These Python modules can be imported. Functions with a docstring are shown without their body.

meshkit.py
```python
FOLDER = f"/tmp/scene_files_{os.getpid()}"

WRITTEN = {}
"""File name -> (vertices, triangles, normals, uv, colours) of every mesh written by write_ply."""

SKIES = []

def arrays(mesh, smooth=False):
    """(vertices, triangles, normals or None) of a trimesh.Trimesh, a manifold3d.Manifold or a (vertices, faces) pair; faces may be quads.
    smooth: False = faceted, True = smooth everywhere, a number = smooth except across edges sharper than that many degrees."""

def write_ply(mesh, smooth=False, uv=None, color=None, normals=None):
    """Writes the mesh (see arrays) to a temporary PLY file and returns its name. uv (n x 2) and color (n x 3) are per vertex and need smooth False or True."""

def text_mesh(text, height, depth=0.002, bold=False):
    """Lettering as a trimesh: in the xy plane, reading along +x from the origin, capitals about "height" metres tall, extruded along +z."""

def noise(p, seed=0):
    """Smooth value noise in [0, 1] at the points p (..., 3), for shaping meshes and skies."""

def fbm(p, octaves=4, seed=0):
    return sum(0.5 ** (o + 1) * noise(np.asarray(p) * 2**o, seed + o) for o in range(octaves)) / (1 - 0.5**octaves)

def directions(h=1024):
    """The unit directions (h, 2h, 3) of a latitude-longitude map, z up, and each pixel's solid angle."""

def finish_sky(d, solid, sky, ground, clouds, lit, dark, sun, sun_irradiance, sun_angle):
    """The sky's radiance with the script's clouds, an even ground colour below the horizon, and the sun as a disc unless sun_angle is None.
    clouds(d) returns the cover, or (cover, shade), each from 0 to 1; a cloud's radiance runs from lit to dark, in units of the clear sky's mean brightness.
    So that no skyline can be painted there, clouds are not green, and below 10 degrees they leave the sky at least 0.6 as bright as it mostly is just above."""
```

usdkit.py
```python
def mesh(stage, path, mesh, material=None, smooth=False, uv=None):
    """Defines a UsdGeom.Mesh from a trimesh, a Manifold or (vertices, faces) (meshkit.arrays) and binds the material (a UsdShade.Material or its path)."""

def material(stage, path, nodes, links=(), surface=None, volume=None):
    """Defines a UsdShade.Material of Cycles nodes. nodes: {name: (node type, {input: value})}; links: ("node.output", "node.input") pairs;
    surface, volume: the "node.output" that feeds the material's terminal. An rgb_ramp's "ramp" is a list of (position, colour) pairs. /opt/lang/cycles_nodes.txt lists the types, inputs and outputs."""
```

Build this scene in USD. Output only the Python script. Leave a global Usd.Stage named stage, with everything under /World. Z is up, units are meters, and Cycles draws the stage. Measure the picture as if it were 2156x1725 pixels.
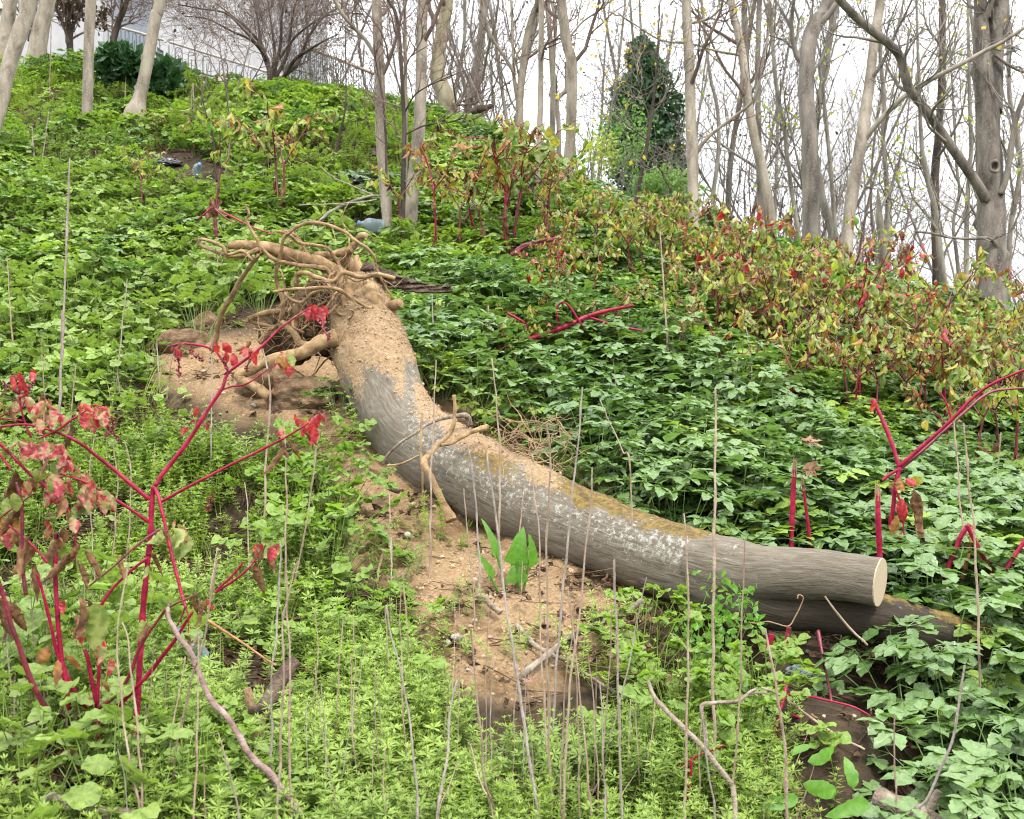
import math, random
import numpy as np
import trimesh
import usdkit, meshkit
from pxr import Usd, UsdGeom, UsdLux, UsdShade, Gf, Sdf, Vt
from scipy.interpolate import RBFInterpolator

stage = Usd.Stage.CreateInMemory()
UsdGeom.SetStageUpAxis(stage, UsdGeom.Tokens.z)
UsdGeom.SetStageMetersPerUnit(stage, 1.0)
UsdGeom.Xform.Define(stage, '/World')
UsdGeom.Scope.Define(stage, '/World/Looks')

# ------------------------------------------------------------------ camera, sky, sun, exposure
FPX = 2313.0                      # focal length in units of a 2156 pixel wide picture
EYE = np.array([0.0, 0.0, 1.6])
cam = UsdGeom.Camera.Define(stage, '/World/camera')
cam.CreateHorizontalApertureAttr(36.0)
cam.CreateVerticalApertureAttr(36.0 * 819 / 1024)
cam.CreateFocalLengthAttr(36.0 * FPX / 2156)
cam.CreateClippingRangeAttr(Gf.Vec2f(0.05, 2000))
cam.AddTranslateOp().Set(Gf.Vec3d(*EYE))
cam.AddRotateXOp().Set(90.0)
cam.CreateExposureAttr(1.9)
cam.CreateFStopAttr(7.1)
cam.CreateFocusDistanceAttr(5.0)

SUN = np.array([0.30, -0.62, 0.95]); SUN /= np.linalg.norm(SUN)
ELEV, ROT = math.asin(SUN[2]), math.atan2(SUN[0], SUN[1])
sun = UsdLux.DistantLight.Define(stage, '/World/sun')
sun.CreateIntensityAttr(0.4); sun.CreateAngleAttr(10.0); sun.CreateColorAttr(Gf.Vec3f(1.0, 0.95, 0.88))
sun.GetPrim().CreateAttribute('inputs:normalize', Sdf.ValueTypeNames.Bool).Set(True)
q = Gf.Rotation(Gf.Vec3d(0, 0, -1), Gf.Vec3d(*(-SUN)))
sun.AddOrientOp(UsdGeom.XformOp.PrecisionDouble).Set(q.GetQuat())

def mat(name, nodes, links, surface):
    return usdkit.material(stage, '/World/Looks/' + name, nodes, links, surface=surface)

dome = UsdLux.DomeLight.Define(stage, '/World/sky')
dome.CreateIntensityAttr(1.0)
sky_m = mat('overcast_sky', {
    'sky': ('sky_texture', {'sky_type': 'single_scattering', 'sun_disc': False, 'sun_elevation': ELEV, 'sun_rotation': ROT}),
    'tc': ('texture_coordinate', {}), 'xyz': ('separate_xyz', {}),
    'n': ('noise_texture', {'scale': 2.2, 'detail': 5, 'roughness': 0.55}),
    'r': ('rgb_ramp', {'ramp': [(0.3, (7.4, 7.6, 7.9)), (0.7, (8.8, 8.9, 9.05))]}),
    'h': ('map_range', {'from_min': 0.0, 'from_max': 1.0, 'to_min': 0.38, 'to_max': 1.95, 'clamp': True}),
    'm': ('vector_math', {'math_type': 'scale'}), 'mx': ('mix', {'fac': 0.95}),
    'bg': ('background_shader', {'strength': 0.1})},
    [('tc.generated', 'n.vector'), ('n.fac', 'r.fac'), ('tc.generated', 'xyz.vector'), ('xyz.z', 'h.value'), ('r.color', 'm.vector1'), ('h.result', 'm.scale'),
     ('sky.color', 'mx.color1'), ('m.vector', 'mx.color2'), ('mx.color', 'bg.color')], 'bg.background')
UsdShade.MaterialBindingAPI.Apply(dome.GetPrim()).Bind(sky_m)
dome.GetPrim().SetCustomDataByKey('kind', 'structure')

# ------------------------------------------------------------------ helpers
rng = np.random.default_rng(7)
ZONES = {'D': (0, 0, 1), 'A': (0, 0, .3125), 'B': (505.3, 0, .3125), 'C': (1010.6, 0, .3125), 'E': (1482.3, 0, .3125), 'F': (1482.3, 505.3, .3125),
         'R': (294.8, 421.1, .3125), 'K': (673.75, 758, .3125), 'L': (1347.5, 1010.6, .3125), 'M': (0, 715.9, .3125), 'N': (0, 1185.8, .3125),
         'H': (1078, 1135.3, .5), 'G': (0, 1135.3, .5), 'I': (1078, 589.5, .5), 'J': (0, 589.5, .5)}

def px(zone, s):
    """measurements: 'x,y x,y ...' taken on a survey sheet -> sheet coordinates"""
    ox, oy, k = ZONES[zone]
    return np.array([[ox + k * float(a.split(',')[0]), oy + k * float(a.split(',')[1])] for a in s.split()])

def W(p, d):
    """world point(s) seen in direction p (sheet units) at distance d along the view axis"""
    p = np.atleast_2d(np.asarray(p, float)); d = np.atleast_1d(np.asarray(d, float))
    if len(d) != len(p): d = np.interp(np.linspace(0, 1, len(p)), np.linspace(0, 1, len(d)), d)
    return np.stack([(p[:, 0] - 1078) / FPX * d, d, EYE[2] - (p[:, 1] - 862.5) / FPX * d], 1)

def S(v):
    v = np.atleast_2d(v)
    d = np.maximum(v[:, 1], .3)
    return np.stack([1078 + v[:, 0] / d * FPX, 862.5 - (v[:, 2] - EYE[2]) / d * FPX], 1)

used, BASE = {}, {}
def numbered(parent, name):
    k = used.setdefault((parent, name), 0)
    used[(parent, name)] = k + 1
    return name if k == 0 else f'{name}_{k:03d}'

def tag(prim, label=None, cat=None, group=None, kind=None):
    prim = prim.GetPrim() if hasattr(prim, 'GetPrim') else prim
    for k, v in (('label', label), ('category', cat), ('group', group), ('kind', kind)):
        if v: prim.SetCustomDataByKey(k, v)
    return prim

def thing(name, label, cat, loc=(0, 0, 0), group=None):
    path = '/World/' + numbered('/World', name)
    x = UsdGeom.Xform.Define(stage, path)
    x.AddTranslateOp().Set(Gf.Vec3d(*map(float, loc)))
    BASE[path] = np.array(loc, float)
    return tag(x, label, cat, group)

class MB:
    """collects pieces of one mesh"""
    def __init__(s): s.v, s.f, s.n, s.a = [], [], 0, {}
    def add(s, v, f):
        s.v.append(v); s.f.append(np.asarray(f) + s.n); s.n += len(v); return s
    def arrays(s): return np.vstack(s.v), np.vstack(s.f)

def emit(parent, name, mb, m, smooth=True, label=None, kind=None, uv=None, attrs=None, world=True):
    """one mesh under parent (an Xform thing or part) or, parent None, under /World. Vertices are given in world space."""
    v, f = mb.arrays() if isinstance(mb, MB) else mb
    v = np.asarray(v, float); f = np.asarray(f)
    base = '/World' if parent is None else str(parent.GetPath())
    if parent is not None and world:
        v = v - BASE.get('/'.join(base.split('/')[:3]), 0)
    path = base + '/' + numbered(base, name)
    g = usdkit.mesh(stage, path, (v, f), m, smooth=smooth, uv=uv)
    g.CreateDoubleSidedAttr(True)
    api = UsdGeom.PrimvarsAPI(g)
    for k, a in (attrs or {}).items():
        api.CreatePrimvar(k, Sdf.ValueTypeNames.FloatArray, 'vertex').Set(Vt.FloatArray.FromNumpy(np.asarray(a, np.float32)))
    return tag(g, label, None, None, kind)

def lone(name, mb, m, label, cat, group=None, **kw):
    return tag(emit(None, name, mb, m, **kw), label, cat, group)

def norm(v): return v / np.maximum(np.linalg.norm(v, axis=-1, keepdims=True), 1e-9)

def spline(P, n):
    """Catmull-Rom through the rows of P (any width), n samples"""
    P = np.asarray(P, float)
    if len(P) == 2: return P[0] + (P[1] - P[0]) * np.linspace(0, 1, n)[:, None]
    Q = np.vstack([2 * P[0] - P[1], P, 2 * P[-1] - P[-2]])
    seg = np.linalg.norm(np.diff(P[:, :3], axis=0), axis=1) ** .5
    t = np.concatenate([[0], np.cumsum(seg)]); u = np.linspace(0, t[-1], n)
    i = np.clip(np.searchsorted(t, u, 'right') - 1, 0, len(P) - 2)
    w = ((u - t[i]) / np.maximum(t[i + 1] - t[i], 1e-9))[:, None]
    a, b, c, d = Q[i], Q[i + 1], Q[i + 2], Q[i + 3]
    return .5 * (2 * b + (c - a) * w + (2 * a - 5 * b + 4 * c - d) * w ** 2 + (3 * b - a - 3 * c + d) * w ** 3)

def tube(P, R, sides=8, caps=True, flat=None, uvs=False):
    P = np.asarray(P, float); R = np.broadcast_to(np.asarray(R, float), (len(P),))
    T = norm(np.gradient(P, axis=0)); K = len(P)
    up = np.array([0, 0, 1.0]) if abs(T[0, 2]) < .9 else np.array([1.0, 0, 0])
    N = np.empty((K, 3)); n = up - T[0] * (up @ T[0]); n /= np.linalg.norm(n); N[0] = n
    for k in range(1, K):
        n = n - T[k] * (n @ T[k]); n /= max(np.linalg.norm(n), 1e-9); N[k] = n
    B = np.cross(T, N)
    a = np.arange(sides) / sides * 2 * np.pi
    off = np.cos(a)[None, :, None] * N[:, None] + np.sin(a)[None, :, None] * B[:, None] * (1 if flat is None else flat)
    v = (P[:, None] + off * R[:, None, None]).reshape(-1, 3)
    i, j = np.meshgrid(np.arange(K - 1), np.arange(sides), indexing='ij')
    a0, a1 = i * sides + j, i * sides + (j + 1) % sides
    f = np.concatenate([np.stack([a0, a1, a1 + sides], -1).reshape(-1, 3), np.stack([a0, a1 + sides, a0 + sides], -1).reshape(-1, 3)])
    if caps:
        c = len(v); v = np.vstack([v, P[0], P[-1]]); s = np.arange(sides)
        f = np.vstack([f, np.stack([np.full(sides, c), (s + 1) % sides, s], 1), np.stack([np.full(sides, c + 1), (K - 1) * sides + s, (K - 1) * sides + (s + 1) % sides], 1)])
    return v, f

def tubes(P, R, sides=3):
    """many thin tubes at once: P (N,K,3), R (N,K)"""
    N, K = P.shape[:2]
    T = norm(np.gradient(P, axis=1))
    ref = np.where(np.abs(T[:, :1, 2:3]) < .8, np.array([0, 0, 1.0]), np.array([1.0, 0, 0]))
    n = norm(np.cross(T, ref)); b = np.cross(T, n)
    a = np.arange(sides) / sides * 2 * np.pi
    v = P[:, :, None] + R[:, :, None, None] * (np.cos(a)[:, None] * n[:, :, None] + np.sin(a)[:, None] * b[:, :, None])
    i, j = np.meshgrid(np.arange(K - 1), np.arange(sides), indexing='ij')
    a0, a1 = (i * sides + j).ravel(), (i * sides + (j + 1) % sides).ravel()
    f = np.concatenate([np.stack([a0, a1, a1 + sides], -1), np.stack([a0, a1 + sides, a0 + sides], -1)])
    f = (f[None] + (np.arange(N) * K * sides)[:, None, None]).reshape(-1, 3)
    return v.reshape(-1, 3), f

def rot_from(z, spin=0.0):
    """3x3 whose third column is z"""
    z = np.asarray(z, float); z = z / np.linalg.norm(z)
    x = np.cross([0, 0, 1.0] if abs(z[2]) < .95 else [1.0, 0, 0], z); x /= np.linalg.norm(x); y = np.cross(z, x)
    c, s = math.cos(spin), math.sin(spin)
    return np.stack([x * c + y * s, -x * s + y * c, z], 1)

def rotz(a):
    c, s = math.cos(a), math.sin(a); return np.array([[c, -s, 0], [s, c, 0], [0, 0, 1.0]])

def grow(start, dirs, lens, r0, K=5, wob=.22, up=.15, tip=.35, g=None):
    """polylines (N,K,3) and radii (N,K)"""
    g = g or rng
    N = len(start); P = np.empty((N, K, 3)); P[:, 0] = start; d = norm(dirs)
    for k in range(1, K):
        d = norm(d + g.normal(0, wob, (N, 3)) + np.array([0, 0, up]))
        P[:, k] = P[:, k - 1] + d * (lens / (K - 1))[:, None]
    return P, r0[:, None] * np.linspace(1, tip, K)[None]

def offshoots(P, R, n, lo=.2, hi=1.0, spread=(.6, 1.1), g=None):
    """n child starts on every polyline: start, dir, parent radius, parent t"""
    g = g or rng
    N, K = P.shape[:2]
    t = (lo + (hi - lo) * ((np.arange(n)[None] + g.random((N, n))) / n)) * (K - 1)
    i = np.clip(t.astype(int), 0, K - 2); w = (t - i)[..., None]
    ii = np.arange(N)[:, None]
    s = P[ii, i] * (1 - w) + P[ii, i + 1] * w
    d = norm(P[ii, i + 1] - P[ii, i]); r = R[ii, i]
    q = g.normal(0, 1, d.shape); q = norm(q - d * (q * d).sum(-1, keepdims=True))
    ang = g.uniform(*spread, (N, n))[..., None]
    return s.reshape(-1, 3), (d * np.cos(ang) + q * np.sin(ang)).reshape(-1, 3), r.reshape(-1), (t / (K - 1)).reshape(-1)

ORD = 'first second third fourth fifth sixth seventh eighth ninth tenth eleventh twelfth thirteenth fourteenth fifteenth sixteenth seventeenth eighteenth nineteenth twentieth'.split()
def nth(i):
    if i < 20: return ORD[i]
    t, u = divmod(i + 1, 10)
    tens = {2: 'twent', 3: 'thirt', 4: 'fort', 5: 'fift', 6: 'sixt', 7: 'sevent'}[t]
    return tens + 'ieth' if u == 0 else tens + 'y-' + ORD[u - 1]
# ------------------------------------------------------------------ hillside
CTRL = """-500,1725,2.3 0,1725,2.45 500,1725,2.6 1078,1725,2.8 1600,1725,3.05 2156,1725,3.35 2700,1725,3.6
-400,1380,3.5 0,1350,3.6 500,1400,3.6 900,1400,3.9 1300,1400,3.95 1700,1490,3.75 2156,1500,3.95 2600,1520,4.1
0,1050,5.2 400,1050,5.1 700,1050,5.2 650,870,5.9 400,740,6.7 0,750,7.0 -600,800,6.5
0,500,9.2 400,480,9.3 800,490,9.4 0,250,12.3 450,185,14.6 200,135,15 -500,120,14 -700,450,9
700,205,14.6 1000,275,13 1200,385,12 1450,480,11.3 1700,560,10.6 2090,670,10.5 2600,800,10.5
1000,600,8.2 1300,700,7.9 1700,800,7.6 2156,860,7.8 2700,1000,7.5
1100,850,6.5 1400,950,6.0 1800,1030,6.0 2156,1100,6.0 2156,1300,4.8 2700,1250,5.2
860,1000,5.45 1000,1110,5.05 1130,1180,4.8 1300,1290,4.4"""
c = np.array([[float(a) for a in t.split(',')] for t in CTRL.split()])
pts = W(c[:, :2], c[:, 2])
hidden = np.array([(-30, 24, 7.0), (-14, 20, 6.5), (-7, 19, 5.6), (-3, 19, 4.6), (0, 18, 2.9), (4, 17, 1.2), (9, 17, .2), (15, 20, -1.2), (26, 26, -2.5), (0, 30, 3.2), (-12, 34, 6.5),
                   (12, 36, -2), (-28, 8, 3.5), (-14, 5, 1.6), (-16, 0, .6), (0, -3, -.2), (0, 1, .3), (12, 0, -1.2), (16, 8, -.9), (28, 12, -2.5), (-26, -4, .6), (20, -5, -2)])
pts = np.vstack([pts, hidden])
RBF = RBFInterpolator(pts[:, :2], pts[:, 2], kernel='linear', smoothing=.02)
RBF2 = RBFInterpolator(pts[:, :2], pts[:, 2], kernel='thin_plate_spline', smoothing=.05)

def smoothstep(a, b, x):
    t = np.clip((x - a) / (b - a), 0, 1); return t * t * (3 - 2 * t)

def broad(x, y):
    """the lie of the land"""
    x, y = np.broadcast_arrays(np.asarray(x, float), np.asarray(y, float))
    sh = x.shape; x, y = x.ravel(), y.ravel()
    cx, cy = np.clip(x, -30, 28), np.clip(y, -5, 36)
    p = np.stack([cx, cy], 1)
    far = smoothstep(12, 20, np.maximum(np.abs(x), y))
    z = RBF2(p) * (1 - far) + RBF(p) * far
    out = np.hypot(x - cx, y - cy)
    return (z * np.exp(-out / 60) + (-3.0) * (1 - np.exp(-out / 60))).reshape(sh)

SOIL_POLY = px('D', '300,730 360,680 440,650 560,640 640,690 700,760 860,740 930,800 1010,830 1130,890 1210,970 1330,1050 1500,1130 1500,1290 1330,1330 1330,1420 1220,1440 1120,1470 950,1455 880,1370 845,1250 760,1190 700,1190 690,1090 720,1010 640,930 560,880 430,830 300,790')
DARK_POLY = px('D', '1590,1290 1760,1330 1850,1400 1900,1530 1850,1640 1720,1600 1640,1480 1590,1400')
from shapely.geometry import Polygon
from shapely import contains_xy, distance, points as shp_points
def inside(poly, p, soft):
    g = Polygon(poly)
    d = distance(g.exterior, shp_points(p[:, 0], p[:, 1])); s = np.where(contains_xy(g, p[:, 0], p[:, 1]), 1, -1)
    return smoothstep(-soft, soft, d * s)
def openland(x, y, z):
    p = S(np.stack([x.ravel(), y.ravel(), z.ravel()], 1)); ok = (y.ravel() > 1.5) & (y.ravel() < 8)
    return (np.maximum(inside(SOIL_POLY, p, 70), inside(DARK_POLY, p, 60)) * ok).reshape(x.shape)
PIT = W(px('D', '560,680'), 6.75)[0]
def H(x, y):
    x, y = np.broadcast_arrays(np.asarray(x, float), np.asarray(y, float))
    z = broad(x, y)
    q = np.stack([x, y, np.zeros_like(x)], -1)
    near = np.exp(-np.maximum(np.hypot(x, y - 4) - 10, 0) / 8)
    z = z - .13 * (1 - openland(x, y, z))
    z = z + near * ((meshkit.fbm(q * 1.1, 3, 3) - .5) * .16 + (meshkit.fbm(q * 5.5, 3, 9) - .5) * .05)
    z = z - .42 * np.exp(-(((x - PIT[0]) / .45) ** 2 + ((y - PIT[1]) / .28) ** 2))
    hol = W(px('D', '1690,1400'), 4.1)[0]
    return z - .10 * np.exp(-(((x - hol[0]) / .4) ** 2 + ((y - hol[1]) / .25) ** 2))

DD = np.exp(np.linspace(math.log(1.6), math.log(30), 700))
def on_ground(p, lift=0.0):
    """first point where the sight line p meets the ground raised by lift"""
    out = []
    for a in np.atleast_2d(p):
        w = W(np.repeat(a[None], len(DD), 0), DD)
        under = w[:, 2] < H(w[:, 0], w[:, 1]) + lift
        k = int(np.argmax(under)) if under.any() else len(DD) - 1
        out.append(w[k])
    return np.array(out)

def bare(x, y, z=None):
    """sandy bare soil and dark bare soil, 0..1, at ground positions"""
    x, y = np.asarray(x, float).ravel(), np.asarray(y, float).ravel()
    z = H(x, y) if z is None else np.asarray(z).ravel()
    v = np.stack([x, y, z], 1); p = S(v)
    nz = (meshkit.fbm(np.stack([x, y, 0 * x], 1) * 4, 3, 21) - .5)[:, None] * 120
    ok = (y > 1.5) & (y < 8)
    return inside(SOIL_POLY, p + nz, 30) * ok, inside(DARK_POLY, p + nz, 30) * ok

def warp(n, lo, hi, c, w, far):
    t = np.linspace(-1, 1, n); k = 4.2
    s = np.sinh(k * t) / np.sinh(k)
    lin = t * w
    return c + lin + np.where(s < 0, s * (c - w - lo), s * (hi - c - w)) * (np.abs(s) ** .6)
xs = np.sort(warp(430, -420, 420, 0, 6.5, 1)); ys = np.sort(warp(430, -200, 420, 6.0, 5.5, 1))
gx, gy = np.meshgrid(xs, ys)
gz = H(gx, gy)
sand, dark = bare(gx, gy, gz)
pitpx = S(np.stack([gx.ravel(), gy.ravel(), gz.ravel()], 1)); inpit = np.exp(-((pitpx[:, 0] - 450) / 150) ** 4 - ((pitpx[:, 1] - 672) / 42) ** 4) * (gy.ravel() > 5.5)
sand = sand * (1 - inpit)  # dark soil instead of sand, painting in the shade of the root hollow
lump = np.stack([gx, gy, 0 * gx], -1)
gz = gz + (sand.reshape(gz.shape)) * ((meshkit.fbm(lump * 9, 4, 31) - .5) * .09 + (meshkit.noise(lump * 45, 33) - .5) * .012)
nx, ny = len(xs), len(ys)
i, j = np.meshgrid(np.arange(ny - 1), np.arange(nx - 1), indexing='ij'); a0 = (i * nx + j).ravel()
gf = np.concatenate([np.stack([a0, a0 + 1, a0 + nx + 1], 1), np.stack([a0, a0 + nx + 1, a0 + nx], 1)])

# ------------------------------------------------------------------ materials
KR = .62
def dim(stops, k=None): return [(p, tuple(c * (k or KR) for c in col)) for p, col in stops]
def ramp_mat(name, stops, scale=20, rough=.85, bump=.3, bscale=None, detail=4, spec=.3, stretch=None):
    """a solid whose colour runs through stops with a noise of the given scale"""
    n = {'g': ('geometry', {}), 'n': ('noise_texture', {'scale': scale, 'detail': detail, 'roughness': .6}), 'r': ('rgb_ramp', {'ramp': dim(stops)}),
         'n2': ('noise_texture', {'scale': bscale or scale * 3, 'detail': 3}), 'b': ('bump', {'strength': bump, 'distance': .01}),
         'p': ('principled_bsdf', {'roughness': rough, 'specular_ior_level': spec})}
    l = [('n.fac', 'r.fac'), ('r.color', 'p.base_color'), ('n2.fac', 'b.height'), ('b.normal', 'p.normal')]
    if stretch:
        n['m'] = ('mapping', {'scale': stretch}); l += [('g.position', 'm.vector'), ('m.vector', 'n.vector'), ('m.vector', 'n2.vector')]
    else: l += [('g.position', 'n.vector'), ('g.position', 'n2.vector')]
    return mat(name, n, l, 'p.BSDF')

def leaf_mat(name, stops, rough=.5, transl=.35, spec=.4, patch=1.2, mott=60, gain=1.0, mw=.9):
    """leaves: colour differs leaf by leaf and patch by patch, fine mottling, light comes through"""
    n = {'g': ('geometry', {}), 'n': ('noise_texture', {'scale': patch, 'detail': 2}), 'n2': ('noise_texture', {'scale': mott, 'detail': 3}),
         'a': ('math', {'math_type': 'multiply_add', 'value2': .55}), 'h': ('math', {'math_type': 'multiply_add', 'value2': .9, 'value3': -.45}),
         'c': ('math', {'math_type': 'multiply_add', 'value2': mw}), 'ao': ('math', {'math_type': 'add', 'value2': .45 - .5 * mw}), 'c0': ('math', {'math_type': 'multiply', 'value2': 1.0}),
         'r': ('rgb_ramp', {'ramp': dim(stops, gain)}), 'b': ('bump', {'strength': .25, 'distance': .004}),
         'p': ('principled_bsdf', {'roughness': rough, 'specular_ior_level': spec}), 't': ('translucent_bsdf', {}),
         'tc': ('mix', {'mix_type': 'multiply', 'fac': 1.0, 'color2': (1.15, 1.25, .7)}), 'x': ('mix_closure', {'fac': transl})}
    l = [('g.position', 'n.vector'), ('g.position', 'n2.vector'), ('n.fac', 'h.value1'), ('g.random_per_island', 'a.value1'), ('h.value', 'a.value3'),
         ('n2.fac', 'c.value1'), ('a.value', 'ao.value1'), ('ao.value', 'c.value3'), ('c.value', 'r.fac'), ('r.color', 'p.base_color'), ('r.color', 'tc.color1'), ('tc.color', 't.color'),
         ('n2.fac', 'b.height'), ('b.normal', 'p.normal'), ('p.BSDF', 'x.closure1'), ('t.BSDF', 'x.closure2')]
    n.pop('c0')
    return mat(name, n, l, 'x.closure')

M = {}
M['cleavers'] = leaf_mat('cleavers_green', [(.2, (.085, .135, .022)), (.55, (.145, .205, .033)), (.95, (.22, .275, .055)), (1.1, (.28, .31, .08))], .55, .35, gain=1.25)
M['mallow'] = leaf_mat('mallow_green', [(.15, (.058, .10, .020)), (.55, (.125, .175, .036)), (.95, (.20, .24, .075)), (1.12, (.32, .29, .08))], .55, .3, .35, gain=1.2)
M['celandine'] = leaf_mat('celandine_green', [(.2, (.075, .13, .020)), (.6, (.14, .21, .032)), (.95, (.23, .28, .055)), (1.12, (.33, .31, .07))], .55, .4, gain=1.15)
M['alex'] = leaf_mat('alexanders_green', [(.15, (.036, .072, .019)), (.55, (.074, .122, .036)), (.95, (.125, .178, .064)), (1.12, (.24, .23, .07))], .38, .25, .45, gain=1.3)
M['alex_light'] = leaf_mat('alexanders_bright_green', [(.15, (.058, .105, .017)), (.55, (.12, .175, .027)), (.95, (.21, .25, .048)), (1.12, (.32, .28, .07))], .48, .32, .35, gain=1.5)
M['ivy'] = leaf_mat('ivy_green', [(.2, (.014, .04, .014)), (.6, (.026, .066, .022)), (1.0, (.05, .10, .035))], .35, .12, .5, gain=1.2)
M['bush'] = leaf_mat('bush_green', [(.2, (.07, .14, .03)), (.6, (.11, .19, .04)), (1.0, (.18, .26, .07))], .6, .35, gain=1.2)
M['dock'] = leaf_mat('dock_green', [(.2, (.06, .15, .02)), (.6, (.10, .21, .03)), (1.0, (.17, .29, .06))], .5, .35, .3, gain=1.0)
M['pk_green'] = leaf_mat('pokeweed_olive', [(.2, (.10, .15, .03)), (.6, (.19, .22, .06)), (1.0, (.31, .29, .11))], .55, .3, .3, 3, 40, gain=0.85, mw=2.2)
M['pk_yellow'] = leaf_mat('pokeweed_yellow', [(.2, (.22, .20, .035)), (.6, (.38, .30, .05)), (1.0, (.45, .34, .12))], .55, .35, .3, 3, 40, gain=0.8, mw=2.2)
M['pk_orange'] = leaf_mat('pokeweed_rust', [(.2, (.17, .075, .03)), (.6, (.33, .15, .05)), (1.0, (.42, .24, .10))], .6, .3, .3, 3, 45, gain=0.72, mw=2.2)
M['pk_red'] = leaf_mat('pokeweed_scarlet', [(.2, (.24, .012, .018)), (.6, (.47, .035, .045)), (1.0, (.55, .16, .10))], .5, .35, .4, 3, 45, gain=0.62, mw=2.2)
M['pk_pink'] = leaf_mat('pokeweed_pink_green', [(.1, (.28, .02, .035)), (.35, (.40, .085, .075)), (.55, (.40, .22, .14)), (.75, (.28, .22, .085)), (1.0, (.15, .18, .05))], .55, .3, .3, 6, 42, gain=0.68, mw=3.4)
M['pk_brown'] = leaf_mat('pokeweed_withered', [(.2, (.075, .035, .018)), (.6, (.16, .08, .038)), (1.0, (.27, .15, .07))], .75, .15, .2, 6, 50, gain=0.72, mw=2.2)
M['yellow'] = leaf_mat('autumn_yellow', [(.2, (.38, .30, .02)), (.6, (.50, .38, .03)), (1.0, (.42, .42, .06))], .5, .4, gain=0.8)
M['lime'] = leaf_mat('young_lime', [(.2, (.20, .25, .04)), (.6, (.30, .33, .06)), (1.0, (.42, .38, .08))], .5, .45, gain=0.9)
M['plane_leaf'] = leaf_mat('dead_leaf_tan', [(.2, (.17, .085, .045)), (.6, (.30, .17, .095)), (1.0, (.43, .28, .17))], .7, .1, .3, 8, 60, gain=0.62, mw=1.6)
M['plane_red'] = leaf_mat('dead_leaf_russet', [(.2, (.12, .035, .025)), (.6, (.20, .065, .045)), (1.0, (.30, .13, .08))], .7, .1, .3, 8, 60, gain=.62)
M['litter'] = leaf_mat('leaf_litter', [(.2, (.05, .032, .018)), (.6, (.13, .08, .042)), (1.0, (.28, .19, .11))], .85, .05, .2, 8, 60, gain=.62)
M['pk_stem'] = ramp_mat('pokeweed_crimson_stem', [(.3, (.16, .003, .020)), (.55, (.30, .006, .040)), (.75, (.40, .03, .07))], 30, .42, .25, 120, 4, .2)
M['pk_stem_dark'] = ramp_mat('pokeweed_dark_stem', [(.3, (.075, .012, .018)), (.55, (.16, .012, .028)), (.75, (.28, .03, .05))], 22, .42, .25, 90, 4, .4)
M['pk_stem_tan'] = ramp_mat('pokeweed_dry_stem', [(.3, (.30, .07, .035)), (.55, (.40, .18, .07)), (.75, (.46, .28, .13))], 25, .6, .4)
M['splinter'] = ramp_mat('splintered_stem', [(.3, (.30, .20, .10)), (.7, (.50, .36, .20))], 60, .8, .6, 200, 4, .2, (3, 3, .6))
M['berry'] = ramp_mat('berry_raceme', [(.3, (.07, .008, .014)), (.7, (.24, .015, .035))], 60, .4, .3)
M['stalk'] = ramp_mat('dry_stalk', [(.28, (.20, .135, .095)), (.5, (.33, .245, .18)), (.75, (.46, .37, .28))], 28, .8, .5, 140, 5, .2, (1, 1, .5))
M['stalk_grey'] = ramp_mat('grey_stalk', [(.28, (.20, .16, .14)), (.5, (.32, .27, .24)), (.75, (.46, .41, .37))], 28, .8, .5, 140, 5, .2, (1, 1, .5))
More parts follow.
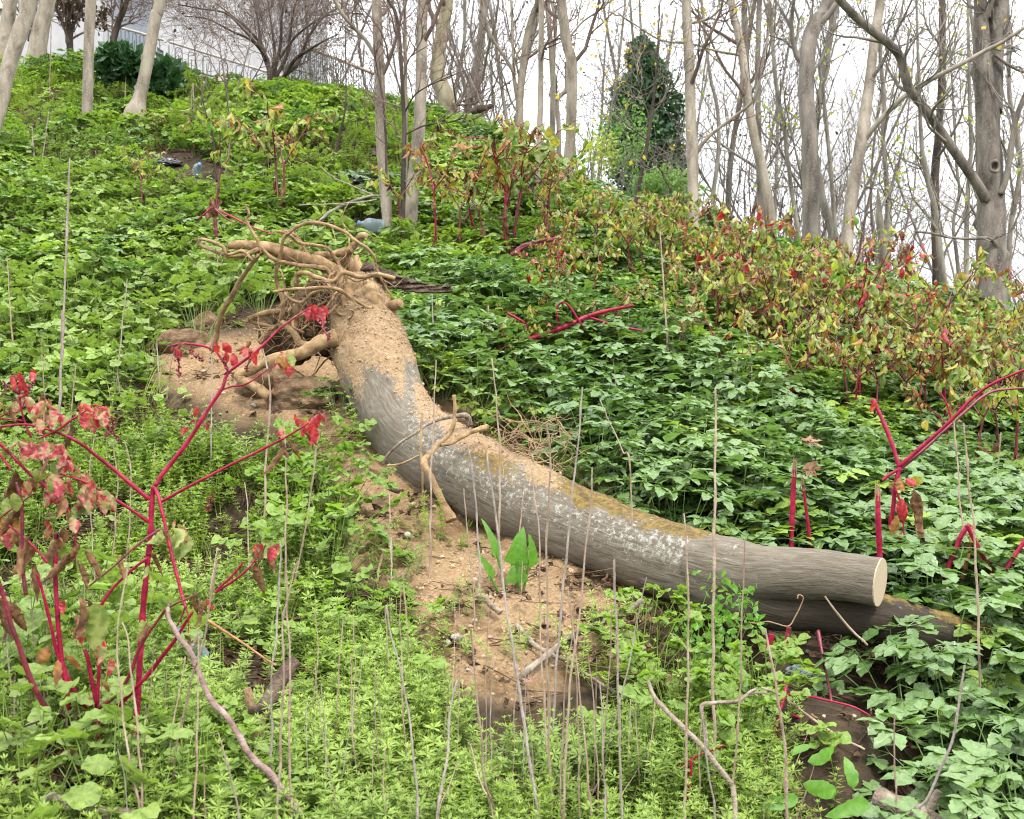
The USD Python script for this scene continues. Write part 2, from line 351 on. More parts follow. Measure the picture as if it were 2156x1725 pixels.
M['stick'] = ramp_mat('pinkish_stick', [(.28, (.14, .085, .07)), (.5, (.25, .165, .14)), (.75, (.38, .29, .26))], 26, .75, .6, 120)
M['dead_wood'] = ramp_mat('dead_wood', [(.28, (.10, .075, .055)), (.5, (.25, .20, .15)), (.75, (.40, .34, .28))], 24, .9, .9, 90, 5, .15)
M['dark_wood'] = ramp_mat('rotten_wood', [(.28, (.035, .025, .018)), (.5, (.10, .07, .05)), (.75, (.21, .16, .12))], 22, .9, 1.0, 90, 5, .15)
M['split_wood'] = ramp_mat('split_wood', [(.28, (.16, .10, .055)), (.5, (.31, .21, .12)), (.75, (.46, .34, .21))], 40, .85, .9, 160, 5, .15, (1, 1, .35))
M['root'] = ramp_mat('sandy_root', [(.26, (.12, .07, .034)), (.42, (.29, .185, .095)), (.56, (.43, .29, .155)), (.75, (.56, .40, .24))], 20, .9, .8, 260, 5, .15)
M['fine_root'] = ramp_mat('fine_roots', [(.3, (.25, .155, .08)), (.7, (.46, .32, .19))], 50, .9, .2)
M['clod'] = ramp_mat('clotted_soil', [(.28, (.085, .052, .030)), (.5, (.19, .125, .073)), (.75, (.36, .25, .15))], 16, .95, 1.0, 120, 7, .1)
M['root_soil'] = ramp_mat('dark_root_soil', [(.28, (.03, .02, .012)), (.5, (.085, .055, .032)), (.75, (.19, .125, .075))], 18, .95, 1.0, 120, 7, .1)  # dark soil, its colour deepened to stand for the shaded cavities between roots
M['cut'] = mat('sawn_wood', {'u': ('uvmap', {'attribute': 'st'}), 'w': ('wave_texture', {'wave_type': 'rings', 'rings_direction': 'z', 'scale': 5.5, 'distortion': 2.0, 'detail': 3, 'detail_scale': 2.0}),
     'r': ('rgb_ramp', {'ramp': dim([(0, (.55, .44, .30)), (.6, (.64, .53, .38)), (1, (.68, .57, .41))], .52)}), 'n': ('noise_texture', {'scale': 9, 'detail': 5}), 'r2': ('rgb_ramp', {'ramp': [(.3, (.86, .82, .75)), (.65, (1, 1, 1))]}),
     'm': ('mix', {'mix_type': 'multiply', 'fac': 1.0}), 'p': ('principled_bsdf', {'roughness': .75, 'specular_ior_level': .2})},
     [('u.UV', 'w.vector'), ('u.UV', 'n.vector'), ('w.fac', 'r.fac'), ('n.fac', 'r2.fac'), ('r.color', 'm.color1'), ('r2.color', 'm.color2'), ('m.color', 'p.base_color')], 'p.BSDF')
M['stone'] = ramp_mat('pebble_grey', [(.3, (.22, .19, .16)), (.7, (.48, .43, .37))], 45, .8, .4)
M['stone_tan'] = ramp_mat('pebble_tan', [(.3, (.30, .20, .12)), (.7, (.56, .42, .28))], 45, .8, .4)
M['grain'] = leaf_mat('gravel_grain', [(.1, (.20, .125, .07)), (.5, (.40, .275, .155)), (.8, (.56, .42, .27)), (1.1, (.62, .55, .45))], .8, 0, .2, 4, 200, gain=.6)

def bark(name, a, b, c, lich=.35, scale=9):
    a, b, c = [tuple(np.array(q) * [.88, .84, .76]) for q in (a, b, c)]
    """smooth young bark: vertical streaks, pale flecks, faint green"""
    return mat(name, {'g': ('geometry', {}), 'm': ('mapping', {'scale': (1, 1, .28)}), 'n': ('noise_texture', {'scale': scale, 'detail': 6, 'roughness': .62}),
        'r': ('rgb_ramp', {'ramp': dim([(.26, tuple(k * .7 for k in a)), (.38, a), (.5, b), (.66, c), (.8, tuple(k * 1.15 for k in c))])}), 'f': ('noise_texture', {'scale': 55, 'detail': 3}), 'fr': ('rgb_ramp', {'ramp': [(.56, (0, 0, 0)), (.66, (1, 1, 1))]}),
        'x': ('mix', {'color2': tuple(min(.75, k * 1.35 + .03) * KR for k in c)}), 'fm': ('math', {'math_type': 'multiply', 'value2': lich}),
        'b': ('bump', {'strength': .55, 'distance': .012}), 'p': ('principled_bsdf', {'roughness': .82, 'specular_ior_level': .25})},
        [('g.position', 'm.vector'), ('m.vector', 'n.vector'), ('g.position', 'f.vector'), ('n.fac', 'r.fac'), ('f.fac', 'fr.fac'), ('fr.color', 'fm.value1'), ('fm.value', 'x.fac'),
         ('r.color', 'x.color1'), ('x.color', 'p.base_color'), ('n.fac', 'b.height'), ('b.normal', 'p.normal')], 'p.BSDF')
M['bark'] = bark('pale_bark', (.20, .175, .145), (.31, .28, .24), (.42, .39, .34))
M['bark_grey'] = bark('grey_bark', (.13, .115, .105), (.215, .195, .18), (.31, .29, .27))
M['bark_brown'] = bark('brown_grey_bark', (.085, .076, .068), (.165, .148, .132), (.27, .25, .225))
M['bark_dark'] = bark('dark_bark', (.035, .026, .022), (.075, .056, .047), (.14, .11, .095), .1)
M['bark_plane'] = bark('plane_bark', (.16, .145, .085), (.30, .27, .185), (.44, .41, .31), .3, 5)
M['bark_far'] = bark('far_bark', (.15, .14, .125), (.25, .235, .21), (.36, .34, .31), .2)
M['twig'] = ramp_mat('grey_twig', [(.3, (.13, .11, .09)), (.7, (.27, .24, .20))], 6, .85, .1)
M['twig_red'] = ramp_mat('brown_twig', [(.3, (.10, .062, .05)), (.7, (.21, .15, .12))], 6, .85, .1)

# the fallen trunk: grey bark with wavy wrinkles along it, lichen, moss and thrown sand where the attributes say
M['fallen'] = mat('fallen_bark', {'u': ('uvmap', {'attribute': 'st'}), 'g': ('geometry', {}), 'mp': ('mapping', {'scale': (24, 7.0, 1)}), 'n': ('noise_texture', {'scale': 1.0, 'detail': 7, 'roughness': .66, 'distortion': 1.4}),
    'r': ('rgb_ramp', {'ramp': dim([(.28, (.085, .070, .050)), (.44, (.19, .158, .112)), (.58, (.25, .215, .165)), (.75, (.38, .33, .26))], .43)}),
    'lv': ('noise_texture', {'scale': 48, 'detail': 6, 'roughness': .75}), 'la': ('attribute', {'attribute': 'lichen'}), 'lm': ('math', {'math_type': 'multiply_add', 'value2': .30}), 'lr': ('map_range', {'from_min': .81, 'from_max': .92, 'clamp': True}),
    'x1': ('mix', {'color2': (.225, .22, .195)}),
    'ma': ('attribute', {'attribute': 'moss'}), 'mn': ('noise_texture', {'scale': 38, 'detail': 5, 'roughness': .7}), 'mm': ('math', {'math_type': 'multiply_add', 'value2': .65}), 'mr': ('map_range', {'from_min': .72, 'from_max': .90, 'clamp': True}),
    'mc': ('rgb_ramp', {'ramp': dim([(.3, (.035, .026, .014)), (.5, (.13, .088, .024)), (.62, (.22, .145, .035)), (.8, (.12, .13, .025))])}), 'x2': ('mix', {}),
    'sa': ('attribute', {'attribute': 'sand'}), 'sn': ('noise_texture', {'scale': 70, 'detail': 4, 'roughness': .7}), 'sm': ('math', {'math_type': 'multiply_add', 'value2': .6}), 'sr': ('map_range', {'from_min': .76, 'from_max': .95, 'clamp': True}),
    'sc': ('rgb_ramp', {'ramp': dim([(.3, (.22, .145, .08)), (.5, (.34, .225, .12)), (.7, (.48, .345, .20))], .50)}), 'x3': ('mix', {}),
    'da': ('attribute', {'attribute': 'dark_tone'}), 'x4': ('mix', {'mix_type': 'multiply', 'color2': (.22, .19, .16)}),
    'bh': ('math', {'math_type': 'multiply_add', 'value2': .5}), 'b': ('bump', {'strength': .55, 'distance': .010}), 'p': ('principled_bsdf', {'roughness': .85, 'specular_ior_level': .25})},
    [('u.UV', 'mp.vector'), ('mp.vector', 'n.vector'), ('n.fac', 'r.fac'), ('g.position', 'lv.vector'), ('lv.fac', 'lm.value3'), ('la.fac', 'lm.value1'), ('lm.value', 'lr.value'),
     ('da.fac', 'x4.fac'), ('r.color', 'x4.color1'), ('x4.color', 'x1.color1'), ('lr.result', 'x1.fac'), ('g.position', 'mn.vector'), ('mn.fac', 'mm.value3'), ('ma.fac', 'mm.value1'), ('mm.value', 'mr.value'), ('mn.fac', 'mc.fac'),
     ('x1.color', 'x2.color1'), ('mc.color', 'x2.color2'), ('mr.result', 'x2.fac'), ('g.position', 'sn.vector'), ('sn.fac', 'sm.value3'), ('sa.fac', 'sm.value1'), ('sm.value', 'sr.value'), ('sn.fac', 'sc.fac'),
     ('x2.color', 'x3.color1'), ('sc.color', 'x3.color2'), ('sr.result', 'x3.fac'), ('x3.color', 'p.base_color'), ('mn.fac', 'bh.value1'), ('n.fac', 'bh.value3'), ('bh.value', 'b.height'), ('b.normal', 'p.normal')], 'p.BSDF')

M['ground'] = mat('hillside_soil', {'g': ('geometry', {}), 'sa': ('attribute', {'attribute': 'sand'}), 'n': ('noise_texture', {'scale': 14, 'detail': 8, 'roughness': .72}),
    'r': ('rgb_ramp', {'ramp': dim([(.3, (.028, .020, .012)), (.5, (.065, .046, .028)), (.68, (.13, .09, .05))])}),
    'n2': ('noise_texture', {'scale': 60, 'detail': 8, 'roughness': .75}), 'r2': ('rgb_ramp', {'ramp': dim([(.3, (.15, .095, .05)), (.45, (.30, .20, .11)), (.58, (.42, .28, .15)), (.72, (.56, .42, .26))], .70)}),
    'n3': ('noise_texture', {'scale': 5, 'detail': 4}), 'r3': ('rgb_ramp', {'ramp': [(.32, (.55, .50, .44)), (.52, (1, 1, 1))]}), 'mm': ('mix', {'mix_type': 'multiply', 'fac': 1.0}), 'x': ('mix', {}),
    'b': ('bump', {'strength': .9, 'distance': .025}), 'p': ('principled_bsdf', {'roughness': .95, 'specular_ior_level': .15})},
    [('g.position', 'n.vector'), ('g.position', 'n2.vector'), ('g.position', 'n3.vector'), ('n.fac', 'r.fac'), ('n2.fac', 'r2.fac'), ('n3.fac', 'r3.fac'), ('r2.color', 'mm.color1'), ('r3.color', 'mm.color2'),
     ('r.color', 'x.color1'), ('mm.color', 'x.color2'), ('sa.fac', 'x.fac'), ('x.color', 'p.base_color'), ('n2.fac', 'b.height'), ('b.normal', 'p.normal')], 'p.BSDF')
def flat_mat(name, col, rough=.6, spec=.3, metal=0.0):
    return mat(name, {'g': ('geometry', {}), 'n': ('noise_texture', {'scale': 3, 'detail': 6, 'roughness': .65}), 'r': ('rgb_ramp', {'ramp': dim([(.3, tuple(k * .82 for k in col)), (.65, col)], .8)}),
        'p': ('principled_bsdf', {'roughness': rough, 'specular_ior_level': spec, 'metallic': metal})}, [('g.position', 'n.vector'), ('n.fac', 'r.fac'), ('r.color', 'p.base_color')], 'p.BSDF')
M['plaster'] = flat_mat('white_plaster', (.42, .42, .43), .85)
M['pier'] = flat_mat('grey_pier', (.20, .22, .26), .8)
M['beige'] = flat_mat('beige_wall', (.55, .51, .45), .85)
M['pink'] = flat_mat('pinkish_step', (.50, .40, .34), .85)
M['iron'] = flat_mat('green_iron', (.055, .085, .085), .5)
M['rail'] = flat_mat('weathered_rail', (.36, .33, .29), .6)
M['rust'] = flat_mat('rusty_rail', (.30, .21, .15), .7)
M['bag_black'] = flat_mat('black_plastic', (.018, .019, .022), .3, .5)
M['bag_white'] = flat_mat('white_plastic', (.70, .71, .73), .4, .5)
M['clear'] = mat('clear_plastic', {'t': ('transparent_bsdf', {'color': (.82, .90, .90)}), 'p': ('principled_bsdf', {'base_color': (.16, .20, .21), 'roughness': .12, 'specular_ior_level': .6}), 'x': ('mix_closure', {'fac': .4})},
    [('t.BSDF', 'x.closure1'), ('p.BSDF', 'x.closure2')], 'x.closure')
M['label_blue'] = flat_mat('blue_wrapper', (.10, .22, .42), .4)

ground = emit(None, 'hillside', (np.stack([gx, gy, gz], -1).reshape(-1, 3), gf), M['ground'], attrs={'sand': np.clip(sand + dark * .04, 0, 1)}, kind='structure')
tag(ground, 'steep hillside of dark soil with a bare sandy scar round the uprooted tree')
# ------------------------------------------------------------------ the uprooted tree
FZ = 1.0
def wpath(zone, s, d, n=None):
    """a path measured on a sheet, with a distance per point (or one for all), as a smooth world path"""
    p = px(zone, s); d = np.interp(np.linspace(0, 1, len(p)), np.linspace(0, 1, np.size(d)), np.atleast_1d(d))
    w = W(p, d)
    return w if n is None else spline(w, n)

def limb(zone, s, d, w, n=40, sides=10, wob=.0, seed=0, caps=True):
    """tapered tube along a measured path; w = widths in sheet units along it"""
    p = px(zone, s); K = len(p)
    dd = np.interp(np.linspace(0, 1, K), np.linspace(0, 1, np.size(d)), np.atleast_1d(d))
    ww = np.interp(np.linspace(0, 1, K), np.linspace(0, 1, np.size(w)), np.atleast_1d(w))
    P = spline(np.hstack([W(p, dd), (ww * dd / FPX / 2)[:, None]]), n)
    R = np.maximum(P[:, 3], .0008); P = P[:, :3]
    if wob:
        g = np.random.default_rng(seed + 11)
        P = P + (np.stack([meshkit.fbm(P * 14 + k * 7.3, 2, seed + k) for k in range(3)], 1) - .5) * wob * np.linspace(.2, 1, n)[:, None]
        R = R * (1 + (meshkit.fbm(P * 30, 2, seed + 5) - .5) * .5)
    return tube(P, R, sides, caps)

base = on_ground(px('D', '760,760'))[0]
ft = thing('fallen_tree', 'uprooted grey tree lying down the slope with its tangled sandy roots in the air', 'fallen tree', base)
TR = px('D', '742,600 757,650 772,705 790,770 822,850 865,918 930,970 1025,1022 1145,1080 1232,1115 1367,1167 1460,1195 1540,1222 1590,1258 1640,1275 1720,1278 1860,1303 2000,1345 2170,1390')
TD = np.array([6.35, 6.3, 6.2, 6.05, 5.85, 5.62, 5.42, 5.2, 4.98, 4.84, 4.62, 4.48, 4.38, 4.33, 4.30, 4.27, 4.22, 4.2, 4.25])
TW = np.array([78, 110, 140, 152, 155, 160, 160, 165, 162, 156, 155, 158, 152, 118, 106, 103, 95, 92, 88.])
NA, NS = 620, 128
C = spline(np.hstack([W(TR, TD), (TW * TD / FPX / 2)[:, None]]), NA)
CP, CR = C[:, :3], np.convolve(np.pad(C[:, 3], 9, mode='edge'), np.ones(19) / 19, 'valid')
v, f = tube(CP, CR, NS, caps=True)
vv = v[:NA * NS].reshape(NA, NS, 3)
outw = norm(vv - CP[:, None])
along = np.linspace(0, 1, NA)[:, None] * np.ones(NS)
pq = S(vv.reshape(-1, 3)); X = pq[:, 0].reshape(NA, NS)
upness = outw[..., 2]
# gentle lumps and buttress ridges near the roots
ridge = np.zeros((NA, NS))
ang = np.arange(NS) / NS * 2 * np.pi
for k, a0 in enumerate((.4, 1.7, 2.9, 4.3, 5.5)):
    ridge += np.exp(-((np.angle(np.exp(1j * (ang - a0))) / .35) ** 2))[None] * np.exp(-along / .07)
nz = meshkit.fbm(vv * np.array([5, 5, 5.0]), 3, 41) - .5
nf = meshkit.fbm(vv * 26, 3, 43) - .5
disp = CR[:, None] * (.14 * nz + .22 * ridge) + .006 * nf
# thrown sand lying on the upper side of the root end and in a saddle half-way
rightish = outw @ norm(np.array([.75, .1, .66]))
sand_m = smoothstep(.15, .75, rightish + 1.3 * (meshkit.fbm(vv * 6, 3, 47) - .5)) * (1 - smoothstep(835, 870, X)) * smoothstep(690, 730, X)
sand_m = np.maximum(sand_m, smoothstep(-.2, .5, upness + .9 * (meshkit.fbm(vv * 6, 3, 48) - .5)) * (1 - smoothstep(745, 785, X)))
sand_m = np.maximum(sand_m, smoothstep(.55, .95, upness + .25 * outw[..., 0] + .9 * (meshkit.fbm(vv * 5, 3, 49) - .5)) * smoothstep(850, 890, X) * (1 - smoothstep(1130, 1230, X)))
sand_m = np.maximum(sand_m, (1 - smoothstep(715, 745, X)) * .8)
Y = pq[:, 1].reshape(NA, NS)
sand_m = np.maximum(sand_m, 1 - smoothstep(730, 800, Y + 110 * (meshkit.fbm(vv * 6, 3, 46) - .5)))
moss_m = smoothstep(.5, 1.1, upness + 1.0 * (meshkit.fbm(vv * 7, 3, 51) - .5)) * smoothstep(1080, 1230, X) * (1 - .75 * smoothstep(1480, 1560, X) * (1 - smoothstep(1820, 1870, X)))
moss_m = np.maximum(moss_m, .75 * np.exp(-(((X - 1030) / 70) ** 2)) * smoothstep(.3, .8, upness))
lich_m = .60 + .35 * smoothstep(-.35, .3, upness) - .75 * smoothstep(-.05, -.6, upness) - .5 * (1 - smoothstep(780, 880, X)) + .18 * np.exp(-(((X - 1440) / 120) ** 2)) * smoothstep(0, .5, upness) - .4 * smoothstep(1540, 1600, X)
dark_tone_m = np.maximum(smoothstep(1545, 1600, X) * .9, smoothstep(.25, .75, moss_m) * smoothstep(1250, 1400, X) * .6)  # darker colour on the lower limb past the fork and under the moss
disp = disp + sand_m * (.010 * meshkit.fbm(vv * 40, 3, 53) + .028 * meshkit.fbm(vv * 14, 3, 55) - .006) + .012 * moss_m * meshkit.fbm(vv * 60, 3, 54)
vv = vv + outw * disp[..., None]
v[:NA * NS] = vv.reshape(-1, 3)
length = np.concatenate([[0], np.cumsum(np.linalg.norm(np.diff(CP, axis=0), axis=1))])
def wrap_uv(P, ns, off=0.0):
    L = np.concatenate([[0], np.cumsum(np.linalg.norm(np.diff(P, axis=0), axis=1))]) + off
    a = np.abs(np.arange(ns) / ns * 2 - 1)          # mirrored round the limb so that there is no seam
    return np.stack([np.tile(a, len(P)), np.repeat(L, ns)], 1)
uv = np.vstack([wrap_uv(CP, NS), [[0, 0], [0, 0]]])
pad = lambda a: np.concatenate([np.asarray(a).ravel(), [0, 0]])
emit(ft, 'trunk', (v, f), M['fallen'], uv=uv, attrs={'sand': pad(sand_m), 'moss': pad(moss_m), 'lichen': pad(lich_m), 'dark_tone': pad(dark_tone_m)})
# sawn limb that leaves the fork level, above the mossy one that runs on
UP = px('D', '1455,1185 1530,1200 1600,1209 1680,1209 1740,1210 1800,1217 1852,1226')
UDp = np.array([4.44, 4.37, 4.30, 4.235, 4.19, 4.14, 4.09]); UW = np.array([120, 138, 124, 113, 105, 103, 103.])
n2, s2 = 220, 112
C2 = spline(np.hstack([W(UP, UDp), (UW * UDp / FPX / 2)[:, None]]), n2)
v2, f2 = tube(C2[:, :3], C2[:, 3], s2, caps=False)
w2 = v2.reshape(n2, s2, 3); o2 = norm(w2 - C2[:, None, :3])
w2 = w2 + o2 * (C2[:, 3][:, None] * .10 * (meshkit.fbm(w2 * 6, 3, 61) - .5) + .005 * (meshkit.fbm(w2 * 26, 3, 62) - .5))[..., None]
X2 = S(w2.reshape(-1, 3))[:, 0].reshape(n2, s2); up2 = o2[..., 2]
l2 = .45 + .3 * smoothstep(0, .6, up2) * (1 - smoothstep(1550, 1680, X2)) - .4 * smoothstep(1560, 1700, X2)
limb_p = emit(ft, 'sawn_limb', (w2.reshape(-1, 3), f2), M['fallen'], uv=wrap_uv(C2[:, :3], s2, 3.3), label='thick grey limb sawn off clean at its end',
     attrs={'sand': 0 * l2.ravel(), 'moss': 0 * l2.ravel(), 'lichen': l2.ravel(), 'dark_tone': (.6 * smoothstep(-.1, -.8, up2) * (1 - smoothstep(1640, 1740, X2))).ravel()})  # colour darker towards the underside, fading out away from the fork
rim = w2[-1]; cen = rim.mean(0); ax = norm(C2[-1, :3] - C2[-8, :3])
rings = [cen + ax * .004 + (rim - cen) * k for k in np.linspace(.985, .12, 7)]
vc = np.vstack([rim] + rings + [cen + ax * .004]); fc = []
for k in range(7):
    a = np.arange(s2); b = (a + 1) % s2
    fc += [np.stack([k * s2 + a, k * s2 + b, (k + 1) * s2 + b], 1), np.stack([k * s2 + a, (k + 1) * s2 + b, (k + 1) * s2 + a], 1)]
fc.append(np.stack([7 * s2 + np.arange(s2), 7 * s2 + (np.arange(s2) + 1) % s2, np.full(s2, 8 * s2)], 1))
RM = rot_from(ax); loc = (vc - cen) @ RM
emit(ft, 'cut_face', (vc, np.vstack(fc)), M['cut'], smooth=30 if False else False, uv=loc[:, :2] * 9 + np.array([.12, .2]))

# roots
ROOTS = [('590,312 690,300 800,318 900,330 1050,385 1200,425 1330,480 1420,560', (6.0, 6.05, 6.15, 6.3), (16, 27, 29, 36), 'thick root reaching out level to the left'),
 ('800,330 680,380 580,370 500,340 412,310 405,265 450,270 560,312 590,360 700,342 762,412', (6.0, 5.95, 5.95), (11, 8, 7, 7, 6), 'thin root bent back on itself in a long loop'),
 ('708,28 735,90 718,140 780,250 830,340 900,400 1000,430 1130,455 1240,460 1310,540', (5.95, 6.0, 6.2), (4, 6, 8, 9, 12), None),
 ('945,830 965,700 922,560 925,480 950,350 972,250 1060,182 1180,150 1300,182 1430,252 1540,335 1580,400 1600,470 1640,545 1690,640', (6.2, 6.0, 5.95, 6.1), (11, 8, 8, 8, 6, 4), 'root arching high over the others in a half circle'),
 ('918,210 1000,230 1080,290 1250,322 1310,390 1352,480', (6.0, 6.25), (5, 7, 9), None),
 ('930,212 1000,215 1075,270 1118,368', (6.1, 6.2), (4, 5, 5), None),
 ('1525,240 1490,245 1465,275 1420,340 1380,400 1320,470', (6.15, 6.3), (11, 15, 14, 16, 20, 26), 'stubby root with a broken knob at its end'),
 ('1180,370 1280,370 1370,350 1420,330', (6.25, 6.2), (14, 17, 14), None),
 ('1720,530 1600,500 1480,522 1370,490 1300,552 1180,520 1130,490 1060,500 1048,600 1060,700 1050,850 1000,890', (6.0, 5.95, 6.05, 6.2), (8, 9, 10, 10, 9, 10), None),
 ('898,622 1050,602 1200,590 1300,600 1400,640 1480,700 1545,742', (5.95, 5.95, 6.05), (6, 8, 9, 6), None),
 ('1280,590 1160,630 1080,690 1000,650 960,600', (6.05, 6.1), (7, 6, 4), None),
 ('1400,520 1470,548 1560,520 1650,520', (6.05, 6.1), (5, 6, 4), None),
 ('1380,865 1372,700 1358,560 1350,470', (6.1, 6.15), (9, 11, 8), None),
 ('1290,560 1330,640 1370,700 1385,800', (6.15, 6.12), (12, 10, 8), None),
 ('955,820 1020,880 1070,955 1150,1000', (6.15, 6.1), (11, 14, 22), None),
 ('1330,930 1220,960 1100,1030 1000,1055 900,1075 750,1145 668,1190 755,1255 880,1325', (6.0, 5.95, 6.0, 5.95), (40, 32, 28, 26, 21, 20, 22, 21, 22), 'heavy root bent at a sharp elbow on the sand'),
 ('728,800 850,762 1000,745 1060,700', (6.2, 6.35), (10, 14, 12), None),
 ('690,815 790,832 900,850 980,830', (6.2, 6.3), (5, 8, 8), None),
 ('760,870 850,880 930,850', (6.2, 6.25), (4, 6, 7), None),
 ('800,960 880,900 1000,830 1100,760', (6.25, 6.3), (12, 12, 16), None),
 ('1590,735 1680,712 1755,690', (6.25, 6.15), (24, 24, 20), 'short blunt root stub on the right'),
 ('1560,690 1640,665 1695,645', (6.3, 6.3), (14, 15, 12), None),
 ('1490,530 1470,450 1460,375', (6.35, 6.4), (26, 18, 10), None),
 ('1400,500 1420,440 1400,380', (6.3, 6.35), (22, 18, 9), None),
 ('1500,560 1560,640 1600,800 1640,930 1680,1060', (6.22, 6.12, 6.05), (30, 44, 48, 44, 30), None),
 ('1440,560 1400,650 1380,760', (6.2, 6.15), (34, 30, 22), None),
 ('1650,765 1720,850 1762,950 1795,1020 1832,1030', (6.15, 6.1), (5, 4, 4, 3), 'thin root dangling free on the right'),
 ('800,370 700,505 600,680 545,780 505,940 480,1000', (6.0, 6.2, 6.35), (9, 11, 12, 10), 'long straight root slanting down to the ground on the left')]
for k, (s, d, w, lab) in enumerate(ROOTS):
    n = max(24, 9 * len(s.split()))
    emit(ft, 'root', limb('R', s, d, w, n=n, sides=12 if max(w) > 12 else 8, wob=.028, seed=k * 3), M['root'], label=lab)
# the split dark piece of wood on the right
P = spline(np.hstack([wpath('R', '1500,455 1620,515 1760,560 1900,590 2020,612 2095,598', (6.35, 6.3, 6.25)), np.array([[.040], [.048], [.040], [.030], [.018], [.030]])]), 90)
v, f = tube(P[:, :3], P[:, 3], 28, flat=.45)
q = v * np.array([7, 7, 70.0]); v = v + (meshkit.fbm(q, 3, 71) - .5)[:, None] * np.array([0.02, .05, .05]) + (meshkit.fbm(v * np.array([3, 3, 150.]), 2, 72) - .5)[:, None] * np.array([.03, .03, .02])
emit(ft, 'split_root', (v, f), M['dark_wood'], label='dark splintered flat root on the right')
# soil still caught among the roots
def clod(center, size, seed, amp=.35, sub=4):
    m = trimesh.creation.icosphere(sub, 1.0); v = np.array(m.vertices)
    k = 1 + (meshkit.fbm(v * 1.7 + seed * 3.1, 4, seed) - .5) * 2 * amp + (meshkit.fbm(v * 7 + seed, 3, seed + 1) - .5) * amp * .6
    return v * k[:, None] * np.asarray(size) + center, np.array(m.faces)
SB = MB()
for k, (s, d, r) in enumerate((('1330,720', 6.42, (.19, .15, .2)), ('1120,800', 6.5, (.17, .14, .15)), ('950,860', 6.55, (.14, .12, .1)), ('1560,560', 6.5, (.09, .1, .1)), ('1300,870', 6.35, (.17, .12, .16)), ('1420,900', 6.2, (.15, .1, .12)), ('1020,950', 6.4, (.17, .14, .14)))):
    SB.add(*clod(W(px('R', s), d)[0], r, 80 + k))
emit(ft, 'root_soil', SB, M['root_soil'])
# many lesser roots fanning out of the plate, some snapped short
g = np.random.default_rng(15)
for k in range(34):
    s0 = W(px('R', '%d,%d' % (g.uniform(1020, 1480), g.uniform(440, 900))), g.uniform(6.1, 6.4))[0]
    a = g.uniform(0, 6.28); d0 = np.array([math.cos(a) * 1.0 - .35, g.normal(-.5, .4), math.sin(a) * .8 + .1])
    P, R = grow(s0[None], d0[None], np.array([g.uniform(.12, .5)]), np.array([g.uniform(.004, .010)]), 14, .26, -.04, g.uniform(.25, .8), g)
    C = spline(np.hstack([P[0], R[0][:, None]]), 40)
    emit(ft, 'root', tube(C[:, :3], C[:, 3] * (1 + .25 * (meshkit.fbm(C[:, :3] * 40, 2, k) - .5)), 7), M['root'])
# hair roots
g = np.random.default_rng(5)
st, dr, ln = [], [], []
for s, d, w, _ in ROOTS[:20]:
    P = wpath('R', s, d, 30)
    for k in g.integers(3, 29, 12):
        st.append(P[k]); dr.append(g.normal(0, .7, 3) + [0, -.2, -.9]); ln.append(g.uniform(.05, .28))
for k in range(160):
    a = W(px('R', '%d,%d' % (g.uniform(1000, 1450), g.uniform(560, 880))), 6.25)[0]
    st.append(a); dr.append(g.normal(0, .8, 3) + [0, -.4, -.7]); ln.append(g.uniform(.05, .2))
P, R = grow(np.array(st), np.array(dr), np.array(ln), g.uniform(.0012, .003, len(st)), K=8, wob=.45, up=-.1, g=g)
emit(ft, 'hair_roots', tubes(P, R, 4), M['fine_root'], kind='stuff')
# mat of fine roots in the dug bank behind the trunk
st = np.array([W(px('K', '%d,%d' % (a, b)), 5.25 - (b - 400) * .0006)[0] for a, b in zip(g.uniform(1180, 1640, 90), g.uniform(400, 720, 90))])
P, R = grow(st, g.normal(0, 1, (90, 3)) * [1, .3, .4], g.uniform(.1, .35, 90), g.uniform(.0012, .0035, 90), K=8, wob=.4, up=0, g=g)
emit(ft, 'hair_roots', tubes(P, R, 4), M['fine_root'], kind='stuff')

# broken pieces lying on and against the trunk
br = thing('broken_root', 'forked tan root piece leaning across the middle of the fallen trunk', 'root', W(px('K', '880,1080'), 4.85)[0])
emit(br, 'stem', limb('K', '885,1085 868,1040 830,970 740,770 700,690 745,630 790,580 870,500 905,400 905,300 898,235', (4.82, 4.85, 5.0, 5.0), (26, 18, 14, 15, 10, 9, 8, 7), n=70, sides=12, wob=.02, seed=200), M['root'])
emit(br, 'side_branch', limb('K', '810,572 880,560 950,520 1060,472 1125,455', (4.98, 5.05, 5.1), (8, 9, 10, 14), n=40, sides=10, wob=.02, seed=203), M['root'])
emit(br, 'side_branch', limb('K', '688,350 682,480 680,620 690,760 690,930', (5.0, 4.9), (5, 6, 5, 4), n=40, sides=8, wob=.01, seed=206), M['root'])
db = thing('broken_twig', 'dark bent twig hooked over the top of the fallen trunk', 'twig', W(px('K', '430,700'), 5.35)[0])
emit(db, 'stem', limb('K', '425,705 455,640 540,560 650,490 730,430 850,388 930,378 985,378 1012,440', (5.2, 5.15, 5.2, 5.3), (5, 6, 7, 8, 11, 14), n=60, sides=8, wob=.012, seed=210), M['dead_wood'])
ts = thing('broken_twig', 'short forked tan twig resting against the lower flank of the trunk', 'twig', W(px('K', '460,740'), 5.3)[0])
emit(ts, 'stem', limb('K', '452,712 530,705 600,675 668,640', 5.12, (5, 5, 4), n=24, sides=6, wob=.01, seed=213), M['root'])
emit(ts, 'side_branch', limb('K', '445,780 480,735 530,708', 5.12, (3, 4), n=16, sides=6, wob=.008, seed=214), M['root'])
tw = thing('broken_twig', 'thin pale twig hanging under the sawn limb', 'twig', W(px('L', '1245,785'), 4.02)[0])
emit(tw, 'stem', limb('L', '1245,785 1330,900 1430,1015 1530,1110', 3.98, (4, 5, 5), n=20, sides=6, wob=.008), M['stalk'])
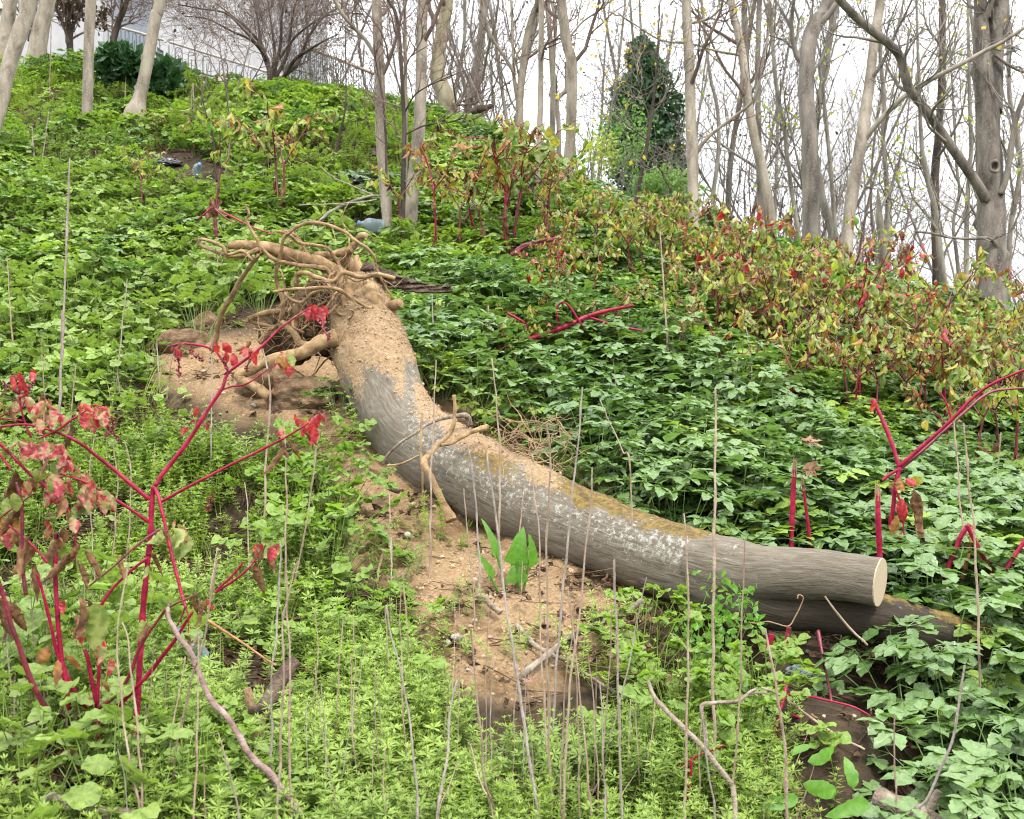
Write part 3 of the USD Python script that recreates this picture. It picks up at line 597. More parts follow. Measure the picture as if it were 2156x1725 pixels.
tn = thing('broken_twig', 'curly brown tendril under the fork of the fallen tree', 'twig', W(px('L', '740,965'), 4.1)[0])
emit(tn, 'stem', limb('L', '740,962 800,968 860,955 920,970 1000,985 1040,930 1085,840 1100,790 1070,775 1060,800', 4.0, (2.5, 3), n=60, sides=5, wob=.006), M['root'])
# ------------------------------------------------------------------ standing trees
def crown(P0, R0, nb, g, lens=(.7, 1.7), lo=.25, hi=1.0, n2=6, n3=4, spread=(.5, 1.05), up=.16, sub=True, rk=.45):
    """branches off a trunk polyline: lists of (P, R) by level"""
    s, d, r, t = offshoots(P0[None], R0[None], nb, lo, hi, spread, g)
    L1 = grow(s, d, g.uniform(*lens, len(s)) * (1.15 - .5 * t), np.clip(r * rk, .006, .05), 7, .16, up, .3, g)
    s, d, r, t = offshoots(*L1, n2, .2, 1, (.5, 1.0), g)
    L2 = grow(s, d, g.uniform(.3, .5, len(s)) * lens[1] * (1.1 - .5 * t), np.clip(r * .6, .003, .02), 6, .2, up * .7, .4, g)
    out = [L1, L2]
    if n3:
        s, d, r, t = offshoots(*L2, n3, .15, 1, (.45, 1.0), g)
        out.append(grow(s, d, g.uniform(.13, .28, len(s)) * lens[1], np.clip(r * .6, .0018, .008), 5, .24, up * .6, .5, g))
    return out

def bits(P, n, size, g, tip=.3):
    """small leaf faces on twig polylines: quads folded along the middle"""
    N, K = P.shape[:2]
    i = g.integers(0, N, n); k = g.integers(int(K * tip), K, n)
    c = P[i, k] + g.normal(0, .012, (n, 3)); return leaflets(c, size, g)

def leaflets(c, size, g, up=0.0):
    n = len(c); a = norm(g.normal(0, 1, (n, 3)) - [0, 0, .5 - up]); b = norm(np.cross(a, g.normal(0, 1, (n, 3)))); w = np.cross(a, b)
    s = (size * g.uniform(.6, 1.3, n))[:, None]
    v = np.stack([c, c + a * s * .5 + b * s * .33 + w * s * .08, c + a * s, c + a * s * .5 - b * s * .33 + w * s * .08], 1).reshape(-1, 3)
    f = (np.array([[0, 1, 2], [0, 2, 3]])[None] + (np.arange(n) * 4)[:, None, None]).reshape(-1, 3)
    return v, f

def tree(name, label, zone, path, d, w, m, seed, ext=4.5, limbs=(), nb=7, lo=.35, lens=(.7, 1.6), twig='twig', leaves=None, knots=10, group=None, cat='tree', n2=6, n3=4, sink=.35, stems=()):
    g = np.random.default_rng(seed)
    p = px(zone, path); dd = np.interp(np.linspace(0, 1, len(p)), np.linspace(0, 1, np.size(d)), np.atleast_1d(d))
    ww = np.interp(np.linspace(0, 1, len(p)), np.linspace(0, 1, np.size(w)), np.atleast_1d(w))
    Q = W(p, dd); r = ww * dd / FPX / 2
    low = Q[0] - norm(Q[1] - Q[0]) * sink
    topd = norm(Q[-1] - Q[-2]); topd = norm(topd * .6 + [0, 0, .5])
    pts4 = np.vstack([np.append(low, r[0] * 1.15), np.hstack([Q, r[:, None]])] + [np.append(Q[-1] + topd * ext * k, r[-1] * (1 - .75 * k)) for k in (.3, .65, 1.0)])
    C = spline(pts4, 90); P0, R0 = C[:, :3], np.maximum(C[:, 3], .004)
    t = thing(name, label, cat, Q[0], group)
    n = (meshkit.fbm(P0 * 3.2, 3, seed) - .5)
    sd = 18 if max(ww) > 14 else 10
    v, f = tube(P0, R0, sd)
    vv = v[:90 * sd].reshape(90, sd, 3); o = norm(vv - P0[:, None])
    k = R0[:, None] * .22 * (meshkit.fbm(vv * 7, 3, seed + 1) - .5)
    for _ in range(knots):           # healed branch scars
        a, b = g.integers(8, 70), g.integers(0, sd)
        k[a, b] += R0[a] * .28
    v[:90 * sd] = (vv + o * k[..., None]).reshape(-1, 3)
    emit(t, 'trunk', (v, f), m)
    LV = []
    for (z, s, wd, dl) in limbs:
        q = px(z, s); q4 = spline(np.hstack([W(q, np.interp(np.linspace(0, 1, len(q)), [0, 1], dl)), (np.interp(np.linspace(0, 1, len(q)), np.linspace(0, 1, np.size(wd)), np.atleast_1d(wd)) * np.mean(dl) / FPX / 2)[:, None]]), 44)
        emit(t, 'limb', tube(q4[:, :3], np.maximum(q4[:, 3], .003), 10), m)
        LV += crown(q4[:, :3], q4[:, 3], 7, g, (.35, .9), .2, 1.0, 5, 3)
    if nb: LV += crown(P0, R0, nb, g, lens, lo, 1.0, n2, n3)
    if LV:
        mb = MB(); tips = []
        for P, R in LV:
            mb.add(*tubes(P, R, 5 if R.max() > .015 else 3))
            if P.shape[1] <= 6: tips.append(P[:, -4:])
        emit(t, 'branches', mb, M[twig], kind='stuff')
        if leaves:
            T = np.concatenate(tips)
            for mn, cnt, size in leaves:
                emit(t, 'leaves', bits(T, cnt, size, g), M[mn], smooth=False, kind='stuff')
    return t

DRY = ('litter', 60, .03)
tree('bare_tree', 'pale bare tree standing upright behind the leaning one, at the very left edge', 'A', '20,385 40,200 70,0', 14.6, (30, 26), M['bark'], 101, nb=5, lo=.5)
tree('bare_tree', 'pale smooth trunk leaning right across the left edge, nearest on that side', 'A', '-40,840 0,690 40,520 95,340 150,170 200,0', (11.0, 11.2), (33, 32, 32), M['bark'], 102, nb=5, lo=.55)
tree('bare_tree', 'stout pale trunk beside the brown leaf heap at the upper left', 'A', '235,440 262,280 290,130 325,0', 14.4, (40, 34, 30), M['bark'], 103, nb=5, lo=.5)
tree('bare_tree', 'slim pale straight trunk left of the dark ivy mound', 'A', '588,820 590,660 596,400 602,200 612,0', 12.2, (22, 21, 21), M['bark'], 104, nb=6, lo=.45, leaves=[('mallow', 20, .05)])
tree('bare_tree', 'pale trunk with a flared foot leaning right in front of the ivy mound and railing', 'A', '910,775 935,680 968,540 1010,330 1050,110 1078,0', 12.2, (48, 30, 25, 24, 24, 23), M['bark'], 105, nb=5, lo=.5)
tree('bare_tree', 'left trunk of the pale pair rising from the middle of the slope', 'B', '1000,1570 975,1250 948,900 945,640 935,400 925,150 920,0', (9.7, 9.9), (24, 22, 21, 21), M['bark'], 106, limbs=[('B', '915,385 850,275 760,180 690,95 625,-20', (9, 7), (9.85, 9.6))], nb=6, lo=.35, twig='twig_red')
tree('bare_tree', 'right trunk of the pale pair rising from the middle of the slope', 'B', '1150,1560 1165,1250 1205,900 1218,640 1222,400 1228,150 1232,0', (9.6, 9.9), (27, 25, 23, 22), M['bark'], 107, nb=6, lo=.4, twig='twig_red')
tree('sapling', 'dark multi-stemmed sapling between the two pale trunks', 'B', '1095,1600 1100,1200 1108,900 1100,700 1090,500 1075,250 1045,80 990,-20', 9.4, (11, 9, 7, 6), M['bark_dark'], 108, ext=1.5, limbs=[('B', '1108,760 1180,640 1290,570 1450,500', (4, 2), (9.4, 9.2)), ('B', '1115,905 1250,845 1400,825 1530,790', (4, 2.5), (9.4, 9.2)), ('B', '1090,600 1130,420 1190,330 1250,220', (4, 2), (9.4, 9.5)), ('B', '985,1250 985,1000 975,820 960,650 930,500 900,300', (6, 3), (9.45, 9.5))], nb=7, lo=.25, lens=(.4, .9), twig='twig_red')
tree('sapling', 'thin pale straight stem behind the dark sapling', 'B', '1112,1520 1118,1000 1116,600 1112,300 1110,0', 9.9, (8, 8, 7), M['bark'], 109, ext=2.5, nb=4, twig='twig_red')
tree('plane_tree', 'mottled greenish leaning trunk, broken at its foot, on the crest by the tall railing', 'B', '1430,790 1385,650 1335,520 1335,400 1360,230 1385,90 1400,0', 14.2, (38, 36, 30, 26, 24), M['bark_plane'], 110, limbs=[('B', '1440,700 1465,705 1480,690', (12, 9), (14.1, 14.0))], nb=8, lo=.3, twig='twig_red')
tree('bare_tree', 'forked pale stem on the crest, left of the three close stems', 'B', '1875,1140 1885,980 1885,820 1885,650 1915,400 1935,240 1985,70 2010,0', 12.4, (18, 17, 15, 13), M['bark'], 111, limbs=[('B', '1880,760 1850,560 1835,475 1760,350 1690,245 1650,110 1625,0', (8, 7), (12.4, 12.2)), ('B', '1848,500 1838,300 1828,0', (7, 6), (12.4, 12.4)), ('B', '1900,590 1860,400 1900,320 1990,220 2080,170', (5, 3), (12.4, 12.6))], nb=6, twig='twig_red', leaves=[DRY])
tree('bare_tree', 'thin straight pale stem in front of the crest among withered leaves', 'B', '2000,1320 2010,1100 2024,700 2028,350 2032,0', 11.2, (13, 12, 11), M['bark'], 112, nb=5, twig='twig_red')
tree('bare_tree', 'slender pale twin stem on the crest, left of the stouter curved trunk', 'C', '488,1065 490,800 492,560 480,350 462,120 458,0', 12.8, (12, 12, 10), M['bark'], 113, limbs=[('C', '530,1075 530,850 518,700 545,640 580,590 578,420', (11, 6), (12.9, 13.0)), ('C', '492,620 500,350 510,160 490,50 480,0', (8, 5), (12.8, 12.8))], nb=7, twig='twig_red', leaves=[DRY])
tree('bare_tree', 'stout curved grey trunk standing on the crest left of the ivy-clad tree', 'C', '590,1245 600,1080 612,880 618,640 618,420 585,300 565,150 548,0', 12.0, (23, 22, 22, 22, 20), M['bark'], 114, limbs=[('C', '605,250 690,150 790,80 890,0', (5, 3), (12, 12))], nb=7, twig='twig_red', leaves=[DRY])
tree('sapling', 'dark slanting sapling with a few yellow leaves on the crest before the ivy-clad tree', 'C', '1040,1405 1085,1180 1130,950 1162,720 1180,560 1195,380', 10.9, (9, 8, 6, 4), M['bark_dark'], 115, ext=1.0, limbs=[('C', '1170,720 1240,680 1290,620 1340,520', (4, 2), (10.9, 10.9)), ('C', '1150,820 1080,600 1050,430', (3, 2), (10.9, 10.9)), ('C', '1120,1000 1220,1150 1270,1170', (3, 2), (10.9, 10.9)), ('C', '1130,950 1000,850 930,780', (3, 1.5), (10.9, 10.7))], nb=6, lo=.4, lens=(.3, .8), leaves=[('yellow', 110, .05), ('pk_orange', 25, .045)])
tree('bare_tree', 'straight pale trunk with a long low branch to the right, right of the ivy-clad tree', 'C', '1442,1690 1438,1450 1432,1100 1420,800 1412,500 1400,250 1390,0', (10.6, 11.0), (24, 23, 22, 19), M['bark'], 116, limbs=[('C', '1440,1095 1480,1000 1550,915 1680,810 1800,720 1850,650 1900,450 1950,200 1990,60', (8, 6, 4), (10.8, 10.4)), ('C', '1430,155 1500,140 1560,115 1620,60', (7, 4), (10.9, 10.7))], nb=6, twig='twig_red', leaves=[('yellow', 30, .045)])
tree('bare_tree', 'pale trunk curving to the left, its foot among scarlet leaves', 'C', '1975,1660 1960,1450 1905,1150 1850,930 1800,650 1770,400 1735,200 1690,-10', (11.3, 11.6), (20, 20, 18, 16), M['bark'], 117, limbs=[('C', '1745,372 1600,345 1430,298 1230,275 1080,190 930,90', (6, 3), (11.5, 11.2))], nb=8, twig='twig_red', leaves=[('yellow', 90, .05), ('lime', 50, .045)])
tree('bare_tree', 'thin grey stem close behind the pale trunk that curves left', 'C', '1895,1650 1885,1250 1875,800 1872,400 1882,0', 14.5, (15, 12, 11), M['bark_grey'], 118, nb=8, lo=.2, leaves=[('yellow', 60, .07), DRY])
tree('bare_tree', 'stout grey trunk with a crooked top, mid-right on the crest', 'E', '720,1720 720,1400 715,1000 695,750 690,500 702,330 718,240 765,140 850,-10', (11.4, 11.8), (36, 34, 32, 33, 31), M['bark_grey'], 119, limbs=[('E', '650,380 600,330 530,270 440,240', (5, 3), (11.7, 11.8)), ('E', '735,480 790,400 850,250 930,110', (6, 3), (11.7, 11.9))], nb=7, leaves=[DRY])
tree('bare_tree', 'pale trunk leaning right with a long rising branch, right of the stout grey one', 'E', '955,1760 985,1400 1050,1000 1085,780 1115,560 1150,250 1185,0', (10.4, 10.9), (26, 25, 21, 18), M['bark'], 120, limbs=[('E', '1065,975 1120,890 1230,765 1340,660 1450,585 1560,520 1700,450 1890,345 2000,290 2170,180', (12, 11, 9, 7), (10.6, 10.0)), ('E', '1450,580 1430,530 1445,470 1480,370 1600,180 1700,0', (6, 3), (10.45, 10.4))], nb=6, leaves=[('yellow', 30, .06)])
TB = tree('bare_tree', 'big dark grey trunk with a knot hole at the right edge of the slope', 'E', '1938,2160 1938,1950 1936,1750 1935,1500 1930,1250 1918,1000 1905,700 1880,500 1868,250 1862,-10', (10.3, 10.6), (66, 62, 60, 57, 55, 47, 44, 34, 26), M['bark_brown'], 121, limbs=[('E', '1900,1350 1870,1290 1820,1210 1750,1110 1680,1010 1570,850 1470,710 1390,610 1350,500 1320,380 1250,300 1150,220 1050,140 960,50 890,-30', (24, 21, 20, 18, 17), (10.35, 9.6)),
    ('E', '1940,760 1950,560 1960,350 1975,180 1995,-10', (42, 36, 34), (10.55, 10.7)), ('E', '2000,1310 2040,1180 2065,1030 2090,860 2130,720 2180,600', (14, 10), (10.3, 10.2)), ('E', '1985,1720 1960,1640 1900,1605 1780,1610 1650,1600 1540,1575 1420,1560', (11, 6, 4), (10.3, 9.9)),
    ('E', '1960,370 2040,430 2130,480 2190,490', (7, 5), (10.5, 10.4))], nb=7, lo=.5, knots=14)
# the knot hole: a lipped ring round a dark hollow, and a bulge over it
kc = W(px('E', '1935,1135'), 10.30)[0]; a = np.linspace(0, 2 * np.pi, 25)[:-1]
ringp = np.stack([kc[0] + np.cos(a) * .042, np.full(24, kc[1]) - .085 + .02 * np.abs(np.cos(a)), kc[2] + np.sin(a) * .05], 1)
v, f = tube(np.vstack([ringp, ringp[:1]]), .016, 8, caps=False); emit(TB, 'knot', (v, f), M['bark_brown'])
hm = MB(); hm.add(np.vstack([ringp, [kc - [0, .055, 0]]]), np.stack([np.arange(24), (np.arange(24) + 1) % 24, np.full(24, 24)], 1)); emit(TB, 'hollow', hm, M['bark_dark'])

# slim stems farther back on the right, each measured
FARS = [('E', '640,1600 600,1350 560,1050 540,850 490,600 470,420', 13.5, (10, 8), 'slim grey stem left of the stout grey trunk with the crooked top'),
 ('E', '885,1540 860,1250 830,900 800,600 780,430 830,280', 12.8, (9, 8), 'slim pale stem between the stout grey trunk and the leaning one'),
 ('E', '880,1640 850,1500 800,1350 785,1250', 13, (22, 14), 'short thick slanting stem at the foot of the stout grey trunk'),
 ('E', '1245,1720 1240,1450 1225,1150 1205,900 1215,700 1190,400', 13.5, (11, 9), 'slim pale stem right of the pale leaning trunk'),
 ('E', '1640,2050 1590,1700 1560,1420 1500,1200 1470,1000 1455,750', 12.5, (15, 10, 8), 'slim pale stem with a bend, left of the big dark trunk'),
 ('E', '1570,1800 1560,1450 1555,1200 1580,900 1600,600 1605,300 1605,0', 14.5, (20, 16, 14), 'dark stem crossed by the big diagonal limb'),
 ('E', '1765,1900 1770,1500 1780,1250 1800,1000 1790,700', 13.5, (11, 8), 'pale stem just left of the big dark trunk'),
 ('E', '2050,1850 2060,1600 2085,1400 2130,1150 2110,900 2060,650 2050,300', 14, (12, 9), 'pale stem just right of the big dark trunk'),
 ('E', '90,1560 60,1350 90,1100 100,900 85,700 40,500', 13.5, (10, 7), 'thin pale stem between the two curving pale trunks, far back'),
 ('E', '1210,1750 1195,1600 1180,1450', 12.5, (18, 14), 'short brown stump-like stem behind the withered bushes'),
 ('E', '1700,1700 1680,1500 1720,1300 1700,1100', 15, (8, 6), 'thin grey stem far back by the big diagonal limb')]
for k, (z, s, d, w, lab) in enumerate(FARS):
    tree('slim_tree', lab, z, s, d, w, M['bark_far'] if k != 5 else M['bark_dark'], 140 + k, ext=2.5 if k not in (2, 9) else .3, nb=9 if k not in (2, 9) else 2, lo=.15, lens=(.6, 1.5), leaves=[('lime', 60, .06), DRY], n2=6, n3=4, knots=4)

# grove beyond: six forms, placed many times
def form(name):
    p = stage.CreateClassPrim('/World/' + name); UsdGeom.Xform.Define(stage, '/World/' + name); p.SetSpecifier(Sdf.SpecifierClass); BASE['/World/' + name] = np.zeros(3)
    return stage.GetPrimAtPath('/World/' + name)

def place(cls, name, label, cat, loc, rz=0.0, s=1.0, group=None, tilt=(0, 0)):
    path = '/World/' + numbered('/World', name)
    x = UsdGeom.Xform.Define(stage, path); x.AddTranslateOp().Set(Gf.Vec3d(*map(float, loc)))
    x.AddRotateXYZOp().Set(Gf.Vec3f(float(tilt[0]), float(tilt[1]), float(math.degrees(rz)))); x.AddScaleOp().Set(Gf.Vec3f(*(np.ones(3) * s).tolist()))
    x.GetPrim().GetReferences().AddInternalReference(cls.GetPath()); x.GetPrim().SetInstanceable(True)
    return tag(x, label, cat, group)

GROVE = []
for k in range(6):
    g = np.random.default_rng(300 + k); c = form('grove_tree_form_' + 'abcdef'[k]); h = g.uniform(8, 10)
    P = [np.zeros(3) - [0, 0, .5]]; dr = np.array([g.normal(0, .08), g.normal(0, .08), 1.0])
    for i in range(9):
        dr = norm(dr + g.normal(0, .09, 3) * [1, 1, .2] + [0, 0, .05]); P.append(P[-1] + dr * (h + .5) / 9)
    C = spline(np.array(P), 50); R = np.linspace(.052, .010, 50) * g.uniform(.7, 1.25)
    emit(c, 'trunk', tube(C, R, 8), M['bark_far'] if k % 3 else M['bark_grey'])
    LV = crown(C, R, 17, g, (.9, 2.3), .12, 1, 7, 4, up=.2)
    mb = MB()
    for Pp, Rr in LV: mb.add(*tubes(Pp, Rr, 4 if Rr.max() > .015 else 3))
    emit(c, 'branches', mb, M['twig_red'] if k % 2 else M['twig'], kind='stuff')
    emit(c, 'leaves', bits(LV[2][0], 140, .05, g), M['lime' if k % 2 else 'litter'], smooth=False, kind='stuff')
    GROVE.append(c)
g = np.random.default_rng(17); spots = []
for tries in range(3000):
    d = g.uniform(14.5, 30); a = g.uniform(930, 2330)
    if (a < 1250 and d < 17) or (1215 < a < 1500 and d < 19.5): continue
    q = W([[a, 0]], d)[0]; q[2] = H(q[0], q[1])
    if all(np.hypot(*(q[:2] - o[:2])) > .95 for o in spots): spots.append(q)
    if len(spots) == 54: break
spots.sort(key=lambda q: q[0] / q[1])
for k, q in enumerate(spots):
    place(GROVE[int(g.integers(0, 6))], 'grove_tree', 'thin bare tree of the far grove below the crest, %s from the left among them' % nth(k), 'tree', q, g.uniform(0, 6.28), g.uniform(.75, 1.25), 'bare trees of the grove beyond the crest', (g.normal(0, 3), g.normal(0, 3)))
# a looser stand behind the railing at the upper middle
for k, (a, d) in enumerate(((720, 26), (770, 24), (840, 22), (900, 25), (965, 19), (1010, 21), (1055, 18), (560, 27), (640, 29))):
    q = W([[a, 0]], d)[0]; q[2] = H(q[0], q[1])
    place(GROVE[k % 6], 'grove_tree', 'thin bare tree behind the railing on the hilltop, %s from the left' % nth(k), 'tree', q, k * 1.3, .95 + .05 * (k % 4), 'bare trees behind the hilltop railing')

# dark bare shrub on the hilltop
g = np.random.default_rng(44); c0 = W(px('A', '1820,630'), 14.0)[0]
sh = thing('bare_shrub', 'large dark bare shrub with many twigs spreading over the railing on the hilltop', 'shrub', c0)
SHR = ['1805,630 1815,520 1800,400 1720,250 1580,120 1450,20', '1820,630 1830,500 1850,350 1830,180 1800,-20', '1830,630 1860,520 1930,380 1960,200 1990,30 2050,-60', '1840,630 1900,540 1980,410 2060,350 2160,290 2280,230', '1815,630 1810,470 1760,330 1740,150 1700,-30',
       '1835,630 1850,480 1890,300 1900,100 1940,-60', '1845,630 1910,520 2010,420 2080,250 2200,100 2350,30', '1880,400 1990,250 2150,130 2300,90 2450,95', '1800,400 1700,280 1560,210 1400,130 1250,110', '1760,330 1640,200 1520,90 1350,60 1200,30']
LV = []
for k, s in enumerate(SHR):
    q = px('A', s); P = spline(np.hstack([W(q, 14.0 + g.normal(0, .12) + np.linspace(0, g.normal(0, .5), len(q))), (np.linspace(11 if k < 7 else 6, 2.5, len(q)) * 14 / FPX / 2)[:, None]]), 40)
    emit(sh, 'stem', tube(P[:, :3], P[:, 3], 8), M['bark_dark']); LV += crown(P[:, :3], P[:, 3], 11, g, (.45, 1.1), .25, 1, 6, 5, (.4, .95), .1)
mb = MB()
for P, R in LV: mb.add(*tubes(P, np.maximum(R * .6, .0022), 3))
emit(sh, 'twigs', mb, M['twig_red'], kind='stuff')
emit(sh, 'dead_leaves', bits(np.concatenate([P[:, -4:] for P, R in LV if P.shape[1] < 7]), 260, .05, g), M['litter'], smooth=False, kind='stuff')

# dark creeper-choked stems on the upper left, brown leaf heap
for k, (s, lab) in enumerate((('480,400 470,300 460,150 440,0', 'thicket of dark stems hung with brown leaves beside the slim pale trunk'), ('760,330 770,250 800,150 840,60 865,-20', 'dark crooked stem before the grey pier'), ('210,280 225,150 240,0', 'dark stem between the pale trunks at the upper left'))):
    q = px('A', s); P = spline(np.hstack([W(q, 15.4), (np.linspace(16, 9, len(q)) * 15.4 / FPX / 2)[:, None]]), 40)
    t = thing('creeper_stem', lab, 'shrub', P[0, :3]); g = np.random.default_rng(60 + k)
    emit(t, 'stem', tube(P[:, :3], P[:, 3], 9), M['bark_dark'])
    LV = crown(P[:, :3], P[:, 3], 16 if k == 0 else 10, g, (.5, 1.2), .15, 1, 8, 4)
    mb = MB()
    for Pp, Rr in LV: mb.add(*tubes(Pp, Rr, 3))
    emit(t, 'twigs', mb, M['twig_red'], kind='stuff')
    if k == 0: emit(t, 'dead_leaves', bits(np.concatenate([p[:, -4:] for p, r in LV if p.shape[1] < 7]), 900, .09, g, 0), M['litter'], smooth=False, kind='stuff')
# saplings without leaves on the upper slope
for k, (z, s, w, lab) in enumerate((('A', '1500,1240 1530,1120 1550,930 1535,700 1515,520 1490,380', 5, 'thin grey sapling with two stems above the root plate, left one'), ('A', '1480,1230 1450,1120 1445,1000 1420,850 1380,740', 6, 'short dark forked sapling among red stems on the upper slope'),
    ('B', '635,1090 660,950 700,790 712,700 715,560 710,300', 5, 'dark leaning sapling left of the pale pair of trunks'), ('A', '1620,800 1650,650 1690,560 1760,440', 4, 'dark thin slanting sapling below the bare shrub'), ('A', '1590,780 1600,600 1650,420 1690,260', 4, 'thin upright sapling below the bare shrub'))):
    q = px(z, s); d = on_ground(q[:1])[0][1]
    tree('sapling', lab, z, s, d, (w, w * .5), M['bark_dark' if k in (1, 2, 3) else 'bark_grey'], 170 + k, ext=.5, nb=7, lo=.35, lens=(.3, .7), twig='twig_red', n2=4, n3=2, knots=2, sink=.15)

# ivy-clad tree and bushes on the crest
def leafcloud(n, center, rad, g, size, hollow=.55, lumps=.35, seed=0, up=.4):
    d = norm(g.normal(0, 1, (n, 3))); k = 1 + (meshkit.fbm(d * 2.3 + seed, 3, seed) - .5) * 2 * lumps
    r = (hollow + (1 - hollow) * g.random(n) ** .5)[:, None] * k[:, None]
    return leaflets(center + d * r * np.asarray(rad), size, g, up)
g = np.random.default_rng(71); b0 = W(px('D', '1365,500'), 17.5)[0]; b0[2] = H(b0[0], b0[1])
iv = thing('ivy_clad_tree', 'dense dark green ivy-covered tree standing beyond the crest', 'tree', b0)
tops = ['1365,500 1362,300 1358,150 1356,60', '1365,300 1380,150 1395,30', '1362,300 1340,160 1325,-20', '1360,260 1352,120 1345,-30', '1372,300 1400,160 1425,20']
for k, s in enumerate(tops):
    q = px('D', s); P = W(q, 17.5); 
    if k == 0: P = np.vstack([b0 - [0, 0, .3], P])
    emit(iv, 'trunk' if k == 0 else 'limb', tube(spline(P, 20), np.linspace(.11 if k == 0 else .05, .012, 20), 8), M['bark_far'])
mb = MB()
for (a, b, rx, rz) in ((1352, 125, 34, 45), (1362, 170, 52, 48), (1340, 215, 56, 50), (1395, 235, 48, 50), (1345, 285, 80, 55), (1385, 300, 55, 60), (1345, 345, 66, 55), (1395, 370, 62, 60), (1365, 420, 75, 60), (1400, 450, 70, 55), (1330, 250, 40, 40), (1500, 470, 35, 30)):
    sc = 17.5 / FPX; mb.add(*leafcloud(1500, W([[a, b]], 17.5)[0], (rx * sc, rx * sc, rz * sc), g, .085, .5, .4, a))
emit(iv, 'crown', mb, M['ivy'], smooth=False, kind='stuff')
BUSH = [(1310, 300, 70, 90, 15.5, 'bush', 1100, 'thin feathery bush with yellowing leaves left of the ivy-clad tree', .055), (1400, 400, 75, 45, 13.0, 'bush', 2200, 'low light green bush at the foot of the ivy-clad tree', .05), (1270, 320, 40, 60, 15, 'lime', 350, 'sparse yellowing bush beside the stout curved trunk', .05),
        (700, 205, 55, 26, 14.2, 'bush', 1500, 'grey-green bush under the tall railing on the hilltop', .05), (610, 190, 30, 16, 14.3, 'bush', 500, 'small grey-green bush beside the foot of the bare shrub', .05)]
for k, (a, b, rx, rz, d, mn, n, lab, size) in enumerate(BUSH):
    sc = d / FPX; c = W([[a, b]], d)[0]; t = thing('bush', lab, 'bush', [c[0], c[1], H(c[0], c[1])])
    emit(t, 'foliage', leafcloud(n, c, (rx * sc, rx * sc * .8, rz * sc), g, size, .2, .5, 90 + k), M[mn], smooth=False, kind='stuff')
    b0 = np.array([c[0], c[1], H(c[0], c[1])]); st = np.repeat(b0[None], 14, 0); dv = np.stack([g.normal(0, .5, 14), g.normal(0, .4, 14), np.ones(14)], 1)
    P, R = grow(st, dv, np.full(14, max(.6, c[2] - b0[2] + rz * sc * .8)), np.full(14, .008), 7, .15, .1, .3, g); s2, d2, r2, _ = offshoots(P, R, 6, .3, 1, (.4, .9), g); P2, R2 = grow(s2, d2, g.uniform(.2, .5, len(s2)), np.full(len(s2), .004), 5, .2, .1, .5, g)
    emit(t, 'twigs', MB().add(*tubes(P, R, 4)).add(*tubes(P2, R2, 3)), M['twig'], kind='stuff')
# glossy ivy mound at the upper left: large leaves on the ground round the foot of the leaning trunk
im = thing('ivy_mound', 'dark glossy ivy mound by the railing at the upper left', 'ivy', W(px('A', '900,480'), 12.9)[0])
mb = MB()
for (a, b, rx, rz) in ((790, 390, 130, 70), (880, 440, 110, 80), (1080, 500, 130, 85), (1130, 580, 90, 70), (740, 470, 90, 60), (1040, 610, 100, 70)):
    sc = 13.1 / FPX * .3125; mb.add(*leafcloud(330, W(px('A', '%d,%d' % (a, b)), 13.1)[0], (rx * sc, rx * sc * .7, rz * sc), g, .13, .55, .3, a, up=.9))
emit(im, 'leaves', mb, M['ivy'], smooth=False, kind='stuff')
# ------------------------------------------------------------------ leaves
def blade(p0, d, side, L, w, g, n=6, curl=.6, fold=.35, crumple=.12, shape=None, rip=0.0):
    """one lance-shaped leaf from p0 along d, drooping by curl, folded along its midrib, rip = ripples between its side veins"""
    t = np.linspace(0, 1, n + 1); d = norm(np.asarray(d, float)); side = norm(np.cross(np.cross(d, side), d)); nrm = np.cross(side, d)
    prof = np.maximum((np.sin(np.pi * t ** .8) ** .85 if shape is None else shape(t)) * w / 2, 0)
    ang = curl * t; mid = p0 + L * (np.cumsum(np.cos(ang)) / (n + 1))[:, None] * d - L * (np.cumsum(np.sin(ang)) / (n + 1))[:, None] * nrm
    mid = mid - (mid[0] - p0); cols = (-1, -.55, 0, .55, 1); out = []
    for c in cols:
        h = fold * abs(c) ** 1.4 * prof + (rip * w * np.sin(t * 26 + abs(c) * 2.4) * abs(c) if rip else 0)
        out.append(mid + side * (c * prof)[:, None] + nrm * h[:, None] + (g.normal(0, crumple * w, (n + 1, 3)) * (prof / prof.max())[:, None] if c else 0))
    v = np.stack(out, 1).reshape(-1, 3)
    k, c = np.meshgrid(np.arange(n), np.arange(4), indexing='ij'); a = (k * 5 + c).ravel()
    return v, np.concatenate([np.stack([a, a + 1, a + 6], 1), np.stack([a, a + 6, a + 5], 1)])

def fan(outline, p0, d, side, g, dish=.1, crumple=.03):
    """flat leaf from an outline (x along d, y along side, unit = metres), petiole at the origin"""
    d = norm(np.asarray(d, float)); side = norm(np.cross(np.cross(d, side), d)); nrm = np.cross(d, side)
    o = np.asarray(outline, float); c = o.mean(0); size = np.ptp(o[:, 0])
    mid = c + (o - c) * .5; k = len(o)
    z = lambda q, a: a * size * (np.abs(q[:, 1]) / size) ** 1.3 - dish * size * ((q[:, 0] - c[0]) / size) ** 2 + g.normal(0, crumple * size, len(q))
    P = lambda q, a: p0 + q[:, :1] * d + q[:, 1:] * side + z(q, a)[:, None] * nrm
    v = np.vstack([P(c[None], .25), P(mid, .25), P(o, .25)])
    a = np.arange(k); b = (a + 1) % k
    f = np.vstack([np.stack([0 * a, 1 + a, 1 + b], 1), np.stack([1 + a, 1 + k + a, 1 + k + b], 1), np.stack([1 + a, 1 + k + b, 1 + b], 1)])
    return v, f

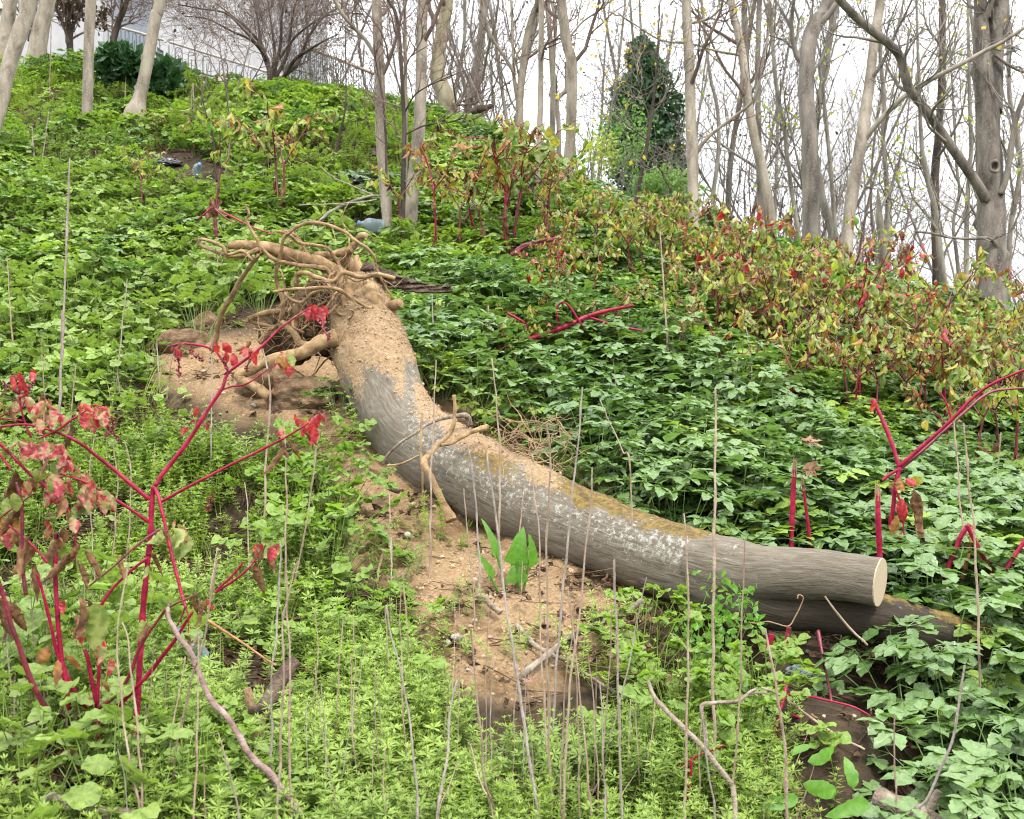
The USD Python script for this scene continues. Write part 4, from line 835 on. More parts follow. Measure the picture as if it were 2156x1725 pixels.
def mallow_outline(r, g, lobes=5, deep=.16, n=26):
    a = np.linspace(-math.pi * .93, math.pi * .93, n)
    q = r * (1 - deep * (.5 - .5 * np.cos(lobes * (a + math.pi) * 1.0)) + g.normal(0, .03, n)) * (.82 + .18 * np.cos(a))
    return np.stack([r * .35 + q * np.cos(a), q * np.sin(a)], 1)
def ovate_outline(L, w, g, teeth=.12, n=12, lob=0.0):
    t = np.linspace(0, 1, n); p = np.sin(np.pi * t ** .72) ** .8 * w / 2
    k = np.where(np.arange(n) % 2 == 0, 1 + teeth, 1 - teeth); k[0] = k[-1] = 1
    p = p * k * (1 + lob * np.sin(t * math.pi * 3)); x = t * L
    return np.vstack([np.stack([x, p], 1), np.stack([x, -p], 1)[-2:0:-1]])
def plane_outline(r, g):
    pts = []
    for k in range(5):
        a = (k - 2) * .62; rr = r * (1.0, .92, .62)[abs(k - 2)]
        pts += [(a - .30, rr * .50), (a - .13, rr * .80), (a - .06, rr * .78), (a, rr), (a + .06, rr * .78), (a + .13, rr * .80)]
    pts += [(1.6, r * .22), (math.pi, r * .06), (-1.6, r * .22)]
    q = np.array(pts); return np.stack([q[:, 1] * np.cos(q[:, 0]) + r * .06, q[:, 1] * np.sin(q[:, 0])], 1)
def arrow_outline(L, w, g):
    q = np.array([(0, 0), (-.22, .22), (-.30, .42), (-.12, .50), (.12, .46), (.4, .34), (.7, .18), (1, 0)]) * [L, w]
    return np.vstack([q, (q * [1, -1])[-2:0:-1]])

# ------------------------------------------------------------------ pokeweed: crimson stems, withered leaves
MIX = {'olive': ('pk_green', 'pk_green', 'pk_green', 'pk_green', 'pk_green', 'pk_yellow', 'lime', 'lime', 'pk_orange', 'pk_brown', 'dock'), 'rust': ('pk_green', 'pk_green', 'pk_green', 'pk_yellow', 'lime', 'pk_orange', 'pk_brown', 'pk_brown', 'pk_orange'), 'scarlet': ('pk_green', 'pk_green', 'pk_red', 'pk_pink', 'pk_orange', 'pk_green', 'lime', 'pk_brown'),
       'pink': ('pk_pink', 'pk_pink', 'pk_pink', 'pk_red', 'pk_brown', 'pk_green')}
def hang_leaf(t, p, g, L, m, out=.5):
    """one withered leaf on a short stalk, hanging from p"""
    a = g.uniform(0, 6.28); d = norm([math.cos(a) * out, math.sin(a) * out, -g.uniform(.45, 1.0)]); side = [-math.sin(a), math.cos(a), g.normal(0, .3)]
    dry = m in ('pk_brown',)
    q = p + d * L * .12 + [0, 0, .01]
    v, f = blade(q, d, side, L, L * (g.uniform(.2, .3) if dry else g.uniform(.36, .52)), g, 7, g.uniform(-1.2, 1.2), g.uniform(.5, 1.6) if dry else g.uniform(.2, 1.2), .16 if dry else .05)
    emit(t, 'leaf', (v, f), M[m], world=False)

def raceme(t, p, g, L):
    mb = MB(); d = norm(np.array([g.normal(0, .5), g.normal(0, .5), -1.0])); P = p + np.linspace(0, L, 9)[:, None] * d + np.cumsum(g.normal(0, .003, (9, 3)), 0)
    mb.add(*tube(P, .0022, 4))
    ball = trimesh.creation.icosphere(0, 1.0)
    for k in range(26):
        i = g.integers(1, 9); mb.add(np.array(ball.vertices) * g.uniform(.0022, .0038) + P[i] + g.normal(0, .0035, 3), np.array(ball.faces))
    emit(t, 'raceme', mb, M['berry'], world=False)

PK = []
for k in range(10):
    g = np.random.default_rng(500 + k); mix = ('olive', 'olive', 'rust', 'olive', 'scarlet', 'rust', 'olive', 'scarlet', 'rust', 'olive')[k]; c = form('pokeweed_form_' + 'abcdefghij'[k])
    sm = M[('pk_stem_dark', 'pk_stem_dark', 'pk_stem')[k % 3]]
    hf = g.uniform(.42, .68); top = np.array([g.normal(0, .07), g.normal(0, .07), hf])
    main = spline(np.array([[0, 0, -.25], [0, 0, 0], top * .5 + [g.normal(0, .02), g.normal(0, .02), 0], top]), 24)
    emit(c, 'stem', tube(main, np.linspace(.0105, .0075, 24), 9), sm, world=False)
    nf = int(g.integers(2, 4)); a0 = g.uniform(0, 6.28); nodes = []
    for i in range(nf):
        a = a0 + i * 6.28 / nf + g.normal(0, .3); d = norm([math.cos(a) * .7, math.sin(a) * .7, g.uniform(.55, 1.0)]); L = g.uniform(.28, .45)
        P, R = grow(top[None], d[None], np.array([L]), np.array([.006]), 9, .09, .05, .6, g)
        emit(c, 'branch', tube(P[0], R[0], 7), sm, world=False)
        nodes += list(P[0][2:])
        for j in range(2):
            a2 = a + (j - .5) * 1.6 + g.normal(0, .3); d2 = norm([math.cos(a2) * .9, math.sin(a2) * .9, g.uniform(.2, .8)])
            P2, R2 = grow(P[0][-1 - 3 * j][None], d2[None], np.array([g.uniform(.16, .34)]), np.array([.0036]), 8, .12, -.02, .45, g)
            emit(c, 'branch', tube(P2[0], R2[0], 6), sm, world=False); nodes += list(P2[0][2:]) * 2
            if g.random() < .4: raceme(c, P2[0][-1], g, g.uniform(.06, .13))
    nl = int(g.integers(55, 72))
    for i in range(nl):
        p = nodes[int(g.integers(0, len(nodes)))]; hang_leaf(c, p + g.normal(0, .02, 3), g, g.uniform(.055, .13), MIX[mix][int(g.integers(0, len(MIX[mix])))])
    for i in range(3): hang_leaf(c, main[int(g.integers(10, 23))], g, g.uniform(.1, .2), 'pk_brown', .25)
    PK.append((c, hf + .36))
# where they stand: foot and top on the sheet, kind of form
STAND = [('I', '215,150 218,-60', 4), ('F', '590,1140 720,640', 2), ('F', '560,1000 610,580', 1), ('F', '940,1200 915,560', 0), ('F', '1030,1250 1010,700', 8), ('F', '1090,1250 1120,620', 5), ('F', '1140,1300 1150,640', 3), ('F', '1300,1250 1310,680', 7), ('F', '1450,1310 1445,690', 8),
 ('F', '1530,1200 1560,640', 6), ('F', '1610,1170 1600,600', 9), ('F', '1700,1340 1710,640', 2), ('F', '1850,1320 1880,700', 3), ('F', '1900,1330 1920,720', 5), ('F', '1840,1600 1960,900', 0), ('F', '1990,1600 2050,860', 1), ('F', '2050,1650 2110,850', 6), ('F', '1680,1600 1690,1000', 8),
 ('F', '380,780 390,250', 3), ('F', '90,700 85,200', 9), ('F', '240,750 230,180', 0), ('F', '700,900 690,240', 1), ('F', '820,850 860,230', 7), ('F', '980,900 1000,260', 4), ('F', '1200,900 1220,330', 3), ('F', '1380,900 1400,330', 7), ('F', '500,800 480,220', 2), ('F', '640,760 640,170', 4), ('F', '1560,960 1560,420', 6), ('F', '1780,1050 1780,520', 0), ('F', '1950,1000 1980,540', 3), ('F', '2120,1050 2130,560', 9),
 ('B', '1310,1725 1290,1020', 5), ('B', '1450,1660 1475,1180', 6), ('B', '1600,1640 1530,1080', 2), ('B', '1690,1700 1640,1200', 3), ('B', '1820,1700 1800,900', 9), ('B', '2040,1725 1990,1000', 1), ('B', '1740,1650 1740,1100', 8), ('B', '1100,1600 1200,1150', 3), ('B', '1830,1500 1820,900', 5),
 ('C', '210,1725 200,900', 2), ('C', '430,1725 370,1150', 0), ('C', '520,1430 510,1080', 8), ('C', '700,1725 690,1300', 3), ('C', '900,1725 880,1350', 5), ('C', '1080,1725 1100,1380', 1), ('C', '1250,1760 1240,1370', 6), ('C', '1560,1760 1560,1450', 4), ('C', '1750,1760 1760,1500', 7), ('C', '1950,1760 1960,1500', 0),
 ('A', '1885,1460 1880,720', 3), ('A', '1915,1450 2010,820', 6), ('A', '1450,1560 1420,870', 1), ('A', '940,1390 900,1060', 0), ('A', '1280,990 1230,820', 3), ('A', '1080,930 1060,800', 6),
 ('I', '110,300 90,100', 2), ('I', '60,420 80,180', 3), ('I', '400,330 380,60', 8), ('I', '640,210 660,-40', 5), ('I', '720,380 730,60', 1), ('I', '800,300 800,20', 0), ('I', '1050,300 1040,20', 9), ('I', '880,420 900,130', 2), ('D', '1240,560 1235,420', 0), ('D', '1330,590 1320,450', 3), ('D', '1400,610 1400,480', 9), ('D', '1500,640 1500,500', 5), ('D', '1570,690 1560,540', 2), ('D', '1260,650 1250,530', 6), ('D', '1180,590 1170,470', 8),
 ('D', '1658,651 1647,510', 3), ('D', '1513,709 1527,576', 0), ('D', '1648,725 1638,593', 3), ('D', '1675,798 1679,686', 3), ('D', '2036,706 2040,571', 6), ('D', '2143,854 2154,714', 9), ('D', '1950,758 1949,634', 3), ('D', '2132,846 2143,660', 0), ('D', '2108,792 2119,611', 8), ('D', '1630,703 1629,570', 0), ('D', '1704,780 1690,667', 4), ('D', '2168,788 2174,626', 9), ('D', '2168,720 2159,577', 4), ('D', '1795,679 1798,535', 4), ('D', '1874,823 1861,705', 0), ('D', '1685,737 1674,558', 9), ('D', '1694,641 1682,503', 3), ('D', '1992,852 1986,741', 9), ('D', '2019,748 2023,562', 3), ('D', '1696,671 1685,525', 2), ('D', '1901,686 1897,530', 5), ('D', '1613,762 1607,623', 3), ('D', '1794,684 1782,500', 0), ('D', '1537,650 1526,486', 0), ('D', '1865,761 1852,626', 8), ('D', '1696,811 1687,649', 0), ('D', '1662,705 1659,592', 0), ('D', '1933,741 1924,613', 0), ('D', '1670,677 1662,550', 3), ('D', '1594,637 1596,452', 7), ('D', '1769,806 1778,644', 6), ('D', '1527,685 1540,540', 7), ('D', '2102,863 2107,726', 4), ('D', '1711,712 1720,585', 3), ('D', '1262,556 1261,416', 9), ('D', '1505,641 1494,498', 3), ('D', '1429,561 1437,420', 8), ('D', '1377,604 1383,459', 3), ('D', '1441,553 1432,431', 9), ('D', '1175,614 1181,473', 5), ('D', '1150,634 1142,512', 5), ('D', '1431,596 1432,514', 0), ('D', '1401,530 1402,432', 3), ('D', '1146,486 1155,342', 9), ('D', '1456,660 1446,542', 2), ('D', '1210,648 1207,515', 2), ('D', '1167,495 1169,353', 5), ('D', '1519,600 1524,489', 8)]
rows = []
for z, s, k in STAND:
    q = px(z, s); b = on_ground(q[:1], .10)[0]; d = b[1]; rows.append((q[0, 0], q, d, b, k))
rows.sort(key=lambda r: r[0])
g = np.random.default_rng(23)
LOOK = {0: 'olive-leaved', 1: 'olive-leaved dark-stemmed', 2: 'rust-leaved', 3: 'olive-leaved', 4: 'scarlet-leaved', 5: 'rust-leaved', 6: 'olive-leaved', 7: 'scarlet-leaved', 8: 'rust-leaved', 9: 'olive-leaved'}
where = lambda x: 'on the upper left slope' if x < 700 else 'near the pale tree pair' if x < 1080 else 'on the middle slope' if x < 1480 else 'in the thicket on the right'
cnt = {}
for x, q, d, b, k in rows:
    z = b[2] - .13; h = max(.4, (q[0, 1] - q[1, 1]) / FPX * d + .16); kk = (where(x), LOOK[k]); cnt[kk] = cnt.get(kk, 0) + 1
    place(PK[k][0], 'pokeweed', '%s pokeweed %s, %s from the left of its kind' % (LOOK[k], where(x), nth(cnt[kk] - 1)), 'pokeweed', (b[0], d, z), g.uniform(0, 6.28), h / PK[k][1], 'withering pokeweed plants standing on the slope', ((0, g.normal(0, 4))))

# the big one at the lower left, branch by branch
pw = thing('pokeweed', 'tall branching crimson pokeweed with hanging pink leaves at the lower left', 'pokeweed', W(px('D', '225,1640'), 2.95)[0])
BIG = [('N', '740,1480 720,1430 680,1250 660,1060', 2.95, (17, 15, 13), 0), ('N', '905,1190 925,950 940,700 955,450 975,200 1000,-60', (2.95, 3.0), (15, 14, 13), 0), ('M', '1000,1450 1015,1300 1020,1150 1035,985', 3.0, (13, 12), 0),
 ('M', '1045,985 1100,900 1270,680 1420,440 1500,320 1540,220 1700,100 1800,10 1890,-80 2080,-215', (3.0, 3.1), (11, 10, 9, 7, 5, 3), 0), ('M', '1480,342 1560,315 1650,300 1740,245 1830,180', 3.06, (5, 3), 0), ('M', '1538,212 1500,140 1450,75 1380,45 1300,30 1220,25 1150,40', 3.07, (6, 5, 3), 0),
 ('M', '1085,1092 1250,1000 1500,870 1800,720 2000,610 2080,560', (3.0, 2.95), (7, 6, 3), 0), ('M', '1005,1075 880,970 750,860 640,775 530,690 380,620 180,570 0,585 -60,590', (3.0, 2.9), (9, 8, 6, 5), 0), ('M', '1000,1225 900,1155 800,1090 680,1015 540,945 400,900', (3.0, 2.92), (7, 6, 4), 0),
 ('M', '1035,985 1065,1050 1090,1150 1130,1320 1160,1450 1190,1580 1225,1720 1250,1808', (3.0, 2.9), (9, 8, 7), 0), ('N', '1255,310 1268,360 1270,470', 2.9, (4, 2), 0), ('N', '1245,300 1225,360 1190,430', 2.9, (5, 3), 1), ('N', '655,950 668,700 655,560 660,400 680,290 760,170 880,55 990,-30', (2.95, 2.98), (8, 7, 6), 0),
 ('M', '1085,1270 990,1335 900,1400 760,1530 600,1660', (2.98, 2.92), (6, 5, 4), 1), ('N', '465,990 440,800 410,600 390,380 378,200 372,0 378,-200', (2.92, 2.95), (12, 11, 10), 0), ('N', '330,1005 260,890 190,740 130,560 80,430 20,220 -20,100', (2.85, 2.8), (12, 11, 10), 1),
 ('N', '595,1005 520,900 460,780 410,660 370,550 340,400 300,240 245,70', (2.95, 2.9), (11, 10, 8, 6), 0), ('N', '672,1060 640,900 610,740 590,640 570,580', 2.96, (10, 9, 8), 0), ('N', '665,975 760,910 830,830 890,720 930,600 1000,470 1060,390 1110,320 1160,285 1240,250 1330,212', (2.93, 2.85), (10, 8, 6, 4), 1),
 ('N', '735,1025 860,900 1000,750 1100,620 1180,520 1240,420 1300,330', (2.95, 2.9), (10, 9, 6), 0), ('N', '1395,385 1500,450 1650,550 1760,625 1860,690', 2.95, (6, 4), 2), ('N', '1450,200 1500,145 1550,100 1620,20 1640,-10', 3.2, (6, 5, 4), 0), ('N', '1455,195 1520,155 1600,100 1680,30 1720,-20', 3.2, (6, 4), 0),
 ('M', '-40,680 0,700 80,780 200,900 330,1005', (2.9, 2.92), (7, 8), 0), ('M', '-30,745 0,770 40,830 75,880', 2.88, (6, 5), 0), ('M', '-30,1230 20,1185 120,1110 235,1035', 2.88, (5, 4), 1), ('M', '175,1720 150,1500 150,1200 135,1050 110,960', 2.9, (9, 8, 6), 1), ('M', '210,660 170,560 140,450 130,330 130,260', 2.95, (5, 4), 0), ('M', '-30,530 80,535 150,545', 2.95, (4, 4), 0), ('M', '60,1250 170,1340 260,1430 320,1500', 2.9, (5, 5), 0), ('M', '520,1210 510,1350 505,1500', 2.95, (4, 3), 0),
 ('M', '480,540 400,600 270,665', 2.93, (5, 4), 0), ('M', '480,540 560,490 640,440 700,470', 2.93, (4, 3), 0), ('M', '300,880 260,780 240,720', 2.92, (4, 3), 0), ('M', '0,520 60,490 130,480 170,400', 2.95, (4, 3), 0)]
SMS = ('pk_stem', 'pk_stem_dark', 'pk_stem_tan')
for k, (z, s, d, w, mk) in enumerate(BIG):
    emit(pw, 'stem' if k < 3 or 13 < k < 18 else 'branch', limb(z, s, d, np.array(w) * .95, n=46, sides=10, wob=.004, seed=600 + k), M[SMS[mk]], label='dry orange fallen branch' if mk == 2 else None)
def sheet_leaf(t, z, s, d, L, m, tilt=0.0, wr=.5, g=g, curl=None, drop=1.0):
    """one hanging leaf: foot at s, length L and lean measured on the sheet"""
    p = W(px(z, s), d)[0]; Lm = L * ZONES[z][2] * d / FPX
    dv = norm(np.array([math.sin(tilt), g.normal(0, .25), -math.cos(tilt) * drop])); sd = norm(np.array([math.cos(tilt), g.normal(0, .45), math.sin(tilt)]))
    dry = m == 'pk_brown'
    v, f = blade(p, dv, sd, Lm, Lm * wr, g, 14, g.uniform(-.9, .9) if curl is None else curl, g.uniform(.6, 1.8) if dry else g.uniform(.2, 1.1), .10 if dry else .035, rip=.06)
    emit(t, 'leaf', (v, f), M[m])
g = np.random.default_rng(77)
LVS = '70,250,120,r 120,230,110,r 165,310,90,r 200,215,90,r 175,340,70,r 130,280,90,r 40,300,110,w 200,390,130,p 250,380,150,p 235,440,140,p 300,410,170,p 330,470,150,p 350,440,160,p 380,500,150,p 400,560,120,g 575,490,130,r 600,500,150,p 620,470,180,p 560,430,90,r 640,450,110,r 690,490,120,p 700,520,110,r 720,480,100,p 480,480,80,g 520,500,90,g 500,590,190,w 540,440,60,r 100,380,110,w 140,370,130,p 60,440,110,p 20,430,90,p 250,530,140,p 270,570,120,w 130,680,170,p 160,690,150,p 200,680,130,p 250,700,170,p 310,680,160,p 350,690,180,p 390,720,150,p 430,740,160,p 460,780,170,p 490,830,140,p 330,800,150,w 360,820,140,g 350,900,200,p 370,960,180,p 390,980,190,p 270,880,170,g 290,900,140,w 460,960,130,p 520,940,170,w 550,900,150,p 590,930,210,p 620,960,230,p 640,1000,220,p 660,1020,210,p 680,1040,160,p 600,980,180,g 570,1050,190,g 450,1120,190,r 480,1130,150,p 540,1110,120,g 420,1050,180,o 210,930,170,o 190,950,120,p 90,1030,160,g 50,1060,140,g 20,1200,250,o 50,1240,200,p 75,1300,220,w 120,1280,140,o 330,1240,120,p 345,1400,210,g 380,1330,90,o 430,1390,220,g 450,1440,200,p 570,1420,240,w 540,1380,180,w 490,1370,170,w 480,1190,150,p 1200,1240,160,p 1190,1290,210,g 1170,1270,200,g 1220,1300,190,g 1090,1280,150,g 1110,1300,110,o 1010,1420,180,w 1040,1460,160,w 985,1530,90,g 790,1450,210,w 1790,1380,180,w 1760,1370,120,r 1740,1370,160,w 1830,1390,120,r 1850,1400,110,r 1800,1420,180,w 1720,1490,270,w 105,880,420,w 160,1080,330,w 200,1320,330,w 230,1500,290,w 240,1380,280,w 430,1260,320,w 470,1440,300,w 520,1500,240,w 60,460,120,w 10,590,130,w 1880,650,190,w 1910,720,260,w 1940,680,180,w 1890,590,90,p 2060,540,130,r 2090,560,150,r 2110,590,140,r 2040,600,170,w 2130,520,110,r 2150,500,130,r 1990,520,80,r 1460,30,90,r 1500,20,100,r 1520,80,90,r 1570,90,120,r 1640,40,110,r 1680,60,120,r 1700,90,100,r 1240,20,90,w 1290,30,110,w 1190,40,110,r 1870,110,140,o 1900,100,130,p 1930,120,150,r 1950,150,120,r 1960,90,110,g 1830,130,150,w 1840,230,160,w 1330,450,80,r 1400,560,60,r 1250,590,70,r 1320,540,60,r'
KEY = {'r': 'pk_red', 'p': 'pk_pink', 'w': 'pk_brown', 'g': 'pk_green', 'o': 'pk_orange'}
for t in LVS.split():
    x, y, L, m = t.split(',')
    for _ in range(2 if float(L) < 200 and m != 'w' else 0): sheet_leaf(pw, 'M', '%f,%f' % (float(x) + g.normal(0, 22), float(y) + g.normal(0, 18)), 2.95 + g.normal(0, .05) + (.08 if float(x) > 1100 else 0), float(L) * g.uniform(.4, .75), KEY[m if g.random() < .5 else 'pgwow'[int(g.integers(0, 5))]], g.normal(0, .6), g.uniform(.3, .5))
    sheet_leaf(pw, 'M', x + ',' + y, 2.93 + g.normal(0, .05) + (.08 if float(x) > 1100 else 0), float(L), KEY[m], g.normal(0, .35), g.uniform(.16, .26) if m == 'w' else g.uniform(.42, .6))
for t in '0,230,330,w 40,250,310,w 20,330,260,w 640,270,400,g 590,250,260,w 530,220,330,w 560,300,260,w 510,340,250,w 700,520,190,p 660,560,160,p 480,440,190,o 520,420,200,p 330,560,170,o 300,600,130,g 390,650,190,o 445,620,180,o 430,250,110,r 750,640,140,p 1310,230,170,w 1340,240,150,w 1370,250,160,w 1390,240,110,r 1330,330,130,w 960,380,130,g 985,400,150,w 1000,430,130,w 1010,560,0,w 1240,480,110,w 1270,490,90,w 600,900,160,w 590,1250,130,w 410,1260,80,r 450,1220,90,r 700,800,100,o'.split():
    x, y, L, m = t.split(',')
    if float(L): sheet_leaf(pw, 'N', x + ',' + y, 2.9 + g.normal(0, .04), float(L), KEY[m], g.normal(0, .3), g.uniform(.2, .3) if m == 'w' else g.uniform(.33, .5))
for s in ('2095,-225', '2120,-240', '2140,-220', '2150,-200', '2170,-230', '2080,-240'):
    sheet_leaf(pw, 'M', s, 3.1, 120, 'pk_red', g.normal(.3, .4), .45)
for s, L in (('230,250', .07), ('30,280', .06), ('1185,60', .07), ('1255,60', .06), ('1490,120', .06), ('1690,80', .06), ('740,520', .07), ('735,560', .05), ('650,1050', .05), ('1420,1050', .05), ('2160,-170', .06)):
    raceme(pw, W(px('M', s), 2.95)[0] - BASE[str(pw.GetPath())], g, L)

# broken and lying pokeweed stems on the right, one by one
def stemset(label, parts, leaves=(), cat='pokeweed', racemes=()):
    t = thing('pokeweed', label, cat, W(px(parts[0][0], parts[0][1])[:1], np.atleast_1d(parts[0][2])[0])[0])
    for k, (z, s, d, w, m) in enumerate(parts):
        emit(t, 'stem' if k == 0 else 'branch', limb(z, s, d, w, n=36, sides=10, wob=.004, seed=700 + k), M[m])
    for (z, s, d, L, m, tl, wr) in leaves: sheet_leaf(t, z, s, d, L, m, tl, wr)
    return t
stemset('forked crimson pokeweed with three long arms, behind and right of the sawn limb', [('I', '1585,1075 1605,960 1612,880 1632,790', 4.9, (11, 10, 9), 'pk_stem'), ('I', '1632,790 1600,690 1560,590 1520,505', (4.9, 5.0), (9, 10), 'pk_stem'), ('I', '1632,785 1740,690 1850,590 1960,480 2060,420 2180,370', (4.9, 4.7), (9, 7, 5), 'pk_stem'),
    ('I', '1640,792 1760,690 1880,580 2000,480 2090,460 2180,455', (4.9, 5.0), (8, 6, 4), 'pk_stem_dark'), ('I', '1625,800 1590,820 1560,845', 4.9, (7, 6), 'pk_stem'), ('I', '1615,880 1640,960 1650,1080', 4.85, (5, 3), 'pk_stem'), ('I', '1850,590 1830,520 1800,470', 4.85, (4, 3), 'pk_stem')],
    [('I', '1635,830', 4.85, 70, 'pk_orange', .3, .7), ('I', '1660,835', 4.85, 60, 'pk_red', .8, .6), ('I', '1700,825', 4.85, 75, 'pk_yellow', .2, .6), ('I', '1640,920', 4.82, 120, 'pk_red', .15, .4), ('I', '1625,1000', 4.82, 100, 'pk_orange', -.1, .45), ('I', '1690,880', 4.82, 220, 'pk_brown', .15, .22), ('I', '1720,960', 4.82, 160, 'pk_brown', .1, .25), ('I', '1610,850', 4.85, 70, 'pk_brown', -.2, .4), ('I', '1640,1060', 4.82, 70, 'pk_red', 0, .4), ('I', '1740,590', 4.9, 60, 'pk_yellow', .4, .6), ('I', '1530,510', 4.95, 60, 'pk_red', -.2, .4), ('I', '1860,560', 4.85, 60, 'pk_green', .1, .7)])
def broken(label, z, s, d, w, cut=.55, m='pk_stem'):
    t = thing('pokeweed', label, 'pokeweed', W(px(z, s)[:1], d)[0]); q = px(z, s)
    emit(t, 'stem', limb(z, s, d, w, n=30, sides=10, wob=.004, seed=900), M[m])
    top = W(q[-1:], d)[0]; ax = norm(W(q[-1:], d)[0] - W(q[-2:-1], d)[0]); mb = MB(); r = w[-1] * d / FPX / 2
    for k in range(7):
        a = k * .9; o = r * .75 * np.array([math.cos(a), math.sin(a), 0]); mb.add(*tube(np.array([top + o - ax * .03, top + o * 1.05 + ax * .01, top + o * 1.15 + ax * g.uniform(.02, .06)]), [r * .4, r * .33, .0008], 5))
    emit(t, 'splinters', mb, M['splinter']); return t
broken('broken crimson stem standing left of its thinner twin behind the sawn limb', 'I', '1172,1180 1178,1060 1184,900 1190,800', 4.75, (11, 11, 10))
broken('thin broken crimson stem bent over under a hanging dead leaf', 'I', '1260,1180 1252,1080 1238,960 1225,860', 4.75, (7, 7, 6))
broken('broken crimson stem standing right at the cut face of the sawn limb', 'I', '1550,1260 1548,1150 1542,1000 1540,900', 4.45, (12, 12, 11))
stemset('crimson broken stem leaning left among the alexanders at the right edge', [('H', '1815,165 1850,90 1890,-10 1925,-60', 4.7, (10, 10), 'pk_stem')])
stemset('orange-tan dead stem crossing behind the dry stalks at the right', [('H', '1880,245 1905,140 1930,10 1945,-60', 4.72, (11, 10), 'pk_stem_tan')])
stemset('crimson stem slanting down to the right at the right edge', [('H', '1915,-60 1960,30 2030,160 2115,325', 4.65, (10, 9), 'pk_stem')])
stemset('crimson stem rising to the right at the right edge, crossing the other one', [('H', '2000,240 2070,140 2150,20 2200,-60', 4.65, (9, 8), 'pk_stem')])
stemset('thin crimson twig lying level at the right edge below the crossing stems', [('H', '2020,280 2090,286 2170,302', 4.5, (5, 4), 'pk_stem')])
stemset('snapped crimson pokeweed lying with two arms on the dark soil under the fork', [('H', '1155,580 1150,640 1125,740 1090,860 1060,950', (3.75, 3.6), (9, 8, 6), 'pk_stem'), ('H', '1160,655 1240,660 1330,680 1430,705 1505,742', (3.75, 3.65), (6, 5, 4), 'pk_stem'), ('H', '1180,740 1240,765 1285,785', 3.68, (5, 6), 'pk_stem'), ('H', '1110,815 1160,880 1200,940 1240,1000', 3.6, (8, 6), 'pk_stem'), ('H', '1285,785 1380,835 1480,892', 3.62, (6, 5), 'pk_stem_tan'), ('H', '1090,870 1110,960 1140,1080', 3.55, (6, 4), 'pk_stem_dark')],
    [('H', '1060,850', 3.55, 60, 'pk_orange', -.2, .5), ('H', '1010,1000', 3.5, 70, 'pk_orange', .1, .5), ('H', '1080,940', 3.5, 60, 'pk_red', .2, .5), ('H', '1130,1000', 3.5, 90, 'pk_brown', 0, .3), ('H', '1030,1040', 3.45, 60, 'pk_red', .3, .5), ('H', '1000,950', 3.5, 60, 'pk_pink', .1, .5)])
stemset('crimson stem propped under the fork of the fallen tree', [('H', '1355,770 1345,680 1330,600 1305,480 1290,385', (3.85, 4.05), (6, 6, 8), 'pk_stem_dark')])
stemset('short crimson stump under the dark limb, left of the thin one', [('H', '1150,470 1160,420 1166,370', 4.1, (12, 11), 'pk_stem_dark')])
stemset('bright crimson torn stub beside a dry stalk under the fork', [('H', '1080,470 1085,430 1092,400', 3.85, (14, 12), 'pk_stem')])
stemset('thin crimson forked twig lying low behind the stick at the lower middle', [('H', '670,1000 720,950 790,910 850,885 895,868', 3.2, (6, 5, 4), 'pk_stem'), ('H', '755,930 750,1010 740,1110', 3.15, (6, 5), 'pk_stem')])
stemset('thin crimson twig among the dark leaves at the lower right corner', [('H', '1440,905 1490,895 1560,885 1700,872', 3.7, (4, 4), 'pk_stem'), ('H', '1620,1020 1650,1070 1680,1100', 3.5, (5, 4), 'pk_stem_dark'), ('H', '1720,930 1700,1010 1680,1080', 3.6, (7, 5), 'pk_stem_dark')])
stemset('long crimson stem fallen across the slope above the trunk, forking to the right', [('I', '-140,330 0,270 100,240 200,205 260,180 320,153', (7.0, 7.2), (8, 11, 11, 10), 'pk_stem'), ('I', '320,153 400,130 510,108', 7.2, (9, 6), 'pk_stem'), ('I', '322,156 430,190 550,215', 7.2, (6, 4), 'pk_stem'), ('I', '-20,140 50,180 100,230 210,252', 7.1, (6, 5), 'pk_stem'), ('I', '200,205 190,120 230,100 300,200', 7.15, (5, 4), 'pk_stem')])
stemset('broken crimson pokeweed with arms splayed on the ground left of the root plate', [('A', '1460,1600 1450,1500 1440,1400 1420,1340', 8.8, (8, 7), 'pk_stem_dark'), ('A', '1440,1405 1520,1440 1620,1490 1720,1540 1850,1580', (8.8, 8.3), (5, 4, 3), 'pk_stem'), ('A', '1430,1400 1380,1440 1330,1480', 8.7, (4, 3), 'pk_stem'), ('A', '1450,1410 1520,1470 1570,1500', 8.6, (4, 3), 'pk_stem_dark')], [('A', '1420,1380', 8.75, 130, 'pk_brown', -.3, .4), ('A', '1440,1390', 8.75, 110, 'pk_brown', .1, .4)])
stemset('thick dark red arching stem among the withered leaves of the middle slope', [('B', '1830,1720 1900,1660 2000,1630 2110,1618', 8.6, (8, 7), 'pk_stem_dark'), ('C', '210,1720 300,1665 420,1620 560,1605', 8.6, (9, 7), 'pk_stem_dark')])

